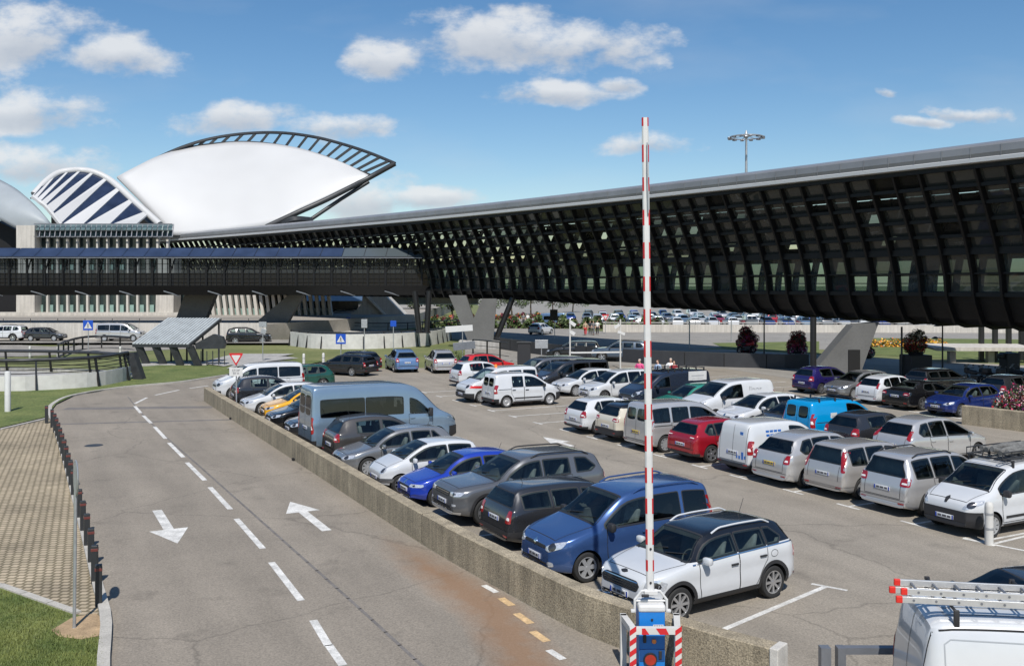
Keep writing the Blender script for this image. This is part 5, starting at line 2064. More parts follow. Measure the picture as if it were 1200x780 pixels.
dk.prism([Vector((X0, Y0, 6.15)), Vector((X0, Y1, 6.15)), Vector((X0, Y1 - .8, 5.1)), Vector((X0, Y0 + .8, 5.1))], (X1 - X0, 0, 0))
dk.build('deck', 'soffit', fb, fix=True)
br_ = MB()
for i in range(0, 24):
    br_ = MB()
    x = X0 + 3 + i * 4.9
    br_.beam((x, Y0 + .35, 5.55), (x + 1.5, Y0 + .95, 5.05), .16, .12)
    br_.build('bracket', 'grey_steel', fb)
for i in range(0, 56):
    x = X0 + (X1 - X0) * (i + .5) / 56
    c_ = MB()
    c_.beam((x, Y0 + .1, 6.1), (x, Y0 + .1, 9.3), .16, .2)
    c_.beam((x, Y0 + .1, 7.6), (x + .55, Y0 + .1, 9.3), .10, .12)
    c_.beam((x, Y1 - .1, 6.1), (x, Y1 - .1, 9.3), .18, .2)
    c_.beam((x, Y0 + .1, 9.24), (x, Y1 - .1, 9.24), .14, .14)
    c_.build('post', 'rib', fb)
gl_ = MB()
gl_.add([(X0, Y0 + .25, 6.15), (X1, Y0 + .25, 6.15), (X1, Y0 + .25, 7.5), (X0, Y0 + .25, 7.5)], [(0, 1, 2, 3)])
M['pane_rail'] = tinted('balustrade_glass', (.12, .14, .17), .15)
M['pane_rail'].node_tree.nodes['Principled BSDF'].inputs['Specular IOR Level'].default_value = .2
gl_.build('balustrade', 'pane_rail', fb, fix=False)
gl_ = MB()
gl_.add([(X0, Y0 + .26, 7.52), (X1, Y0 + .26, 7.52), (X1, Y0 + .26, 9.22), (X0, Y0 + .26, 9.22)], [(0, 1, 2, 3)])
M['pane_bridge'] = tinted('bridge_glass', (.60, .68, .72), .55)
M['pane_bridge'].node_tree.nodes['Principled BSDF'].inputs['Specular IOR Level'].default_value = .25
gl_.build('glazing', 'pane_bridge', fb, fix=False)
gl_ = MB()
for z in (6.55, 6.95, 7.5):
    gl_.beam((X0, Y0 + .2, z), (X1, Y0 + .2, z), .06, .07)
    gl_.beam((X0, Y1 - .2, z), (X1, Y1 - .2, z), .06, .07)
for i in range(0, 185):
    x = X0 + (X1 - X0) * (i + .5) / 185
    gl_.beam((x, Y0 + .18, 6.12), (x, Y0 + .18, 9.2), .05, .06)
    gl_.beam((x, Y1 - .22, 6.12), (x, Y1 - .22, 9.2), .06, .06)
gl_.beam((X0, Y0 + .18, 8.55), (X1, Y0 + .18, 8.55), .05, .05)
gl_.build('handrail', 'rib', fb)
for k, poly in enumerate(([(293, 383), (338, 345.5), (355, 345.5), (334, 383)], [(203, 382), (216, 345.5), (252, 345.5), (237, 382)])):
    fin('concrete_pylon', poly, 110.3, 1.2, 'concrete_shaded', ['slanted grey concrete pylon under the footbridge, spreading to the left at its foot', 'stubby upright grey concrete pylon beneath the footbridge near the station corner'][k])

# ------------------------------------------------------------------ station
stn = thing('railway_station', 'white winged railway station with a striped glass vault, seen beyond the footbridge', 'building', (0, 0, 0))


def coons(bot, top, n=26, m=14, bulge=0.0, bv=Vector((0, -1, .35))):
    """surface between two curves, bulging towards bv"""
    b = resample(catmull(bot, 8), 0.01 if False else max(.5, 1))
    def at(c, f):
        x = f * (len(c) - 1)
        i = min(int(x), len(c) - 2)
        return c[i].lerp(c[i + 1], x - i)
    B, T = catmull(bot, 10), catmull(top, 10)
    B, T = resample(B, .4), resample(T, .4)
    rows = []
    for i in range(m + 1):
        f = i / m
        rows.append([at(B, j / n).lerp(at(T, j / n), f) + bv * bulge * math.sin(PI * f) * math.sin(PI * j / n) ** .6 for j in range(n + 1)])
    return rows


def shellpart(name, rows, mat, parent, th=.4):
    mb = MB()
    mb.sheet(rows)
    o = mb.build(name, mat, parent, smooth=50, fix=False)
    md = o.modifiers.new('thickness', 'SOLIDIFY')
    md.thickness = th
    md.offset = 0
    return o


top = [D(137, 208, 150), D(160, 196, 152), D(185, 184, 155), D(212, 176, 158), D(245, 170, 160), D(290, 167.5, 160), D(345, 173.5, 158), D(395, 189, 155), D(433, 207, 152)]
bot = [D(203, 276, 146), D(240, 275, 146), D(320, 263.5, 146), D(350, 248, 147), D(380, 234, 148.5), D(408, 220, 150.5), D(433, 207.6, 152)]
shellpart('roof_wing', coons(bot, top, 40, 16, 1.1), 'shell_white', stn)
# edge beam of the wing and its black outrigger
eb = MB()
eb.tube(catmull([D(312, 266, 145.5), D(350, 248.5, 146.5), D(380, 235, 148), D(408, 221, 150), D(433, 208, 152), D(463, 191.5, 152)], 6), .42, 8)
eb.tube([D(432, 213, 152), D(400, 233, 150), D(360, 260, 147)], .3, 8)
eb.tube(catmull([D(330, 263, 146), D(345, 257, 145), D(365, 258, 147)], 4), .5, 6)
eb.build('edge_beam', 'dark_steel', stn, smooth=50)
tr = MB()
outer = catmull([D(180, 187, 155.5), D(215, 172, 158), D(250, 162, 160), D(290, 156.5, 160.5), D(330, 155.8, 160), D(370, 161, 158.5), D(405, 170, 156.5), D(435, 180, 154), D(463, 191.5, 152)], 8)
inner = catmull([D(180, 187.4, 155.5), D(215, 175, 158.5), D(250, 169, 160), D(290, 166.8, 160.3), D(330, 171, 159), D(365, 179, 157.5), D(392, 188, 155.5), D(415, 198, 153.5), D(436, 206, 152)], 8)
tr.tube(outer, .26, 7)
tr.tube(inner, .22, 6)
for k in range(3, 21):
    f = k / 21
    a = inner[int(f * (len(inner) - 1))]
    b = outer[min(len(outer) - 1, int((f + .03) * (len(outer) - 1)))]
    tr.beam(a, b, .26, .4)
tr.build('outrigger_truss', 'dark_steel', stn, smooth=40)
# striped vault
rim = [D(u, v, d) for u, v, d in ((40, 228, 141), (54, 213, 143), (68, 203.5, 145), (82, 200.5, 146), (96, 200, 147), (111, 202.5, 147), (127, 210, 147), (142, 222, 146), (157, 236, 145), (174, 251, 144))]
foot = [D(u, v, d) for u, v, d in ((35, 233, 139), (39, 231, 139), (43, 233.5, 138.5), (47, 237, 138), (53, 241.5, 138), (61, 250.5, 138), (71, 263, 138), (98, 263, 138), (129, 263, 138), (160, 263, 138))]
M['vault_glass'] = pmat('vault_glass', (.02, .03, .06), .12, var=.3, vscale=.5)
vg, vw = MB(), MB()
for i in range(len(rim) - 1):
    a, b, p, q = rim[i], rim[i + 1], foot[i], foot[i + 1]
    bulge = Vector((0, -1.2, .8))
    mid = (a + b + p + q) / 4 + bulge * .0
    vg.add([p, p + (q - p) * .16, b - (b - a) * .14, a], [(0, 1, 2, 3)])
    off = Vector((0, -.12, .08))
    vw.prism([p + (q - p) * .12 + off, q + off, b + off, b - (b - a) * .20 + off], (0, .25, -.15))
vg.build('vault_glazing', 'vault_glass', stn)
vw.build('vault_rib', 'shell_white', stn, fix=True)
rt = MB()
rt.tube(catmull(rim + [D(187, 263, 143)], 6), .55, 8)
rt.tube(catmull(foot[1:7], 5), .35, 6)
rt.build('vault_rim', 'shell_white', stn, smooth=50)
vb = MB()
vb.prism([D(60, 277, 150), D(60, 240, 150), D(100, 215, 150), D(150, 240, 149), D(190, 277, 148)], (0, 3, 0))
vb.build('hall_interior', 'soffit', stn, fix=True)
# grey side dome at the left edge
dt = [D(-60, 196, 150), D(-20, 203, 147), D(0, 212, 145), D(18, 222, 142), D(33, 234, 139), D(46, 247, 137.5), D(59, 263, 136.5)]
db = [D(-60, 262, 140), D(-30, 258, 138), D(-5, 257, 137), D(5, 260, 136.5), D(16, 266, 136.2), D(30, 270, 136.2), D(59, 264, 136.4)]
shellpart('side_dome', coons(db, dt, 20, 10, 1.5), 'shell_grey', stn)
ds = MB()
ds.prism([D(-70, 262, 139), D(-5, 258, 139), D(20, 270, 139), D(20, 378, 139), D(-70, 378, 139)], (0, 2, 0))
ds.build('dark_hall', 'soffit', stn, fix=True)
# facade: piers, glass, white fins
zf = 1.6
def vbox(u0, u1, v0, v1, d, th):
    a, b = D(u0, v1, d), D(u1, v0, d)
    return ((a.x + b.x) / 2, d + th / 2, (a.z + b.z) / 2), (b.x - a.x, th, b.z - a.z)
pr = MB()
pr.box(*vbox(19, 40.5, 264, 374, 134, 3))
pr.build('concrete_pier', 'concrete_light', stn)
pr = MB()
pr.prism([D(184, 300, 134), D(204, 300, 134), D(203, 374, 134), D(182, 374, 134)], (0, 3, 0))
pr.build('concrete_pier', 'concrete_light', stn, fix=True)
M['facade_glass'] = pmat('facade_glass', (.03, .045, .045), .12, var=.35, vscale=.35)
M['facade_green'] = pmat('facade_panel', (.22, .33, .30), .25, var=.25, vscale=.4)
fg = MB()
fg.box(*vbox(40, 184, 262, 374, 136, .3))
fg.build('facade_glazing', 'facade_glass', stn)
gp_ = MB()
for i in range(13):
    u = 41 + i * 11.8
    gp_.box(*vbox(u + 1.5, u + 9.5, 357, 371, 135.8, .1))
    if i < 9:
        gp_.box(*vbox(u + 1.5, u + 9.5, 310, 316, 135.8, .1))
        gp_.box(*vbox(u + 1.5, u + 9.5, 322, 330, 135.8, .1))
gp_.build('facade_panel', 'facade_green', stn)
lo = MB()
for i in range(27):
    u = 40 + i * 6
    for v0, v1, dd_ in ((263, 269.5, 1.2), (270.3, 277, .5)):
        a, b = D(u + .4, v1, 135.4 - dd_), D(u + 5.4, v1, 135.4 - dd_)
        c, e = D(u + 5.4 + 1.5, v0, 135.6), D(u + .4 + 1.5, v0, 135.6)
        lo.add([a, b, c, e], [(0, 1, 2, 3)])
M['louvre'] = pmat('louvre_glass', (.12, .17, .17), .15, var=.4, vscale=.5, metal=.2)
lo.build('glass_louvre', 'louvre', stn)
lf_ = MB()
for i in range(28):
    u = 40 + i * 6
    lf_.beam(D(u, 277.4, 134), D(u + 1.5, 262.6, 135.6), .12, .12)
for v in (262.6, 269.9, 277.4):
    lf_.beam(D(40, v, 134.6), D(202, v, 134.6), .12, .16)
lf_.build('louvre_frame', 'grey_steel', stn)
for i in range(14):
    u = 52 + i * 11.8 - 11.8
    f_ = MB()
    a, b = D(u, 374, 134.4), D(u, 278.5, 134.4)
    f_.box(((a.x + b.x) / 2, 135.5, (a.z + b.z) / 2), (.30, .6, b.z - a.z))
    f_.build('fin', 'concrete_light', stn)
# low wing under the footbridge
lw = MB()
lw.box(*vbox(204, 345, 335, 374, 138, 6))
lw.build('low_wing', 'facade_glass', stn)
for i in range(20):
    u = 250 + i * 7.2
    f_ = MB()
    a, b = D(u, 372, 137), D(u, 340, 137)
    f_.beam(a + Vector((.2, 0, 0)), b + Vector((-.3, 0, 0)), .42, .9, up=Vector((0, 1, 0)))
    f_.build('fin', 'concrete_light', stn)
sp_ = MB()
for i in range(19):
    u = 250 + i * 7.2
    sp_.box(*vbox(u + 1.5, u + 6, 361, 369, 137.6, .1))
sp_.build('facade_panel', 'facade_green', stn)
q = MB()
q.box(*vbox(204, 400, 371.5, 378, 136, 3))
q.build('plinth', 'concrete_light', stn)
q = MB()
q.box((-75, 135, 1.95), (62, 3, .8))
q.build('plinth', 'concrete_light', stn)
# hall with a blue roof and a pale ramp beyond the bridge
hl = thing('service_building', 'low building with a dark blue overhanging roof and white base behind the footbridge', 'building', (0, 0, 0))
q = MB()
q.prism([D(352, 345, 150), D(408, 345, 150), D(424, 352.5, 146), D(345, 352.5, 146)], (0, 8, .3))
q.build('roof', 'solar', hl, fix=True)
q = MB()
q.box(*vbox(345, 420, 352, 363, 150, 5))
q.build('wall', 'facade_glass', hl)
q = MB()
q.box(*vbox(330, 430, 364.5, 373, 147, 9))
q.build('base', 'white_dirty', hl)
rm = MB()
rm.prism([D(425, 345, 140), D(450, 345, 140), D(474, 369, 140), D(474, 373, 140), D(405, 373, 140), D(416, 364, 140), D(424, 356, 140)], (0, 5, 0))
rmp = tag(rm.build('access_ramp', 'concrete_light', fix=True), 'pale sloping concrete stair flank to the right of the blue roof', 'ramp')
q = MB()
q.beam(D(428, 345, 139.9), D(452, 369.5, 139.9), .5, .3)
q.build('coping', 'white_dirty', rmp)
fb2 = tag(flat([G(300, 378), G(330, 374), G(560, 372), G(560, 380), G(430, 386), G(330, 384)], .03).build('ground_strip', 'grass_far'), kind='structure')
q = MB()
q.box(*vbox(455, 560, 347, 357, 170, 4))
q.cur = 1
q.box(*vbox(452, 562, 344, 347.5, 169, 6))
far_b = tag(q.build('distant_building', ['facade_glass', 'white_dirty']), 'distant pale building behind the trees under the walkway', 'building')
# ------------------------------------------------------------------ street furniture
# row of dark marker posts along the kerb
M['post'] = pmat('post_dark', (.022, .024, .026), .5, var=.2)
M['reflector'] = pmat('reflector_red', (.13, .035, .03), .4)
pl = resample(catmull(post_line, 6), 1.5)
proto = None
for i, p in enumerate(pl):
    if proto is None:
        proto = thing('marker_post', 'dark square post with a red band in the row along the road kerb', 'post', p, 0, 'row of dark posts along the kerb')
        b = MB()
        b.bbox((0, 0, .40), (.13, .13, .82), .4, .015)
        b.build('post', 'post', proto, fix=True)
        b = MB()
        b.bbox((0, 0, .72), (.138, .138, .06), .4, .005)
        b.build('band', 'reflector', proto, fix=True)
        proto.location = (p.x, p.y, .04)
        o = proto
    else:
        o = dup(proto, (p.x, p.y, .04), R.uniform(-.15, .15), 'dark square post with a dull red band in the row along the road kerb', 'row of dark posts along the kerb')
    if i == 0:
        o['label'] = 'nearest dark kerb post, standing alone beside the bare dirt patch'
        del o['group']

# sign seen edge-on beside the dirt patch
sg = thing('road_sign', 'tall round road sign seen edge-on on a grey pole by the dirt patch', 'sign', G(87, 739))
q = MB()
q.tube([(0, 0, 0), (.03, 0, 3.05)], .03, 10)
q.build('pole', 'galv', sg, smooth=40)
q = MB()
q.lathe([(1e-4, -.012), (.32, -.012), (.33, 0), (.32, .012), (1e-4, .012)], 28, axis='Y')
o = q.build('sign_disc', 'galv', sg, smooth=40)
o.location = (.03, 0, 2.78)
o.rotation_euler = (0, .02, math.radians(-59))
q = MB()
q.lathe([(.06, 0), (.06, .05), (.035, .07)], 12)
q.build('base', 'galv', sg)

# give-way sign on the wall end
def triangle(c, s, n, th, mb):
    pts = [c + Vector((-s / 2, 0, s * .433)), c + Vector((s / 2, 0, s * .433)), c + Vector((0, 0, -s * .433))]
    P = []
    for i in range(3):
        a, b = pts[i], pts[(i + 1) % 3]
        P += [a.lerp(b, .07), a.lerp(b, .93)]
    mb.prism(P, (0, th, 0))


def text(s, size, loc, rot, mat, parent, name='lettering'):
    cu = bpy.data.curves.new(name, 'FONT')
    cu.body = s
    cu.size = size
    cu.align_x = 'CENTER'
    cu.align_y = 'CENTER'
    cu.extrude = .002
    cu.space_line = .85
    ob = bpy.data.objects.new(name, cu)
    COL.objects.link(ob)
    dg = bpy.context.evaluated_depsgraph_get()
    me = bpy.data.meshes.new_from_object(ob.evaluated_get(dg))
    bpy.data.objects.remove(ob)
    me.materials.clear()
    me.materials.append(M[mat] if isinstance(mat, str) else mat)
    o = link(name, me, parent)
    o.location = loc
    o.rotation_euler = rot
    return o


gw = thing('give_way_sign', 'white and red give-way triangle over a white plate on a pole beside the wall', 'sign', G(277, 484))
k = 1120 / G(277, 484).y      # px per metre there
def zz(v): return CAMH + (HZ - v) / k
q = MB()
q.tube([(0, 0, 0), (0, 0, zz(420))], .035, 10)
q.build('pole', 'galv', gw, smooth=40)
q = MB()
triangle(Vector((0, -.07, zz(421))), .72, 0, .02, q)
f = q.build('triangle', 'red', gw, fix=True)
q = MB()
triangle(Vector((0, -.076, zz(421) + .015)), .46, 0, .006, q)
q.build('centre', 'white_paint', f, fix=True)
q = MB()
q.bbox((0, -.06, zz(435.5)), (.66, .02, .42), 0, .008)
f = q.build('plate', 'white_paint', gw, fix=True)
text('STOP\n50 m', .155, (0, -.073, zz(435.5)), (PI / 2, 0, 0), 'plate_mark', f)

# pedestrian crossing signs
def ped_sign(u, v_foot, v_mid, s, label, extra=0):
    p = G(u, v_foot)
    k = FPX / p.y
    z = CAMH + (HZ - v_mid) / k
    t = thing('crossing_sign', label, 'sign', p)
    q = MB()
    q.tube([(0, 0, 0), (0, 0, z + s / 2)], .04, 8)
    q.build('pole', 'galv', t, smooth=40)
    q = MB()
    q.bbox((0, -.06, z), (s, .02, s), 0, .006)
    f = q.build('panel', 'blue_sign', t, fix=True)
    q = MB()
    w = s * .40
    q.prism([Vector((-w, -.074, z - w * .8)), Vector((w, -.074, z - w * .8)), Vector((0, -.074, z + w * .9))], (0, .004, 0))
    w2 = q.build('triangle', 'white_paint', f, fix=True)
    q = MB()
    q.lathe([(1e-4, 0), (.05 * s, .0), (.05 * s, .004), (1e-4, .004)], 8, c=(0, -.079, z + s * .14), axis='Y')
    for a, b in (((0, s * .09), (0, -s * .10)), ((0, -s * .10), (-s * .10, -s * .26)), ((0, -s * .10), (s * .09, -s * .26)), ((0, s * .05), (-s * .09, -s * .04)), ((0, s * .05), (s * .09, -s * .05))):
        q.beam((a[0], -.077, z + a[1]), (b[0], -.077, z + b[1]), .05 * s, .004, up=Vector((0, 1, 0)))
    q.build('walking_figure', 'plate_mark', f, fix=True)
    return t


ped_sign(399.5, 426, 397, .80, 'blue square pedestrian crossing sign on the grass behind the parked dark estates')
ped_sign(103.5, 413, 381, .92, 'blue square pedestrian crossing sign left of the silver minibus')
for u, v0, v1, lab in ((461, 412, 379, 'blue square sign with a plain back beneath the footbridge end, by the white railing'), (408.5, 390, 374, 'small blue sign by the dark railing under the footbridge')):
    p = G(u, v0)
    kk = FPX / p.y
    t = thing('road_sign', lab, 'sign', p)
    q = MB()
    q.tube([(0, 0, 0), (0, 0, CAMH + (HZ - v1) / kk)], .04, 6)
    q.build('pole', 'galv', t)
    q = MB()
    q.bbox((0, -.05, CAMH + (HZ - v1) / kk), (.55, .02, .55), 0, .006)
    q.build('panel', 'blue_sign', t, fix=True)


def sign_board(u, v0, vt, boards, label, name='road_sign', r=.04, cat='sign', mat='galv', bm='white_paint'):
    p = G(u, v0)
    kk = FPX / p.y
    t = thing(name, label, cat, p)
    q = MB()
    q.tube([(0, 0, 0), (0, 0, CAMH + (HZ - vt) / kk)], r, 8)
    q.build('pole', mat, t, smooth=40)
    for (du, v, w, h, tilt, m_) in boards:
        q = MB()
        q.bbox((du / kk, -.06, CAMH + (HZ - v) / kk), (w / kk, .03, h / kk), 0, .01, m=Matrix.Rotation(math.radians(tilt), 3, 'Y'))
        q.build('panel', m_ or bm, t, fix=True)
    return t


ds_ = sign_board(542, 425, 380, [(-4, 385, 32, 7, -4, 'white_paint'), (2, 405, 26, 9, -6, 'grey_steel')], 'white arrow-shaped direction sign on a pole beside the forked pylon')
sign_board(427, 418, 374, [(0, 379, 7, 10, 0, 'galv')], 'grey back of a square sign on a thin pole over the white railing')
sign_board(308, 425, 377, [(0, 380, 9, 6, 0, 'galv'), (1, 388, 6, 6, 20, 'galv')], 'grey double sign seen from behind on a thin pole right of the slatted canopy')
sign_board(634.5, 432, 398, [(0, 403, 15, 10, 0, 'galv')], 'back of a square grey sign above the white service vans')
sign_board(668, 430, 373, [(3, 379, 8, 4, 35, 'white_paint'), (3, 390, 6, 4, 30, 'white_paint')], 'light grey pole with two white camera housings behind the dark people carrier', 'camera_pole', .06, 'pole', 'white_dirty')
sign_board(727, 432, 374, [(-4, 382, 7, 3.5, -35, 'white_paint'), (1, 390, 9, 3, 20, 'white_paint')], 'light grey pole with white camera housings next to the dark car in the shade', 'camera_pole', .06, 'pole', 'white_dirty')
sign_board(650, 397, 362, [(-1, 369, 9, 13, 0, 'black_metal')], 'dark back of a tall rectangular sign near the white car on the far road', bm='black_metal')
sb_ = sign_board(709.5, 391, 369, [], 'distant give-way triangle seen beside the group of walkers')
kk = FPX / G(709.5, 391).y
q = MB()
triangle(Vector((0, -.06, CAMH + (HZ - 372) / kk)), .95, 0, .02, q)
f = q.build('triangle', 'red', sb_, fix=True)
q = MB()
triangle(Vector((0, -.07, CAMH + (HZ - 372) / kk + .02)), .55, 0, .005, q)
q.build('centre', 'white_paint', f, fix=True)
# horizontal white lifting arm in the shade
la = thing('lifting_barrier', 'small white lowered lifting barrier in the shade behind the parked vans', 'barrier', G(668, 428))
q = MB()
q.beam(Vector((-.1, -.2, 1.0)), Vector((4.0, -.2, 1.05)), .08, .12)
q.build('arm', 'white_paint', la)
q = MB()
q.bbox((.1, .1, .55), (.4, .4, 1.1), 0, .03)
q.build('cabinet', 'dark_steel', la, fix=True)
tb = thing('ticket_kiosk', 'square black ticket kiosk standing behind the white service vans', 'kiosk', G(614, 431))
q = MB()
q.bbox((0, 0, .95), (1.0, .8, 1.9), 0, .04)
q.build('body', 'trim', tb, fix=True)
q = MB()
q.bbox((0, 0, 1.94), (1.12, .92, .08), 0, .02)
q.build('lid', 'dark_steel', tb, fix=True)

# bollards
def bollard(p, h, label, group=None):
    t = thing('bollard', label, 'bollard', p, 0, group)
    q = MB()
    q.lathe([(.10, 0), (.10, h - .14), (.095, h - .07), (.07, h - .02), (1e-4, h)], 18)
    q.build('post', 'white_dirty', t, smooth=40)
    q = MB()
    for z in (h * .38, h * .72):
        q.lathe([(.102, z - .03), (.104, z - .028), (.104, z + .028), (.102, z + .03)], 18, cap=False)
    q.build('band', 'galv', t, smooth=40)
    return t


bollard(G(1159, 638), 1.05, 'white bollard with grey rings in front of the white van with the roof rack')
bollard(G(356, 434), 1.25, 'left white bollard on the grass behind the white minibus')
bollard(G(379, 434), 1.30, 'right white bollard on the grass behind the white minibus')
for u, lab in ((35, 'left white bollard of two beyond the round railing'), (68, 'right white bollard of two beyond the round railing'), (141, 'white bollard left of the slatted canopy')):
    bollard(G(u, 419), 1.0, lab)
wp = thing('marker_post', 'tall plain white post on the grass in front of the round black railing', 'post', G(9, 484))
q = MB()
q.lathe([(.14, 0), (.14, 2.0), (.12, 2.05), (1e-4, 2.06)], 16)
q.build('post', 'white_paint', wp, smooth=40)

# ------------------------------------------------------------------ big white-and-red barrier
BX, BY = D(762, 703, 15.6).x, 15.6
bar = thing('barrier', 'raised white boom barrier with red bands on a blue cabinet', 'barrier', (BX, BY, 0))
M['cab_blue'] = pmat('cabinet_blue', (.01, .17, .52), .38, var=.08, vscale=4)
M['cab_dark'] = pmat('cabinet_blue_dark', (.008, .06, .20), .4)
q = MB()
q.bbox((0, 0, .52), (.42, .40, 1.02), 0, .015)
cabn = q.build('cabinet', 'cab_blue', bar, fix=True)
q = MB()
q.bbox((0, -.203, .33), (.40, .012, .20), 0, .004)
q.build('dark_panel', 'cab_dark', cabn, fix=True)
q = MB()
q.bbox((0, 0, 1.08), (.44, .44, .12), 0, .035)
q.build('lid', 'white_paint', cabn, fix=True)
q = MB()
q.bbox((.10, -.207, .80), (.17, .006, .05), 0, .002)
f = q.build('name_plate', 'white_paint', cabn, fix=True)
q = MB()
for x in (-.055, -.02, .018, .056):
    q.box((.10 + x, -.2115, .80), (.022, .003, .028))
q.build('plate_mark', 'plate_mark', f)
q = MB()
q.lathe([(1e-4, -.028), (.035, -.022), (.04, 0), (.04, .02)], 16, c=(.03, -.21, .56), axis='Y')
q.build('amber_lamp', 'amber', cabn, smooth=40)
q = MB()
q.lathe([(.018, 0), (.022, .012), (.018, .02), (1e-4, .02)], 10, c=(.0, -.215, .90), axis='Y')
q.bbox((-.12, -.215, .60), (.05, .03, .13), 0, .008)
q.bbox((.13, -.215, .34), (.05, .03, .13), 0, .008)
q.build('latch', 'trim', cabn, fix=True)
M['red_disc'] = pmat('red_disc', (.36, .025, .012), .3, coat=.6, var=.2, vscale=8)
q = MB()
q.lathe([(1e-4, -.022), (.088, -.018), (.10, 0), (.10, .02)], 24, c=(-.03, -.222, .27), axis='Y')
rd = q.build('red_disc', 'red_disc', cabn, smooth=40)
q = MB()
q.lathe([(.088, -.022), (.105, -.026), (.112, .0), (.105, .02)], 24, c=(-.03, -.222, .27), axis='Y', cap=False)
q.build('disc_rim', 'trim', rd, smooth=40)
# yoke that holds the boom
q = MB()
for sx in (-1, 1):
    q.tube([(sx * .26, -.06, .98), (sx * .26, -.06, 1.18), (sx * .15, -.06, 1.32), (sx * .06, -.06, 1.33)], .022, 8)
    q.bbox((sx * .29, -.06, 1.0), (.07, .06, .05), 0, .01)
q.tube([(-.24, -.05, 1.16), (.24, -.05, 1.16)], .018, 8)
q.bbox((0, -.05, 1.30), (.22, .12, .07), 0, .01)
q.build('yoke', 'white_paint', bar, fix=True)
q = MB()
q.bbox((-.10, -.13, 1.265), (.12, .05, .04), 0, .008)
q.build('clamp', 'trim', bar, fix=True)
ZB0, ZB1 = 1.24, CAMH + (HZ - 138) * BY / FPX
q = MB()
L_ = ZB1 - ZB0
rows = []
def bw_(f): return .125 - .022 * f
lean = -.085
NS = 61
def secb(f, ins=0):
    w_ = bw_(f) / 2
    x = lean * f
    z = ZB0 + L_ * f
    c = .35 * w_
    return [Vector((x + a, b, z)) for a, b in ((-w_ + c, -w_ * .72), (w_ - c, -w_ * .72), (w_, -w_ * .72 + c), (w_, w_ * .72 - c), (w_ - c, w_ * .72), (-w_ + c, w_ * .72), (-w_, w_ * .72 - c), (-w_, -w_ * .72 + c), (-w_ + c, -w_ * .72))]
for i in range(NS):
    q.sheet([secb(i / NS), secb((i + 1) / NS)])
q.add(secb(1)[:8], [tuple(range(8))])
boom = q.build('boom', 'white_paint', bar, fix=True)
q = MB()
# red bands sit on both flanks only: photo shows them left and right of a white front
zred = [(138, 148), (170, 190), (208, 224), (246, 264), (284, 303), (324, 341), (362, 380), (399, 418), (437, 455), (473, 491), (510, 528), (547, 565), (583, 601), (619, 637), (655, 668)]
for va, vb_ in zred:
    za, zb_ = [CAMH + (HZ - v) * BY / FPX for v in (vb_, va)]
    for sx in (-1, 1):
        P = []
        for z in (za, zb_):
            f_ = (z - ZB0) / L_
            w_ = bw_(f_) / 2
            x = lean * f_
            P.append([Vector((x + sx * (w_ * .62), -w_ * .72 - .003, z)), Vector((x + sx * (w_ * .67), -w_ * .72 - .003, z)), Vector((x + sx * (w_ + .003), -w_ * .38, z)), Vector((x + sx * (w_ + .003), w_ * .5, z))])
        q.sheet(P)
q.build('red_band', 'red', boom, fix=False)
q = MB()
za, zb_ = [CAMH + (HZ - v) * BY / FPX for v in (250, 168)]
f0 = (za - ZB0) / L_
q.tube([(lean * f0 + .025, -.075, za), (lean * f0 + .012, -.085, (za + zb_) / 2), (lean * (f0 + .12) + .02, -.072, zb_)], .012, 6)
q.build('stay', 'galv', boom)
q = MB()
for z in (1.45, 2.0):
    q.lathe([(.016, 0), (.02, .008), (1e-4, .014)], 8, c=(0, -.062, z), axis='Y')
q.build('bolt', 'trim', boom)
# hazard-striped guard frame in front
gu = thing('guard_frame', 'white tubular guard frame with red hazard stripes round the blue cabinet', 'guard', (BX + .02, BY - .42, 0))
q = MB()
for sx in (-1, 1):
    q.beam((sx * .36, 0, 0), (sx * .36, 0, .86), .10, .10, up=Vector((0, 1, 0)))
    q.beam((sx * .36, .05, .81), (sx * .44, .62, .81), .10, .10)
    q.beam((sx * .44, .60, 0), (sx * .44, .60, .86), .10, .10, up=Vector((0, 1, 0)))
q.beam((-.31, 0, .81), (.31, 0, .81), .10, .10)
q.build('frame', 'white_dirty', gu, fix=True)
q = MB()
for sx in (-1, 1):
    for k in range(5):
        z0 = .06 + k * .17
        q.add([(sx * .36 - .052, -.053, z0), (sx * .36 + .052, -.053, z0 + .075), (sx * .36 + .052, -.053, z0 + .16), (sx * .36 - .052, -.053, z0 + .085)], [(0, 1, 2, 3)])
for x0 in (-.22, .02):
    q.add([(x0, -.053, .76), (x0 + .12, -.053, .76), (x0 + .05, -.053, .86), (x0 - .0, -.053, .86)] if x0 < 0 else [(x0 + .05, -.053, .76), (x0 + .19, -.053, .76), (x0 + .14, -.053, .86), (x0 - .02, -.053, .86)], [(0, 1, 2, 3)])
q.build('stripe', 'red', gu, fix=False)

# grey steel height frame at the lower right
gf = thing('height_gate', 'grey steel gate beside the white van with the ladders', 'gate', D(978, 760, 14.6) * 1)
gf.location.z = 0
x0 = gf.location.x
q = MB()
zt = CAMH + (HZ - 757) * 14.6 / FPX
for dx, wd in ((-.15, .15), (.09, .12)):
    q.beam((dx, 0, 0), (dx, 0, zt), wd, .15, up=Vector((0, 1, 0)))
q.beam((.03, 0, zt - .05), (1.9, .1, zt - .09), .12, .10)
q.beam((1.84, .1, 0), (1.84, .1, zt - .04), .12, .12, up=Vector((0, 1, 0)))
q.build('frame', 'grey_steel', gf, fix=True)

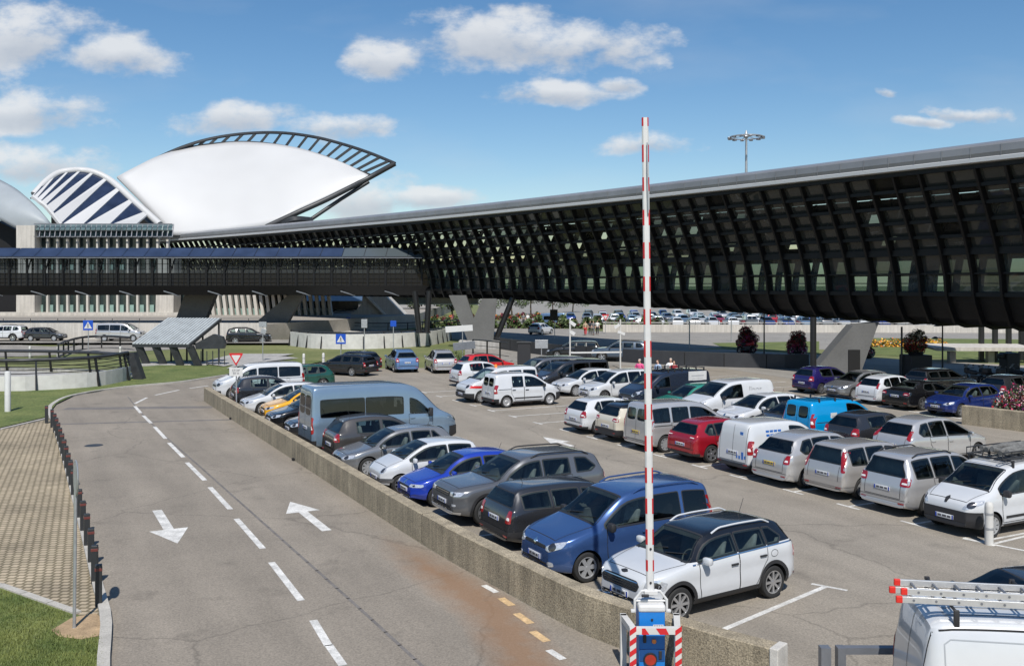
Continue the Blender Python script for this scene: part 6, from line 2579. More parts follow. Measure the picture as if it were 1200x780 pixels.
# ------------------------------------------------------------------ slatted canopy over the stairs
cn = thing('stair_canopy', 'slatted sloping grey canopy on slanted dark legs over a stairway on the grass', 'canopy', (0, 0, 0))
dC = 74.0
A_, B_, C_, E_ = D(155, 403, 74), D(222, 403.5, 72.5), D(259, 373.5, 75.5), D(197, 373, 77)
M['slat'] = pmat('canopy_slat', (.46, .49, .49), .5, metal=.3, var=.15, vscale=1.5)
q = MB()
up = Vector((0, 0, .07))
nsl = 17
for i in range(nsl):
    f0, f1 = i / nsl, (i + .66) / nsl
    q.prism([A_.lerp(B_, f0), A_.lerp(B_, f1), E_.lerp(C_, f1), E_.lerp(C_, f0)], up)
q.build('slat_roof', 'slat', cn, fix=True)
q = MB()
q.prism([A_ - up * .2, B_ - up * .2, C_ - up * .2, E_ - up * .2], (0, 0, -.22))
q.build('roof_frame', 'dark_steel', cn, fix=True)
for i, f in enumerate((.06, .36, .66, .96)):
    a = A_.lerp(B_, f)
    q = MB()
    foot_ = Vector((a.x + .72, a.y + .2, 0))
    q.prism([a + Vector((-.12, 0, -.1)), a + Vector((.42, 0, -.1)), foot_ + Vector((.3, 0, 0)), foot_ + Vector((-.22, 0, 0))], (0, .35, 0))
    q.build('leg', 'dark_steel', cn, fix=True)
    b = E_.lerp(C_, f)
    q = MB()
    q.beam((b.x, b.y, 0), (b.x, b.y, b.z - .2), .12, .12, up=Vector((0, 1, 0)))
    q.build('leg', 'dark_steel', cn, fix=True)
q = MB()
pts = [C_ + Vector((-.3 + k * .16, -.5, -.35 - k * .02)) for k in range(3)]
q.prism([B_ + Vector((.2, .6, 0)), B_ + Vector((1.6, .6, .75)), B_ + Vector((2.3, .6, .55)), B_ + Vector((2.5, .6, .05)), B_ + Vector((2.4, .6, -.35)), B_ + Vector((.3, .6, -.4))], (0, .5, 0))
q.build('hood', 'dark_steel', cn, fix=True)
q = MB()
for k in range(6):
    x = B_.x + .2 + k * .45
    q.beam((x, B_.y + .7, 0), (x, B_.y + .7, 1.2), .06, .06, up=Vector((0, 1, 0)))
q.build('stair_rail', 'dark_steel', cn, fix=True)
q = MB()
q.bbox(((A_.x + B_.x) / 2 + .7, A_.y + .7, .08), (5.6, 2.6, .16), 0, .02)
q.build('slab', 'concrete', cn, fix=True)

# ------------------------------------------------------------------ round railings with pale parapets
def round_rail(name, label, pts, h_wall, h_rail, wallmat, npost, lean, nrail=4, big=True, th=.25, cat='railing'):
    t = thing(name, label, cat, (0, 0, 0))
    ln = resample(catmull(pts, 8), .7)
    inn = offset_line(ln, th)
    mb = MB()
    mb.sheet([[p, p + Vector((0, 0, h_wall)), q + Vector((0, 0, h_wall)), q] for p, q in zip(ln, inn)])
    mb.build('parapet', wallmat, t, fix=True)
    out = offset_line(ln, -.16)
    top_ = offset_line(ln, -.16 + lean)
    if nrail:
        mb = MB()
        for k in range(nrail):
            f = h_wall / h_rail + (1 - h_wall / h_rail) * (k + .6) / (nrail + .4)
            mb.tube([a.lerp(b, f) + Vector((0, 0, h_rail * f)) for a, b in zip(out, top_)], .025, 5)
        mb.build('rail', 'black_metal', t)
    mb = MB()
    mb.tube([b + Vector((0, 0, h_rail)) for b in top_], .11 if big else .06, 8)
    mb.build('top_rail', 'dark_steel', t, smooth=50)
    st_ = max(1, len(ln) // npost)
    for i in range(0, len(ln), st_):
        mb = MB()
        tdir = (ln[min(i + 1, len(ln) - 1)] - ln[max(0, i - 1)]).normalized()
        mb.beam(out[i], top_[i] + Vector((0, 0, h_rail)), .13 if big else .10, .10, up=tdir)
        mb.build('post', 'black_metal', t, fix=True)
    return t


round_rail('ramp_railing', 'near side of the round black railing, its leaning posts over a white parapet', [Vector((-52, 56.5, 0)), Vector((-44, 54.6, 0)), G(0, 460), G(40, 459), G(80, 457), G(115, 454), G(140, 449.5), G(153, 446)], .95, 1.85, 'white_dirty', 9, .35, 4)
q = MB()
pz = G(157, 446)
q.prism([pz + Vector((-.6, 0, 1.8)), pz + Vector((-.05, 0, 1.85)), pz + Vector((.55, 0, .05)), pz + Vector((.0, 0, 0))], (0, .7, 0))
tag(q.build('end_buttress', 'dark_steel', fix=True), 'dark slanted steel fin closing the round railing at its tip', 'fin')
far = catmull([Vector((-54, 68, 0)), Vector((-44, 69.5, 0)), Vector((-34, 69, 0)), Vector((-27.5, 66.5, 0)), G(157, 444)], 6)
fr = round_rail('ramp_railing', 'far side of the round black railing, behind the leaning posts', far, .25, 1.5, 'concrete', 8, -.2, 2)
# the paved floor the railing surrounds
tag(flat([Vector((-52, 57, 0)), G(0, 458), G(80, 455), G(150, 446), Vector((-27.5, 66, 0)), Vector((-36, 68.6, 0)), Vector((-54, 67, 0))], .10).build('ramp_floor', 'concrete'), kind='structure')
round_rail('low_railing', 'low dark bent railing between the bollards and the slatted canopy', [G(66, 420), G(85, 412), G(105, 408.5), G(130, 408), G(155, 410)], .05, 1.2, 'dark_steel', 6, .0, 1)
round_rail('white_railing', 'curved white parapet with black leaning posts beneath the footbridge end', [G(340, 405), G(365, 408), G(400, 409), G(440, 408.5), G(480, 406.5), G(510, 403.5), G(528, 399)], 1.45, 1.62, 'white_dirty', 11, .28, 0, False)
tag(flat([G(350, 403), G(400, 407), G(480, 405), G(524, 399), G(500, 391), G(400, 389), G(350, 392)], .35).build('white_plinth', 'white_dirty'), kind='structure')
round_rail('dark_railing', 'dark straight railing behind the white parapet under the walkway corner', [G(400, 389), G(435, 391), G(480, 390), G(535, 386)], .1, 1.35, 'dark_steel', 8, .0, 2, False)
round_rail('fence', 'thin grey post-and-rail fence by the pale path under the forked pylon', [G(556, 418), G(575, 420), G(598, 423)], .05, 1.5, 'concrete', 3, 0, 2, False, cat='fence')
# bench-like low wall on the loop (left)
ins = tag(flat([G(265, 434.5), G(300, 427), G(350, 421.5), G(335, 419.5), G(285, 423)], .16).build('gravel_island', 'concrete'), kind='structure')

# ------------------------------------------------------------------ high mast and lamps
hm = thing('high_mast_light', 'tall mast with a ring of floodlights rising behind the walkway roof', 'lamp post', D(874.5, 333, 150) * 1)
hm.location.z = 0
zt = CAMH + (333 - 158) * 150 / FPX
q = MB()
q.tube([(0, 0, 0), (0, 0, zt)], .38, 10, r2=.16)
q.build('mast', 'galv', hm, smooth=40)
q = MB()
rg = [Vector((2.55 * math.cos(a), 2.55 * math.sin(a), zt - .35)) for a in np.linspace(0, 2 * PI, 25)[:-1]]
q.tube(rg, .10, 6, closed=True)
for k in range(0, 24, 3):
    q.beam(rg[k], (0, 0, zt - .1), .08, .08)
q.lathe([(.3, zt - .5), (.45, zt - .3), (.3, zt), (.08, zt + .7)], 12)
rr_ = q.build('ring', 'galv', hm)
q = MB()
for k in range(12):
    a = 2 * PI * k / 12
    q.bbox((2.6 * math.cos(a), 2.6 * math.sin(a), zt - .5), (.62, .5, .26), a, .05)
q.build('floodlight', 'grey_steel', rr_, fix=True)


def lamp_post(u, v0, vt, label, arms=((-.5, 0), (-.7, .9))):
    p = G(u, v0)
    k_ = FPX / p.y
    zt = CAMH + (HZ - vt) / k_
    t = thing('street_lamp', label, 'lamp post', p)
    q = MB()
    q.tube([(0, 0, 0), (0, 0, zt)], .07, 8, r2=.05)
    q.build('pole', 'dark_steel', t, smooth=40)
    for dx, dz in arms:
        q = MB()
        q.tube([(0, 0, zt - dz), (dx * .4, 0, zt - dz + .08)], .03, 6)
        q.lathe([(.08, .14), (.14, .1), (.28, 0), (1e-4, -.03)], 12, c=(dx * .75, 0, zt - dz))
        q.build('lamp_head', 'dark_steel', t, smooth=40)
    return t


lamp_post(1104.5, 434, 382, 'dark slim lamp post with two small heads before the yellow flower bed')
lamp_post(895.5, 421, 366, 'dark lamp post between the two flower towers', ((.0, .0), (-.2, .5)))
for u, v0, vt, lab in ((808, 409, 376, 'grey lamp column left of the red flower towers'), (857, 400, 374, 'thin grey column beyond the far road, left of the red flower tower'), (593, 385, 362, 'thin pale column near the two walkers on the far road')):
    sign_board(u, v0, vt, [], lab, 'lamp_column', .06, 'pole', 'galv')

# slab benches and black posts at the right edge
bt = thing('slab_table', 'flat pale concrete slab on short legs in the flower garden', 'bench', (0, 0, 0))
q = MB()
q.prism([D(1098, 411, 76), D(1215, 411.5, 76), D(1215, 407.5, 76), D(1092, 407, 76)], (0, 3, .15))
q.build('slab', 'concrete_light', bt, fix=True)
q = MB()
for u in (1115, 1160, 1205):
    p = D(u, 411.5, 77)
    q.box((p.x, p.y, p.z / 2), (.5, .5, p.z))
q.build('leg', 'concrete', bt, fix=True)
proto = None
for i, (u, w_) in enumerate(((1150, 5), (1166, 5.5), (1182, 5), (1197, 5.5))):
    p = D(u, 409, 79)
    if proto is None:
        proto = thing('steel_post', 'thick black post standing in the row on the pale slab', 'post', (p.x, p.y, 0), 0, 'black posts behind the motorcycles')
        q = MB()
        q.bbox((0, 0, 1.45), (.36, .36, 2.9), 0, .03)
        q.build('post', 'black_metal', proto, fix=True)
        q = MB()
        q.bbox((0, 0, 2.95), (.55, .55, .1), 0, .02)
        q.build('cap', 'dark_steel', proto, fix=True)
    else:
        dup(proto, (p.x, p.y, 0), 0)
pb = thing('planter_box', 'square black planter box with flowers beside the dark post', 'planter', G(1073, 441))
q = MB()
q.bbox((0, 0, .75), (1.6, 1.4, 1.5), .2, .05)
q.build('box', 'trim', pb, fix=True)
q = MB()
q.tube([(-.95, 0, 0), (-.95, 0, 3.4)], .07, 8)
q.build('post', 'dark_steel', pb)
bn = thing('litter_bin', 'square black bin standing among the motorcycles', 'bin', G(1183, 440))
q = MB()
q.bbox((0, 0, .8), (1.0, .9, 1.6), .1, .06)
q.build('body', 'trim', bn, fix=True)
q = MB()
q.bbox((-.55, -.1, 1.35), (.6, .5, .35), .1, .08)
q.build('lid', 'trim', bn, fix=True)

# ------------------------------------------------------------------ plants
LEAF = {}
def leafmat(key, c, c2=None):
    if key not in M:
        M[key] = pmat(key, c, .6, var=.35, vscale=2.2, col2=c2)
    return M[key]


leafmat('leaf_mid', (.06, .10, .03), (.11, .16, .045))
leafmat('leaf_dark', (.025, .045, .018), (.05, .075, .025))
leafmat('leaf_far', (.06, .085, .04), (.10, .125, .055))
for k, c in (('petal_red', (.42, .015, .03)), ('petal_pink', (.55, .06, .16)), ('petal_pale', (.62, .36, .40)), ('petal_white', (.65, .62, .55)), ('petal_yellow', (.75, .42, .03)), ('petal_orange', (.7, .2, .03)), ('petal_dark', (.12, .01, .03)), ('petal_magenta', (.36, .02, .20))):
    leafmat(k, c)


def clump(mb, c, rad, n, size, rnd, squash=1.0, shell=.5):
    for _ in range(n):
        d = Vector((rnd.gauss(0, 1), rnd.gauss(0, 1), rnd.gauss(0, 1)))
        d.normalize()
        r = rad * (shell + (1 - shell) * rnd.random() ** .5)
        p = c + Vector((d.x * r, d.y * r, d.z * r * squash))
        leaf(mb, p, size * rnd.uniform(.6, 1.3), rnd)


def leaf(mb, p, s, rnd):
    a = Vector((rnd.uniform(-1, 1), rnd.uniform(-1, 1), rnd.uniform(-.6, 1))).normalized()
    b = a.cross(Vector((rnd.uniform(-1, 1), rnd.uniform(-1, 1), rnd.uniform(-1, 1)))).normalized()
    mb.add([p - a * s * .5, p + b * s * .28, p + a * s * .5, p - b * s * .28], [(0, 1, 2, 3)])


def flower_tower(u, v0, vt, wpx, label, cols, seed):
    rnd = random.Random(seed)
    p = G(u, v0)
    k_ = FPX / p.y
    H = (v0 - vt) / k_
    Rr = wpx / k_ / 2
    t = thing('flower_tower', label, 'flowers', p)
    q = MB()
    q.lathe([(Rr * .55, 0), (Rr * .7, .3), (Rr * .6, .35)], 14)
    q.tube([(0, 0, 0), (0, 0, H * .9)], .08, 6)
    q.build('pot', 'trim', t, smooth=40)
    q = MB()
    pet = {c: MB() for c, _, _ in cols}
    for i in range(40):
        f = rnd.random()
        z = .25 + f * (H - .45)
        a = rnd.uniform(0, 2 * PI)
        rr = Rr * (.35 + .42 * math.sin(PI * min(1, .25 + .7 * f))) * rnd.uniform(.7, 1.1)
        c = Vector((rr * math.cos(a), rr * math.sin(a), z))
        clump(q, c, Rr * .40, 70, .16, rnd)
        for cn_, f0, f1 in cols:
            if f0 <= f <= f1 and rnd.random() < .75:
                clump(pet[cn_], c, Rr * .45, 48, .14, rnd, shell=.85)
    q.build('foliage', 'leaf_dark', t, fix=False)
    for cn_, m_ in pet.items():
        if m_.v:
            m_.build('blossom', cn_, t, fix=False)
    return t


flower_tower(876, 413, 383, 23, 'flower tower of dark red and pink blossom left of the lamp post', [('petal_dark', .4, 1), ('petal_red', 0, 1), ('petal_magenta', 0, .6), ('petal_white', 0, .3)], 1)
flower_tower(934.5, 416, 389, 23, 'flower tower of pink and red blossom right of the lamp post', [('petal_red', .3, 1), ('petal_pink', 0, .7), ('petal_white', 0, .35), ('petal_magenta', 0, .3)], 2)
flower_tower(1017, 420, 402, 14, 'small dim flower tower behind the slanted pylon', [('petal_pink', .2, 1), ('petal_white', 0, .5)], 3)
ft = flower_tower(1073, 441, 392, 26, 'flower tower of pale green and white blossom over the black planter box', [('petal_white', .4, 1), ('petal_red', 0, .7)], 4)
ft.location.z = 1.45
ft.scale = (1, 1, .62)
# yellow bed, red hedge, green hedge: more flowers than one can count
def bed(name, label, a, b, depth, h, n, mats, size, seed, kind='stuff', cat='flowers'):
    rnd = random.Random(seed)
    mb = MB()
    for i in range(n):
        f = rnd.random()
        lump = .6 + .4 * math.sin(f * 37 + seed) * math.sin(f * 91)
        p = a.lerp(b, f) + Vector((0, rnd.uniform(0, depth), rnd.random() ** .7 * h * lump))
        mb.cur = rnd.choices(range(len(mats)), weights=[w_ for _, w_ in mats])[0]
        leaf(mb, p, size * rnd.uniform(.6, 1.4), rnd)
    return tag(mb.build(name, [m_ for m_, _ in mats], fix=False), label, cat, kind=kind)


bed('flower_bed', 'bed of yellow and orange flowers in the lawn beyond the black planter', G(1018, 407), G(1112, 406), 1.6, .9, 2600, [('petal_yellow', 5), ('petal_orange', 2), ('petal_white', 1), ('leaf_mid', 4)], .22, 5)
bed('hedge', 'low green and reddish hedge in front of the distant parked cars', Vector((-12, 137, 0)), Vector((22, 134, 0)), 3, 2.0, 7000, [('leaf_mid', 7), ('petal_dark', .7), ('leaf_dark', 3)], .5, 6, cat='hedge')
bed('flower_bed', 'long band of rust-red flowers on the bank beyond the far road', Vector((-16, 150, .4)), Vector((8, 158, .8)), 5, .9, 2600, [('petal_dark', 4), ('petal_orange', 1), ('leaf_mid', 4)], .5, 8)
bs = thing('shrub', 'small green bush beside the red hatchback at the end of the lot', 'bush', G(535, 430))
q = MB()
rnd = random.Random(5)
for i in range(9):
    clump(q, Vector((rnd.uniform(-1.2, 1.2), rnd.uniform(-.6, .6), rnd.uniform(.3, .8))), .45, 120, .16, rnd)
q.build('foliage', 'leaf_mid', bs, fix=False)
# big planter of flowers at the right edge
fp = thing('flower_bush', 'large bush of pink, red and white flowers spilling over the planter wall', 'flowers', Vector((24.6, 43.6, .6)))
rnd = random.Random(9)
q = MB()
pet = {c: MB() for c in ('petal_red', 'petal_pink', 'petal_pale', 'petal_white', 'petal_magenta', 'leaf_mid')}
for i in range(120):
    x = rnd.uniform(-1.9, 4.5)
    top_ = 2.3 - .42 * abs(x - 1.6) ** 1.2 if x < 1.6 else 2.3
    c = Vector((x, rnd.uniform(-1.0, 1.2), rnd.uniform(.05, max(.3, top_))))
    clump(q, c, .34, 40, .14, rnd)
    for cn_ in rnd.sample(list(pet), 3):
        clump(pet[cn_], c, .40, 16, .12, rnd, shell=.85)
q.build('foliage', 'leaf_dark', fp, fix=False)
for cn_, m_ in pet.items():
    m_.build('blossom' if cn_ != 'leaf_mid' else 'foliage', cn_, fp, fix=False)


def tree(p, H, Wd, label, seed, mat='leaf_far', group=None):
    rnd = random.Random(seed)
    t = thing('tree', label, 'tree', p, 0, group)
    q = MB()
    q.tube([(0, 0, 0), (rnd.uniform(-.2, .2), 0, H * .35), (rnd.uniform(-.4, .4), .1, H * .75)], H * .028, 7, r2=H * .008)
    for k in range(6):
        a = rnd.uniform(0, 2 * PI)
        z = H * rnd.uniform(.3, .6)
        q.tube([(0, 0, z), (Wd * .3 * math.cos(a), Wd * .3 * math.sin(a), z + H * .22)], H * .011, 5, r2=H * .004)
    q.build('trunk', 'bark', t)
    q = MB()
    q2 = MB()
    for k in range(26):
        f = rnd.uniform(.28, 1)
        rr = Wd / 2 * math.sin(PI * min(.97, .22 + .72 * f)) * rnd.random() ** .5
        a = rnd.uniform(0, 2 * PI)
        c = Vector((rr * math.cos(a), rr * math.sin(a), H * f * .95))
        clump(q if rnd.random() < .6 else q2, c, Wd * .15 * rnd.uniform(.7, 1.3), 60, H * .055, rnd, .8, .3)
    q.build('crown', mat, t, fix=False)
    q2.build('crown', 'leaf_mid' if mat == 'leaf_far' else 'leaf_dark', t, fix=False)
    return t


for i, (u, d, H, Wd, lab) in enumerate(((512, 190, 7.5, 6, 'round green tree left of the slender black posts'), (530, 176, 6.5, 5.5, 'green tree seen through the forked pylon on its left arm'), (566, 182, 6.5, 6, 'green tree between the arms of the forked pylon'), (600, 190, 7, 6.5, 'green tree right of the forked pylon behind the black strut'), (622, 200, 7, 6, 'pale green tree beyond the two walkers'), (648, 205, 6.5, 6, 'green tree above the rust-red flower bank'), (671, 215, 6.2, 6, 'rightmost green tree above the distant parked cars'), (489, 172, 7.5, 5, 'narrow green tree beside the pale ramp'), (395, 172, 5.5, 5, 'low green tree behind the blue-roofed building'))):
    p = D(u, 333, d)
    p.z = 0
    tree(p, H, Wd, lab, 40 + i)

# ------------------------------------------------------------------ people
def skin_mesh(name, verts, edges, radii, mats, parent, sub=1, root=0):
    me = bpy.data.meshes.new(name)
    me.from_pydata(verts, edges, [])
    ob = bpy.data.objects.new(name, me)
    COL.objects.link(ob)
    md = ob.modifiers.new('s', 'SKIN')
    lay = me.skin_vertices[0].data
    for i, r in enumerate(radii):
        lay[i].radius = r if isinstance(r, tuple) else (r, r)
        lay[i].use_root = (i == root)
    sm = ob.modifiers.new('d', 'SUBSURF')
    sm.levels = sub
    sm.render_levels = sub
    dg = bpy.context.evaluated_depsgraph_get()
    m2 = bpy.data.meshes.new_from_object(ob.evaluated_get(dg))
    bpy.data.objects.remove(ob)
    m2.materials.clear()
    m2.materials.append(M[mats])
    m2.polygons.foreach_set('use_smooth', [True] * len(m2.polygons))
    return link(name, m2, parent)


CLOTH = {}
def cloth(key, c):
    if key not in M:
        M[key] = pmat(key, c, .85, var=.15, vscale=8)
    return key


def person(p, rz, top, legs, hair, label, stride=.18, arm=.1, h=1.0, bag=None):
    t = thing('person', label, 'person', p, rz)
    t.scale = (h, h, h)
    s, a = stride, arm
    V = [(0, 0, .95), (0, 0, 1.12), (0, .0, 1.32), (0, 0, 1.44), (0, 0, 1.52), (0, .02, 1.58), (0, .025, 1.67), (0, .015, 1.745),
         (-.10, 0, .90), (-.10, s * .5, .50), (-.10, s, .09), (-.10, s + .16, .04),
         (.10, 0, .90), (.10, -s * .3, .50), (.10, -s, .09), (.10, -s + .16, .04),
         (-.19, 0, 1.40), (-.25, -a * .5, 1.13), (-.26, a * .6, .88), (-.26, a * .9, .80),
         (.19, 0, 1.40), (.25, a * .5, 1.13), (.26, a * 1.4, .89), (.26, a * 1.9, .81),
         (0, .115, 1.655)]
    E = [(0, 1), (1, 2), (2, 3), (3, 4), (4, 5), (5, 6), (6, 7), (0, 8), (8, 9), (9, 10), (10, 11), (0, 12), (12, 13), (13, 14), (14, 15), (3, 16), (16, 17), (17, 18), (18, 19), (3, 20), (20, 21), (21, 22), (22, 23), (6, 24)]
    Rd = [(.15, .11), (.135, .10), (.155, .11), (.13, .09), .055, (.07, .085), (.078, .098), (.06, .07), .085, .06, .045, (.045, .03), .085, .06, .045, (.045, .03), .055, .042, .033, (.025, .04), .055, .042, .033, (.025, .04), .018]
    skin_mesh('body', V, E, Rd, 'skin', t)
    # shirt and trousers as garments round the body
    skin_mesh('shirt', [(0, 0, .93), (0, 0, 1.12), (0, 0, 1.32), (0, 0, 1.46), (-.19, 0, 1.41), (-.255, -a * .5, 1.16), (.19, 0, 1.41), (.255, a * .5, 1.16)], [(0, 1), (1, 2), (2, 3), (3, 4), (4, 5), (3, 6), (6, 7)], [(.18, .14), (.165, .13), (.185, .14), (.12, .10), .08, .07, .08, .07], top, t)
    skin_mesh('trousers', [(0, 0, .97), (-.10, 0, .88), (-.10, s * .5, .50), (-.10, s, .12), (.10, 0, .88), (.10, -s * .3, .50), (.10, -s, .12)], [(0, 1), (1, 2), (2, 3), (0, 4), (4, 5), (5, 6)], [(.17, .13), .105, .082, .07, .105, .082, .07], legs, t)
    skin_mesh('hair', [(0, -.035, 1.62), (0, -.02, 1.70), (0, .03, 1.755)], [(0, 1), (1, 2)], [(.085, .07), (.094, .085), (.07, .06)], hair, t)
    q = MB()
    for x, y in ((-.10, s), (.10, -s)):
        q.bbox((x, y + .07, .045), (.09, .27, .09), 0, .025)
    q.build('shoes', 'trim', t, fix=True)
    q = MB()
    for x in (-.032, .032):
        q.lathe([(1e-4, .008), (.011, 0), (1e-4, -.004)], 6, c=(x, .108, 1.675), axis='Y')
    q.build('eyes', 'trim', t)
    return t


for k, c in (('cl_pink', (.62, .08, .22)), ('cl_red', (.5, .03, .04)), ('cl_white', (.72, .72, .70)), ('cl_dark', (.03, .03, .04)), ('cl_grey', (.16, .16, .17)), ('cl_blue', (.35, .45, .6)), ('cl_tan', (.45, .35, .25)), ('hair_brown', (.06, .035, .02)), ('hair_grey', (.35, .33, .3)), ('hair_black', (.012, .01, .01))):
    cloth(k, c)
person(G(686, 393), 2.9, 'cl_tan', 'cl_red', 'hair_brown', 'person in red trousers walking at the left of the group on the far road', .2)
person(G(691.5, 392), 3.3, 'cl_dark', 'cl_dark', 'hair_black', 'person all in dark clothes next to the one in red trousers', .15)
person(G(695.5, 392.5), 2.8, 'cl_grey', 'cl_grey', 'hair_brown', 'person in grey clothes between the dark-clad and the white-shirted walker', .22)
person(G(700, 392), 3.1, 'cl_white', 'cl_dark', 'hair_brown', 'person in a white shirt and dark trousers at the right of the group', .2)
person(G(613.5, 381), 3.0, 'cl_grey', 'cl_dark', 'hair_black', 'person in dark clothes on the far road beside a white-shirted companion', .15)
person(G(618.5, 381), 3.2, 'cl_white', 'cl_dark', 'hair_grey', 'person in a white shirt beside a dark-clad companion on the far road', .2)
def ahead(u, vhead, d):
    p = D(u, vhead, d)
    return Vector((p.x, p.y, 0)), (p.z + .1) / 1.75
for (u, vh, d, top_, legs, hair, lab, rz) in ((749.5, 422.5, 56.8, 'cl_pink', 'cl_dark', 'hair_grey', 'grey-haired person in a bright pink top behind the parked white cars', 2.6), (771, 423.5, 57.2, 'cl_blue', 'cl_dark', 'hair_brown', 'person in a pale blue shirt just right of the boom, behind the cars', 2.2), (786, 421.5, 57.0, 'cl_white', 'cl_dark', 'hair_grey', 'grey-haired person in white behind the dark van with the roof bars', 2.9), (789.5, 424.5, 56.2, 'cl_red', 'cl_dark', 'hair_brown', 'person in a red top in front of the grey-haired person in white', 3.3)):
    p, h = ahead(u, vh, d)
    person(p, rz, top_, legs, hair, lab, .05, .05, min(1.08, max(.9, h)))

# ------------------------------------------------------------------ motorcycles in the shade
def motorcycle(p, rz, label, col, top_box=False):
    t = thing('motorcycle', label, 'motorcycle', p, rz)
    for x in (-.68, .72):
        q = MB()
        ring = [Vector((x + .26 * math.cos(a), 0, .32 + .26 * math.sin(a))) for a in np.linspace(0, 2 * PI, 21)[:-1]]
        q.tube(ring, .06, 8, closed=True)
        wh = q.build('wheel', 'rubber', t, smooth=50)
        q = MB()
        q.lathe([(1e-4, -.05), (.06, -.04), (.06, .04), (1e-4, .05)], 10, c=(x, 0, .32), axis='Y')
        for k in range(5):
            a = 2 * PI * k / 5
            q.beam((x, 0, .32), (x + .24 * math.cos(a), 0, .32 + .24 * math.sin(a)), .03, .03)
        q.build('rim', 'alloy', wh)
    q = MB()
    q.bbox((0, 0, .48), (.55, .30, .38), 0, .06)
    q.tube([(-.68, .1, .32), (-.1, .12, .45)], .03, 6)
    q.tube([(-.1, -.16, .28), (-.75, -.18, .42)], .055, 8)
    q.build('engine', 'dark_steel', t, fix=True)
    q = MB()
    q.bbox((.14, 0, .82), (.52, .30, .26), 0, .10)
    q.bbox((.62, 0, .92), (.30, .30, .36), 0, .10)
    q.bbox((.40, 0, .88), (.30, .26, .2), 0, .06)
    q.build('tank', col, t, fix=True)
    q = MB()
    q.bbox((-.66, 0, .80), (.34, .20, .12), 0, .05)
    q.build('tail', col, t, fix=True)
    q = MB()
    q.bbox((-.33, 0, .84), (.62, .28, .12), 0, .05)
    q.build('seat', 'trim', t, fix=True)
    q = MB()
    for sy in (-.07, .07):
        q.tube([(.72, sy, .32), (.50, sy, 1.02)], .025, 6)
    q.tube([(.38, -.36, 1.08), (.48, -.2, 1.06), (.48, .2, 1.06), (.38, .36, 1.08)], .018, 6)
    q.build('handlebar', 'black_metal', t)
    q = MB()
    q.lathe([(1e-4, .17), (.08, .14), (.09, 0)], 12, c=(.70, 0, .95), axis='Z')
    q.add([(.72, -.14, 1.08), (.72, .14, 1.08), (.52, .12, 1.34), (.52, -.12, 1.34)], [(0, 1, 2, 3)])
    q.build('headlight', 'lamp_clear', t)
    for sy in (-1, 1):
        q = MB()
        q.tube([(.45, sy * .28, 1.07), (.46, sy * .36, 1.22)], .008, 5)
        q.bbox((.46, sy * .38, 1.24), (.03, .13, .08), 0, .012)
        q.build('mirror', 'black_metal', t, fix=True)
    if top_box:
        q = MB()
        q.bbox((-.82, 0, 1.02), (.40, .42, .30), 0, .06)
        q.build('top_box', 'trim', t, fix=True)
    return t


pm('red')
motorcycle(G(1143, 452), 2.0, 'leftmost dark motorcycle in the shade behind the blue hatchback', 'paint_charcoal' if 'paint_charcoal' in M else 'trim', True)
motorcycle(G(1160, 453), 1.9, 'dark motorcycle with a top box beside the black bin', 'trim', True)
motorcycle(G(1179, 455), 1.8, 'dark motorcycle directly before the black bin', 'dark_steel')
motorcycle(G(1197, 452), 2.1, 'dark motorcycle at the far right behind the flower bush', 'trim', True)
motorcycle(G(874.5, 414), .3, 'red motorcycle parked beside the left flower tower', 'red')
# ------------------------------------------------------------------ parked vehicles
H_OUT, H_IN = HEAD, HEAD + PI


def row(kit, t, s_near, way, keys, label, cat='car', dr=0, scale=1, **k):
    L = KITS[kit].sp['L'] * scale
    p = TS(t - (.18 if k.get('group') == GB else 0), s_near + L / 2, .012)
    return car(kit, p, (H_OUT if way == 'out' else H_IN) + math.radians(dr), keys, label, cat, scale=scale, **k)


def at_wheel(kit, px, which, deg, keys, label, cat='car', **k):
    s = KITS[kit]
    x = s.sp['xf'] if which[0] == 'F' else s.sp['xr']
    y = s.W - .02 if which[1] == 'L' else -s.W + .02
    a = math.radians(deg)
    p = G(*px) if len(px) == 2 else Vector(px)
    c = Vector((p.x - (x * math.cos(a) - y * math.sin(a)), p.y - (x * math.sin(a) + y * math.cos(a)), .012))
    return car(kit, c, a, keys, label, cat, **k)


K = lambda p, **k: dict(paint=p, **k)
GA = 'cars parked along the concrete wall'
GB = 'cars parked in the middle row'
GC = 'vehicles parked nose to nose behind the middle row'
GD = 'cars parked in the far row under the walkway'
GE = 'cars parked at the end of the lot'
# along the wall
mini = at_wheel('mini', (909, 701), 'RL', 213, K('white', roof='black'), 'white compact car with a black roof and chrome mirrors, nearest to the boom barrier', group=GA, scale=.975)
row('kangoo', 18.1, 9.85, 'in', K('kangoo_blue'), 'blue high-roofed family van with silver roof rails next to the black-roofed white car', 'van', group=GA)
row('estate', 20.65, 10.1, 'out', K('charcoal'), 'charcoal estate car parked tail to the wall beside the blue high-roofed van', group=GA)
row('suv', 23.3, 9.9, 'in', K('grey', mid_grey='silver'), 'dark grey off-road car with a black grille, nose to the wall', 'suv', group=GA)
row('small_hatch', 25.75, 9.75, 'in', K('royal'), 'bright blue small hatchback between the dark grey off-road car and the white city car', group=GA)
row('city', 27.9, 9.6, 'in', K('white'), 'little white three-door city car with grey bumpers beside the bright blue hatchback', group=GA)
row('hatch', 30.75, 9.3, 'in', K('mid_grey'), 'silver-grey hatchback between the white city car and the brown-grey crossover', group=GA)
row('tall_hatch', 33.15, 9.7, 'out', K('brown_grey'), 'brown-grey crossover parked tail to the wall beside the long light blue van', group=GA, scale=1.04)
row('high_van', 35.75, 9.55, 'out', K('steel_blue'), 'tall long light blue passenger van with dark windows, the largest vehicle by the wall', 'van', group=GA)
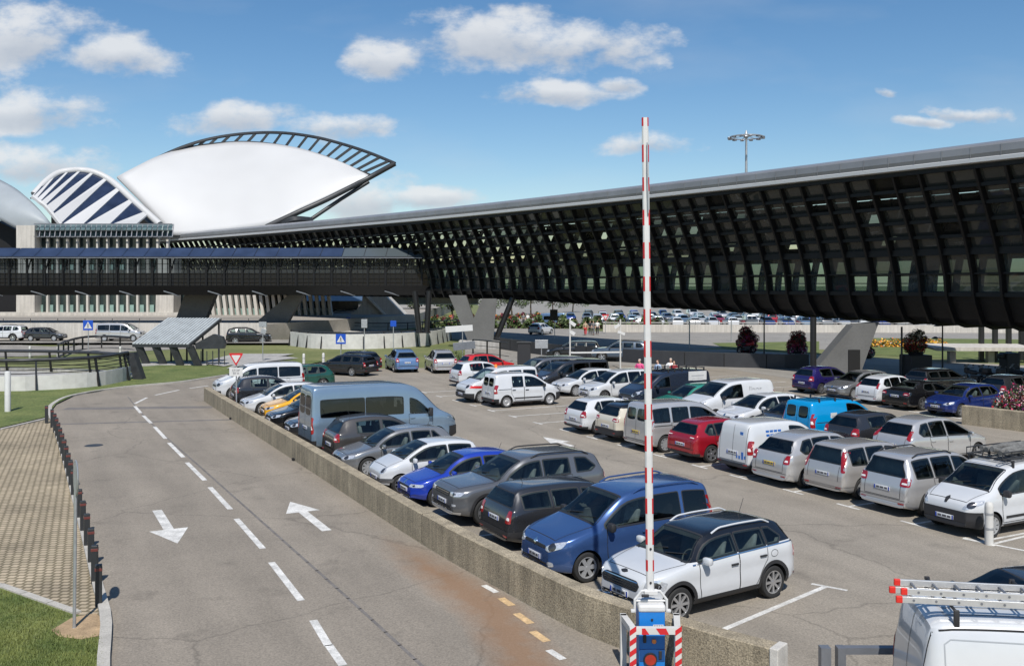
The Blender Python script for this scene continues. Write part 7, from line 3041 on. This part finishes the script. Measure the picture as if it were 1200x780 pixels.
row('hatch', 38.6, 9.6, 'in', K('charcoal'), 'dark car whose nose peeks out left of the tall blue van', group=GA)
row('hatch', 41.5, 9.5, 'in', K('black'), 'black car with bright headlights next to the yellow car by the wall', group=GA)
row('hatch', 44.4, 9.9, 'in', K('yellow'), 'yellow car half hidden between a white and a black one by the wall', group=GA)
row('hatch', 47.0, 9.5, 'in', K('white'), 'white hatchback next to the yellow car by the wall', group=GA)
row('tall_hatch', 50.4, 9.7, 'out', K('charcoal'), 'dark car showing one red tail lamp beside the white minibus', group=GA)
row('minibus', 54.2, 9.45, 'in', K('white'), 'white minibus with black side windows at the far end of the wall', 'van', group=GA)
row('fastback', 57.2, 12.9, 'in', K('dark_green'), 'dark green hatchback half hidden behind the white minibus', group=GE)
# end of the lot
at_wheel('estate', (412, 441), 'RL', 150, K('black'), 'black estate car with its tail lamp facing the lot, left of the blue people carrier', group=GE)
car('estate', Vector((-11.6, 70.0, .012)), math.radians(138), K('charcoal'), 'second black estate, squeezed between the other black one and the blue people carrier', group=GE)
car('mpv', Vector((-8.1, 69.9, .012)), math.radians(109), K('sky_blue'), 'sky blue people carrier seen from behind at the end of the lot', group=GE)
car('mpv', Vector((-5.2, 69.3, .012)), math.radians(105), K('warm_silver'), 'silver-beige small people carrier right of the sky blue one', group=GE)
row('tall_hatch', 54.1, 23.7, 'out', K('white'), 'white hatchback seen from behind beside the white service van with the red stripe', group=GB)
row('fastback', 60.2, 27.0, 'out', K('bright_red'), 'bright red hatchback behind the white ones at the end of the lot', group=GE)
# middle row, tails or noses to the aisle
van_l = row('panel_van_small', 16.65, 20.75, 'in', K('white'), 'white delivery van with a black bumper and a laden roof rack beside the bollard', 'van', group=GB)
row('mpv_railed', 18.9, 21.05, 'out', K('silver'), 'silver people carrier with black roof rails beside the white delivery van', group=GB)
row('tall_lamp_mpv', 21.15, 21.1, 'out', K('warm_silver'), 'silver boxy hatchback with tall upright tail lamps between two other silver cars', group=GB)
row('mpv', 23.1, 20.8, 'out', K('silver', plate='plate_yellow'), 'rounded silver people carrier with a yellowish rear plate beside the white lettered van', group=GB)
van_t = row('panel_van_text', 25.05, 21.0, 'out', K('white'), 'white windowless van with small blue lettering beside the dark red hatchback', 'van', group=GB, scale=1.02)
row('fastback', 27.75, 20.9, 'out', K('red'), 'dark red hatchback in the middle row', group=GB)
row('glazed_van', 30.25, 20.7, 'out', K('silver', plate='plate_yellow'), 'silver glazed van behind the boom, left of the dark red hatchback', 'van', group=GB)
row('crossover', 32.65, 20.9, 'out', K('cream', roof='black'), 'cream crossover with a dark roof between the silver glazed van and the white hatchback', group=GB)
row('hatch', 35.0, 20.8, 'out', K('white'), 'white hatchback beside the cream crossover with empty stalls to its left', group=GB)
row('small_van', 44.45, 21.35, 'out', K('white'), 'small white glazed van with a black side strip, standing alone by the empty stalls', 'van', group=GB)
van_s = row('glazed_van', 46.85, 20.9, 'in', K('white'), 'white service van with a red stripe and an orange beacon behind the small white van', 'van', group=GB)
# behind them
row('high_lamp_mpv', 23.6, 26.9, 'out', K('silver'), 'silver people carrier with slanted tail lamps, right of the dark hatchback in the second row', group=GC)
row('tall_hatch', 25.9, 26.9, 'out', K('charcoal'), 'dark hatchback between the bright blue van and a silver people carrier', group=GC)
van_b = row('panel_van_bars', 28.1, 26.9, 'out', K('cyan'), 'bright blue panel van with roof bars and white door labels', 'van', group=GC, scale=.97)
row('small_hatch', 30.35, 27.0, 'in', K('charcoal'), 'small dark car hidden between the white hatchback and the bright blue van', group=GC)
row('hatch', 32.4, 26.9, 'in', K('white'), 'white hatchback between the white panel van and the small dark car', group=GC, scale=1.03)
van_p = row('panel_van', 34.9, 26.9, 'in', K('white'), 'white panel van with grey lettering beside the green estate', 'van', group=GC, scale=1.03)
row('estate', 37.4, 26.9, 'in', K('teal'), 'green estate car between the black van and the white panel van', group=GC, scale=1.0)
van_k = row('work_van', 40.1, 27.0, 'in', K('dark_blue_van'), 'dark blue work van with a roof rack and a white poster on its side', 'van', group=GC)
row('mpv_box', 43.9, 26.9, 'in', K('white'), 'white people carrier left of the dark work van, by the boom', group=GC)
row('hatch', 46.9, 26.9, 'in', K('white'), 'plain white five-door hatchback behind the small white glazed van', group=GC)
row('people_carrier', 49.5, 26.9, 'in', K('charcoal'), 'black people carrier behind the plain white hatchback', 'van', group=GC)
row('people_carrier', 52.2, 26.9, 'in', K('grey'), 'dark grey people carrier beyond the black one, mostly hidden', 'van', group=GC)
# far row
at_wheel('tall_hatch', (963, 462), 'RR', math.degrees(HEAD), K('purple'), 'purple hatchback in the half shade in front of the slanted pylon', group=GD)
at_wheel('hatch', (1001, 468), 'FL', math.degrees(HEAD) + 180, K('mid_grey'), 'grey hatchback nose to the aisle between the purple and the white car', group=GD)
row('high_lamp_mpv', 36.1, 39.4, 'out', K('white'), 'white small people carrier between the grey and the black car of the far row', group=GD, scale=.93)
at_wheel('saloon', (1082, 481), 'RR', math.degrees(HEAD), K('black'), 'black low saloon between the white and the blue car of the far row', group=GD)
at_wheel('fastback', (1127, 489), 'FL', math.degrees(HEAD) + 180, K('navy'), 'deep blue hatchback in front of the flower planter', group=GD)
row('estate', 38.0, 45.3, 'out', K('black'), 'black car in the shade behind the grey hatchback', group=GD)
row('hatch', 33.4, 45.6, 'out', K('charcoal'), 'dark car in the shade behind the black saloon', group=GD)
row('hatch', 30.2, 46.2, 'in', K('blue_grey'), 'dark blue-grey car in the shade behind the deep blue hatchback', group=GD)
car('suv', G(727, 423) + Vector((0, 0, .012)), math.radians(168), K('blue_grey'), 'dark blue-grey off-road car parked in the shade beneath the walkway', 'suv')
car('estate', G(672, 419) + Vector((0, 0, .012)), math.radians(175), K('black'), 'black car deep in the shade left of the dark off-road car', 'car')
# lower right corner
lv_p = Vector((7.84, 12.86, .012))
LVA = math.radians(-9.5)
car('ladder_van', lv_p, LVA, K('white'), 'white van with aluminium ladders on its roof, cut off at the lower right', 'van')
car('city', Vector((8.65, 16.1, .012)), math.radians(187), K('charcoal'), 'dark car whose roof shows behind the ladders at the right edge')
# far road and station road
SIMPLE = ('body', 'windscreen', 'rear_window', 'side_window', 'wheel', 'rim', 'tail_light', 'headlight', 'bumper')
car('hatch', G(634, 391.5), math.radians(60), K('white'), 'white car seen from behind on the far road beside the dark sign', only=SIMPLE)
car('high_van', Vector((5.3, 140, 0)), math.radians(170), K('sky_blue'), 'pale blue van in front of the distant car park', 'van', only=SIMPLE, scale=.85)
car('minibus', Vector((-41.8, 102.3, .26)), 0, K('silver'), 'silver minibus with a dark red panel on the road below the station', 'van', scale=1.02)
car('suv', Vector((-54.3, 102.3, .26)), PI, K('white'), 'white off-road car at the left edge on the road below the station', 'suv')
car('hatch', Vector((-50.0, 102.6, .26)), 0, K('charcoal'), 'dark hatchback between the white off-road car and the silver minibus', 'car')
car('suv', Vector((-27.8, 101.0, .05)), math.radians(12), K('black', roof='white'), 'black and white patrol car by the slatted canopy', 'car')

# lettering and labels on the vans
def side_text(root, kit, s_, size, x, z, mat, left=True, name='lettering'):
    y = KITS[kit].proj(x, z, 'side')[0].y + .008
    sc = 1
    return text(s_, size, (x, y if left else -y, z), (PI / 2, 0, PI if left else 0), mat, root, name)


def side_plate(root, kit, x, z, w_, h_, mat, left, name='label'):
    y = KITS[kit].proj(x, z, 'side')[0].y + .006
    q = MB()
    q.bbox((x, y if left else -y, z), (w_, .012, h_), 0, .004)
    return q.build(name, mat, root, fix=True)


M['ink_blue'] = pmat('ink_blue', (.03, .14, .45), .5)
M['ink_grey'] = pmat('ink_grey', (.40, .41, .42), .5)
f = side_plate(van_k, 'work_van', -1.45, 1.45, 1.15, .78, 'white_paint', True, 'poster')
q = MB()
yk = KITS['work_van'].proj(-1.45, 1.45, 'side')[0].y
for k, (dz, w_) in enumerate(((.16, .8), (.02, .7), (-.08, .6), (-.18, .75))):
    q.box((-1.45, yk + .0135, 1.45 + dz), (w_, .002, .07 if k == 0 else .03))
q.build('print', 'ink_grey', f)
for dx, w_ in ((-1.0, .34), (.05, .50)):
    pl_ = side_plate(van_b, 'panel_van_bars', dx, 1.20, w_, .30, 'white_paint', False)
    q = MB()
    y_ = KITS['panel_van_bars'].proj(dx, 1.20, 'side')[0].y
    q.box((dx, -y_ - .0135, 1.20), (w_ * .62, .002, .10))
    q.build('print', 'ink_grey', pl_)
side_text(van_p, 'panel_van', 'lipos', .40, -.95, 1.42, 'ink_grey', True)
# blue blocks of small print on the white windowless van
q = MB()
for r_i, z in enumerate((1.42, 1.30)):
    for k in range(4):
        x = -.62 - k * .17
        y_ = KITS['panel_van_text'].proj(x, z, 'side')[0].y
        q.box((x, -y_ - .004, z), (.13, .01, .075))
q.build('lettering', 'ink_blue', van_t)
q = MB()
for (y, z, a, b) in ((-.48, .66, .09, .24), (-.34, .60, .07, .10), (-.22, .60, .05, .08), (-.60, .62, .05, .10), (-.38, 1.36, .14, .10)):
    x = KITS['panel_van_text'].proj(y, z, 'rear')[0].x
    q.box((x - .004, y, z), (.01, a, b))
q.build('rear_print', 'ink_blue', van_t)
# red stripe and beacon of the service van
s_ = KITS['glazed_van']
q = s_.ribbon([(2.02, .86), (1.7, .86), (1.2, .84), (.6, .84), (-.2, .84), (-1.2, .84)], 'side', .12, .012)
q.build('red_stripe', 'red', van_s, fix=False)
q = MB()
zr = s_.top(.1)
q.lathe([(.09, 0), (.085, .10), (.05, .14), (1e-4, .145)], 14, c=(.1, 0, zr))
q.build('beacon', 'amber', van_s, smooth=50)
# load on the rack of the white delivery van
s_ = KITS['panel_van_small']
q = MB()
zt = s_.top(-.5) + .12
for sy in (-.52, .52):
    q.tube([(.45, sy, zt), (-1.75, sy, zt)], .022, 6)
    q.tube([(.45, sy, zt + .16), (-1.75, sy, zt + .16)], .018, 6)
    for k in range(7):
        q.tube([(.45 - k * .366, sy, zt), (.45 - k * .366, sy, zt + .16)], .012, 5)
for k in range(8):
    q.tube([(.45 - k * .314, -.52, zt), (.45 - k * .314, .52, zt)], .014, 5)
q.build('roof_rack', 'dark_steel', van_l, fix=True)
q = MB()
rnd = random.Random(12)
M['net'] = pmat('netting', (.13, .13, .125), .9, var=.4, vscale=9, bump=.6, bscale=20)
for k in range(5):
    q.tube(catmull([(.1 - j * .35, -.34 + k * .17 + rnd.uniform(-.05, .05), zt + .08 + rnd.uniform(0, .08)) for j in range(6)], 3), .07, 8)
tag(q.build('netting_roll', 'net', smooth=60), 'bundle of grey netting lying on the roof rack of the white delivery van', 'netting')
nr = bpy.data.objects['netting_roll']
nr.location = van_l.location
nr.rotation_euler = van_l.rotation_euler

# ladders on the roof of the near van
M['alu'] = pmat('ladder_aluminium', (.62, .62, .61), .35, metal=.55, var=.08, vscale=6)
M['cap_red'] = pmat('ladder_cap', (.62, .03, .02), .4)
lm = Matrix.Rotation(LVA, 4, 'Z')
zr = KITS['ladder_van'].top(-1) + .16


def ladder(y, z, x0, label, tilt):
    p = lv_p + lm @ Vector((x0, y, z))
    t = thing('ladder', label, 'ladder', p, LVA)
    q = MB()
    L_ = 5.4
    W_ = .40
    m3 = Matrix.Rotation(tilt, 3, 'X')
    for sy in (-W_ / 2, W_ / 2):
        c = m3 @ Vector((0, sy, 0))
        q.bbox((L_ / 2, c.y, c.z), (L_, .035, .085), 0, .006, m=m3)
    q.build('rail', 'alu', t, fix=True)
    q = MB()
    for k in range(19):
        a, b = m3 @ Vector((0, -W_ / 2 - .022, 0)), m3 @ Vector((0, W_ / 2 + .022, 0))
        x = .16 + k * .28
        q.tube([(x, a.y, a.z), (x, b.y, b.z)], .017, 8)
    q.build('rung', 'grey_steel', t, smooth=50)
    for sy in (-W_ / 2, W_ / 2):
        q = MB()
        c = m3 @ Vector((0, sy, 0))
        q.bbox((-.02, c.y, c.z), (.085, .045, .092), 0, .012, m=m3)
        q.build('end_cap', 'cap_red', t, fix=True)
    return t


ladder(-.44, zr + .05, -2.62, 'aluminium ladder with red end caps lying directly on the van roof bars', 0)
ladder(-.40, zr + .145, -2.55, 'upper aluminium ladder with red end caps, lying on the other ladder', 0)

# distant car park: small cars
far = {}
PALE = ['white', 'silver', 'white', 'grey', 'charcoal', 'silver', 'navy', 'white', 'red', 'black', 'mid_grey', 'steel_blue', 'white']
NMS = {'white': 'white', 'silver': 'silver', 'grey': 'dark grey', 'charcoal': 'charcoal', 'navy': 'deep blue', 'red': 'red', 'black': 'black', 'mid_grey': 'mid-grey', 'steel_blue': 'light blue'}
RF = random.Random(21)
for r_i, (y, xa, xb) in enumerate(((142, 16, 78), (152, 8, 66), (163, 10, 70), (176, 14, 76))):
    x = xa
    while x < xb:
        kit = RF.choice(['hatch', 'mpv', 'hatch', 'mpv_box', 'estate', 'fastback', 'panel_van' if RF.random() < .4 else 'hatch'])
        col = RF.choice(PALE)
        if RF.random() > .1:
            car(kit, (x, y + RF.uniform(-.3, .3), .03), math.radians(90 + RF.choice([0, 180]) + RF.uniform(-3, 3)), K(col),
                NMS[col] + (' van' if kit == 'panel_van' else ' car') + ' in the %s row of the distant car park' % ('front', 'second', 'third', 'back')[r_i],
                'van' if kit == 'panel_van' else 'car', group='%s %s in the %s distant row' % (NMS[col], 'vans' if kit == 'panel_van' else 'cars', ('front', 'second', 'third', 'back')[r_i]), only=('body', 'windscreen', 'side_window', 'rear_window'))
        x += 2.75
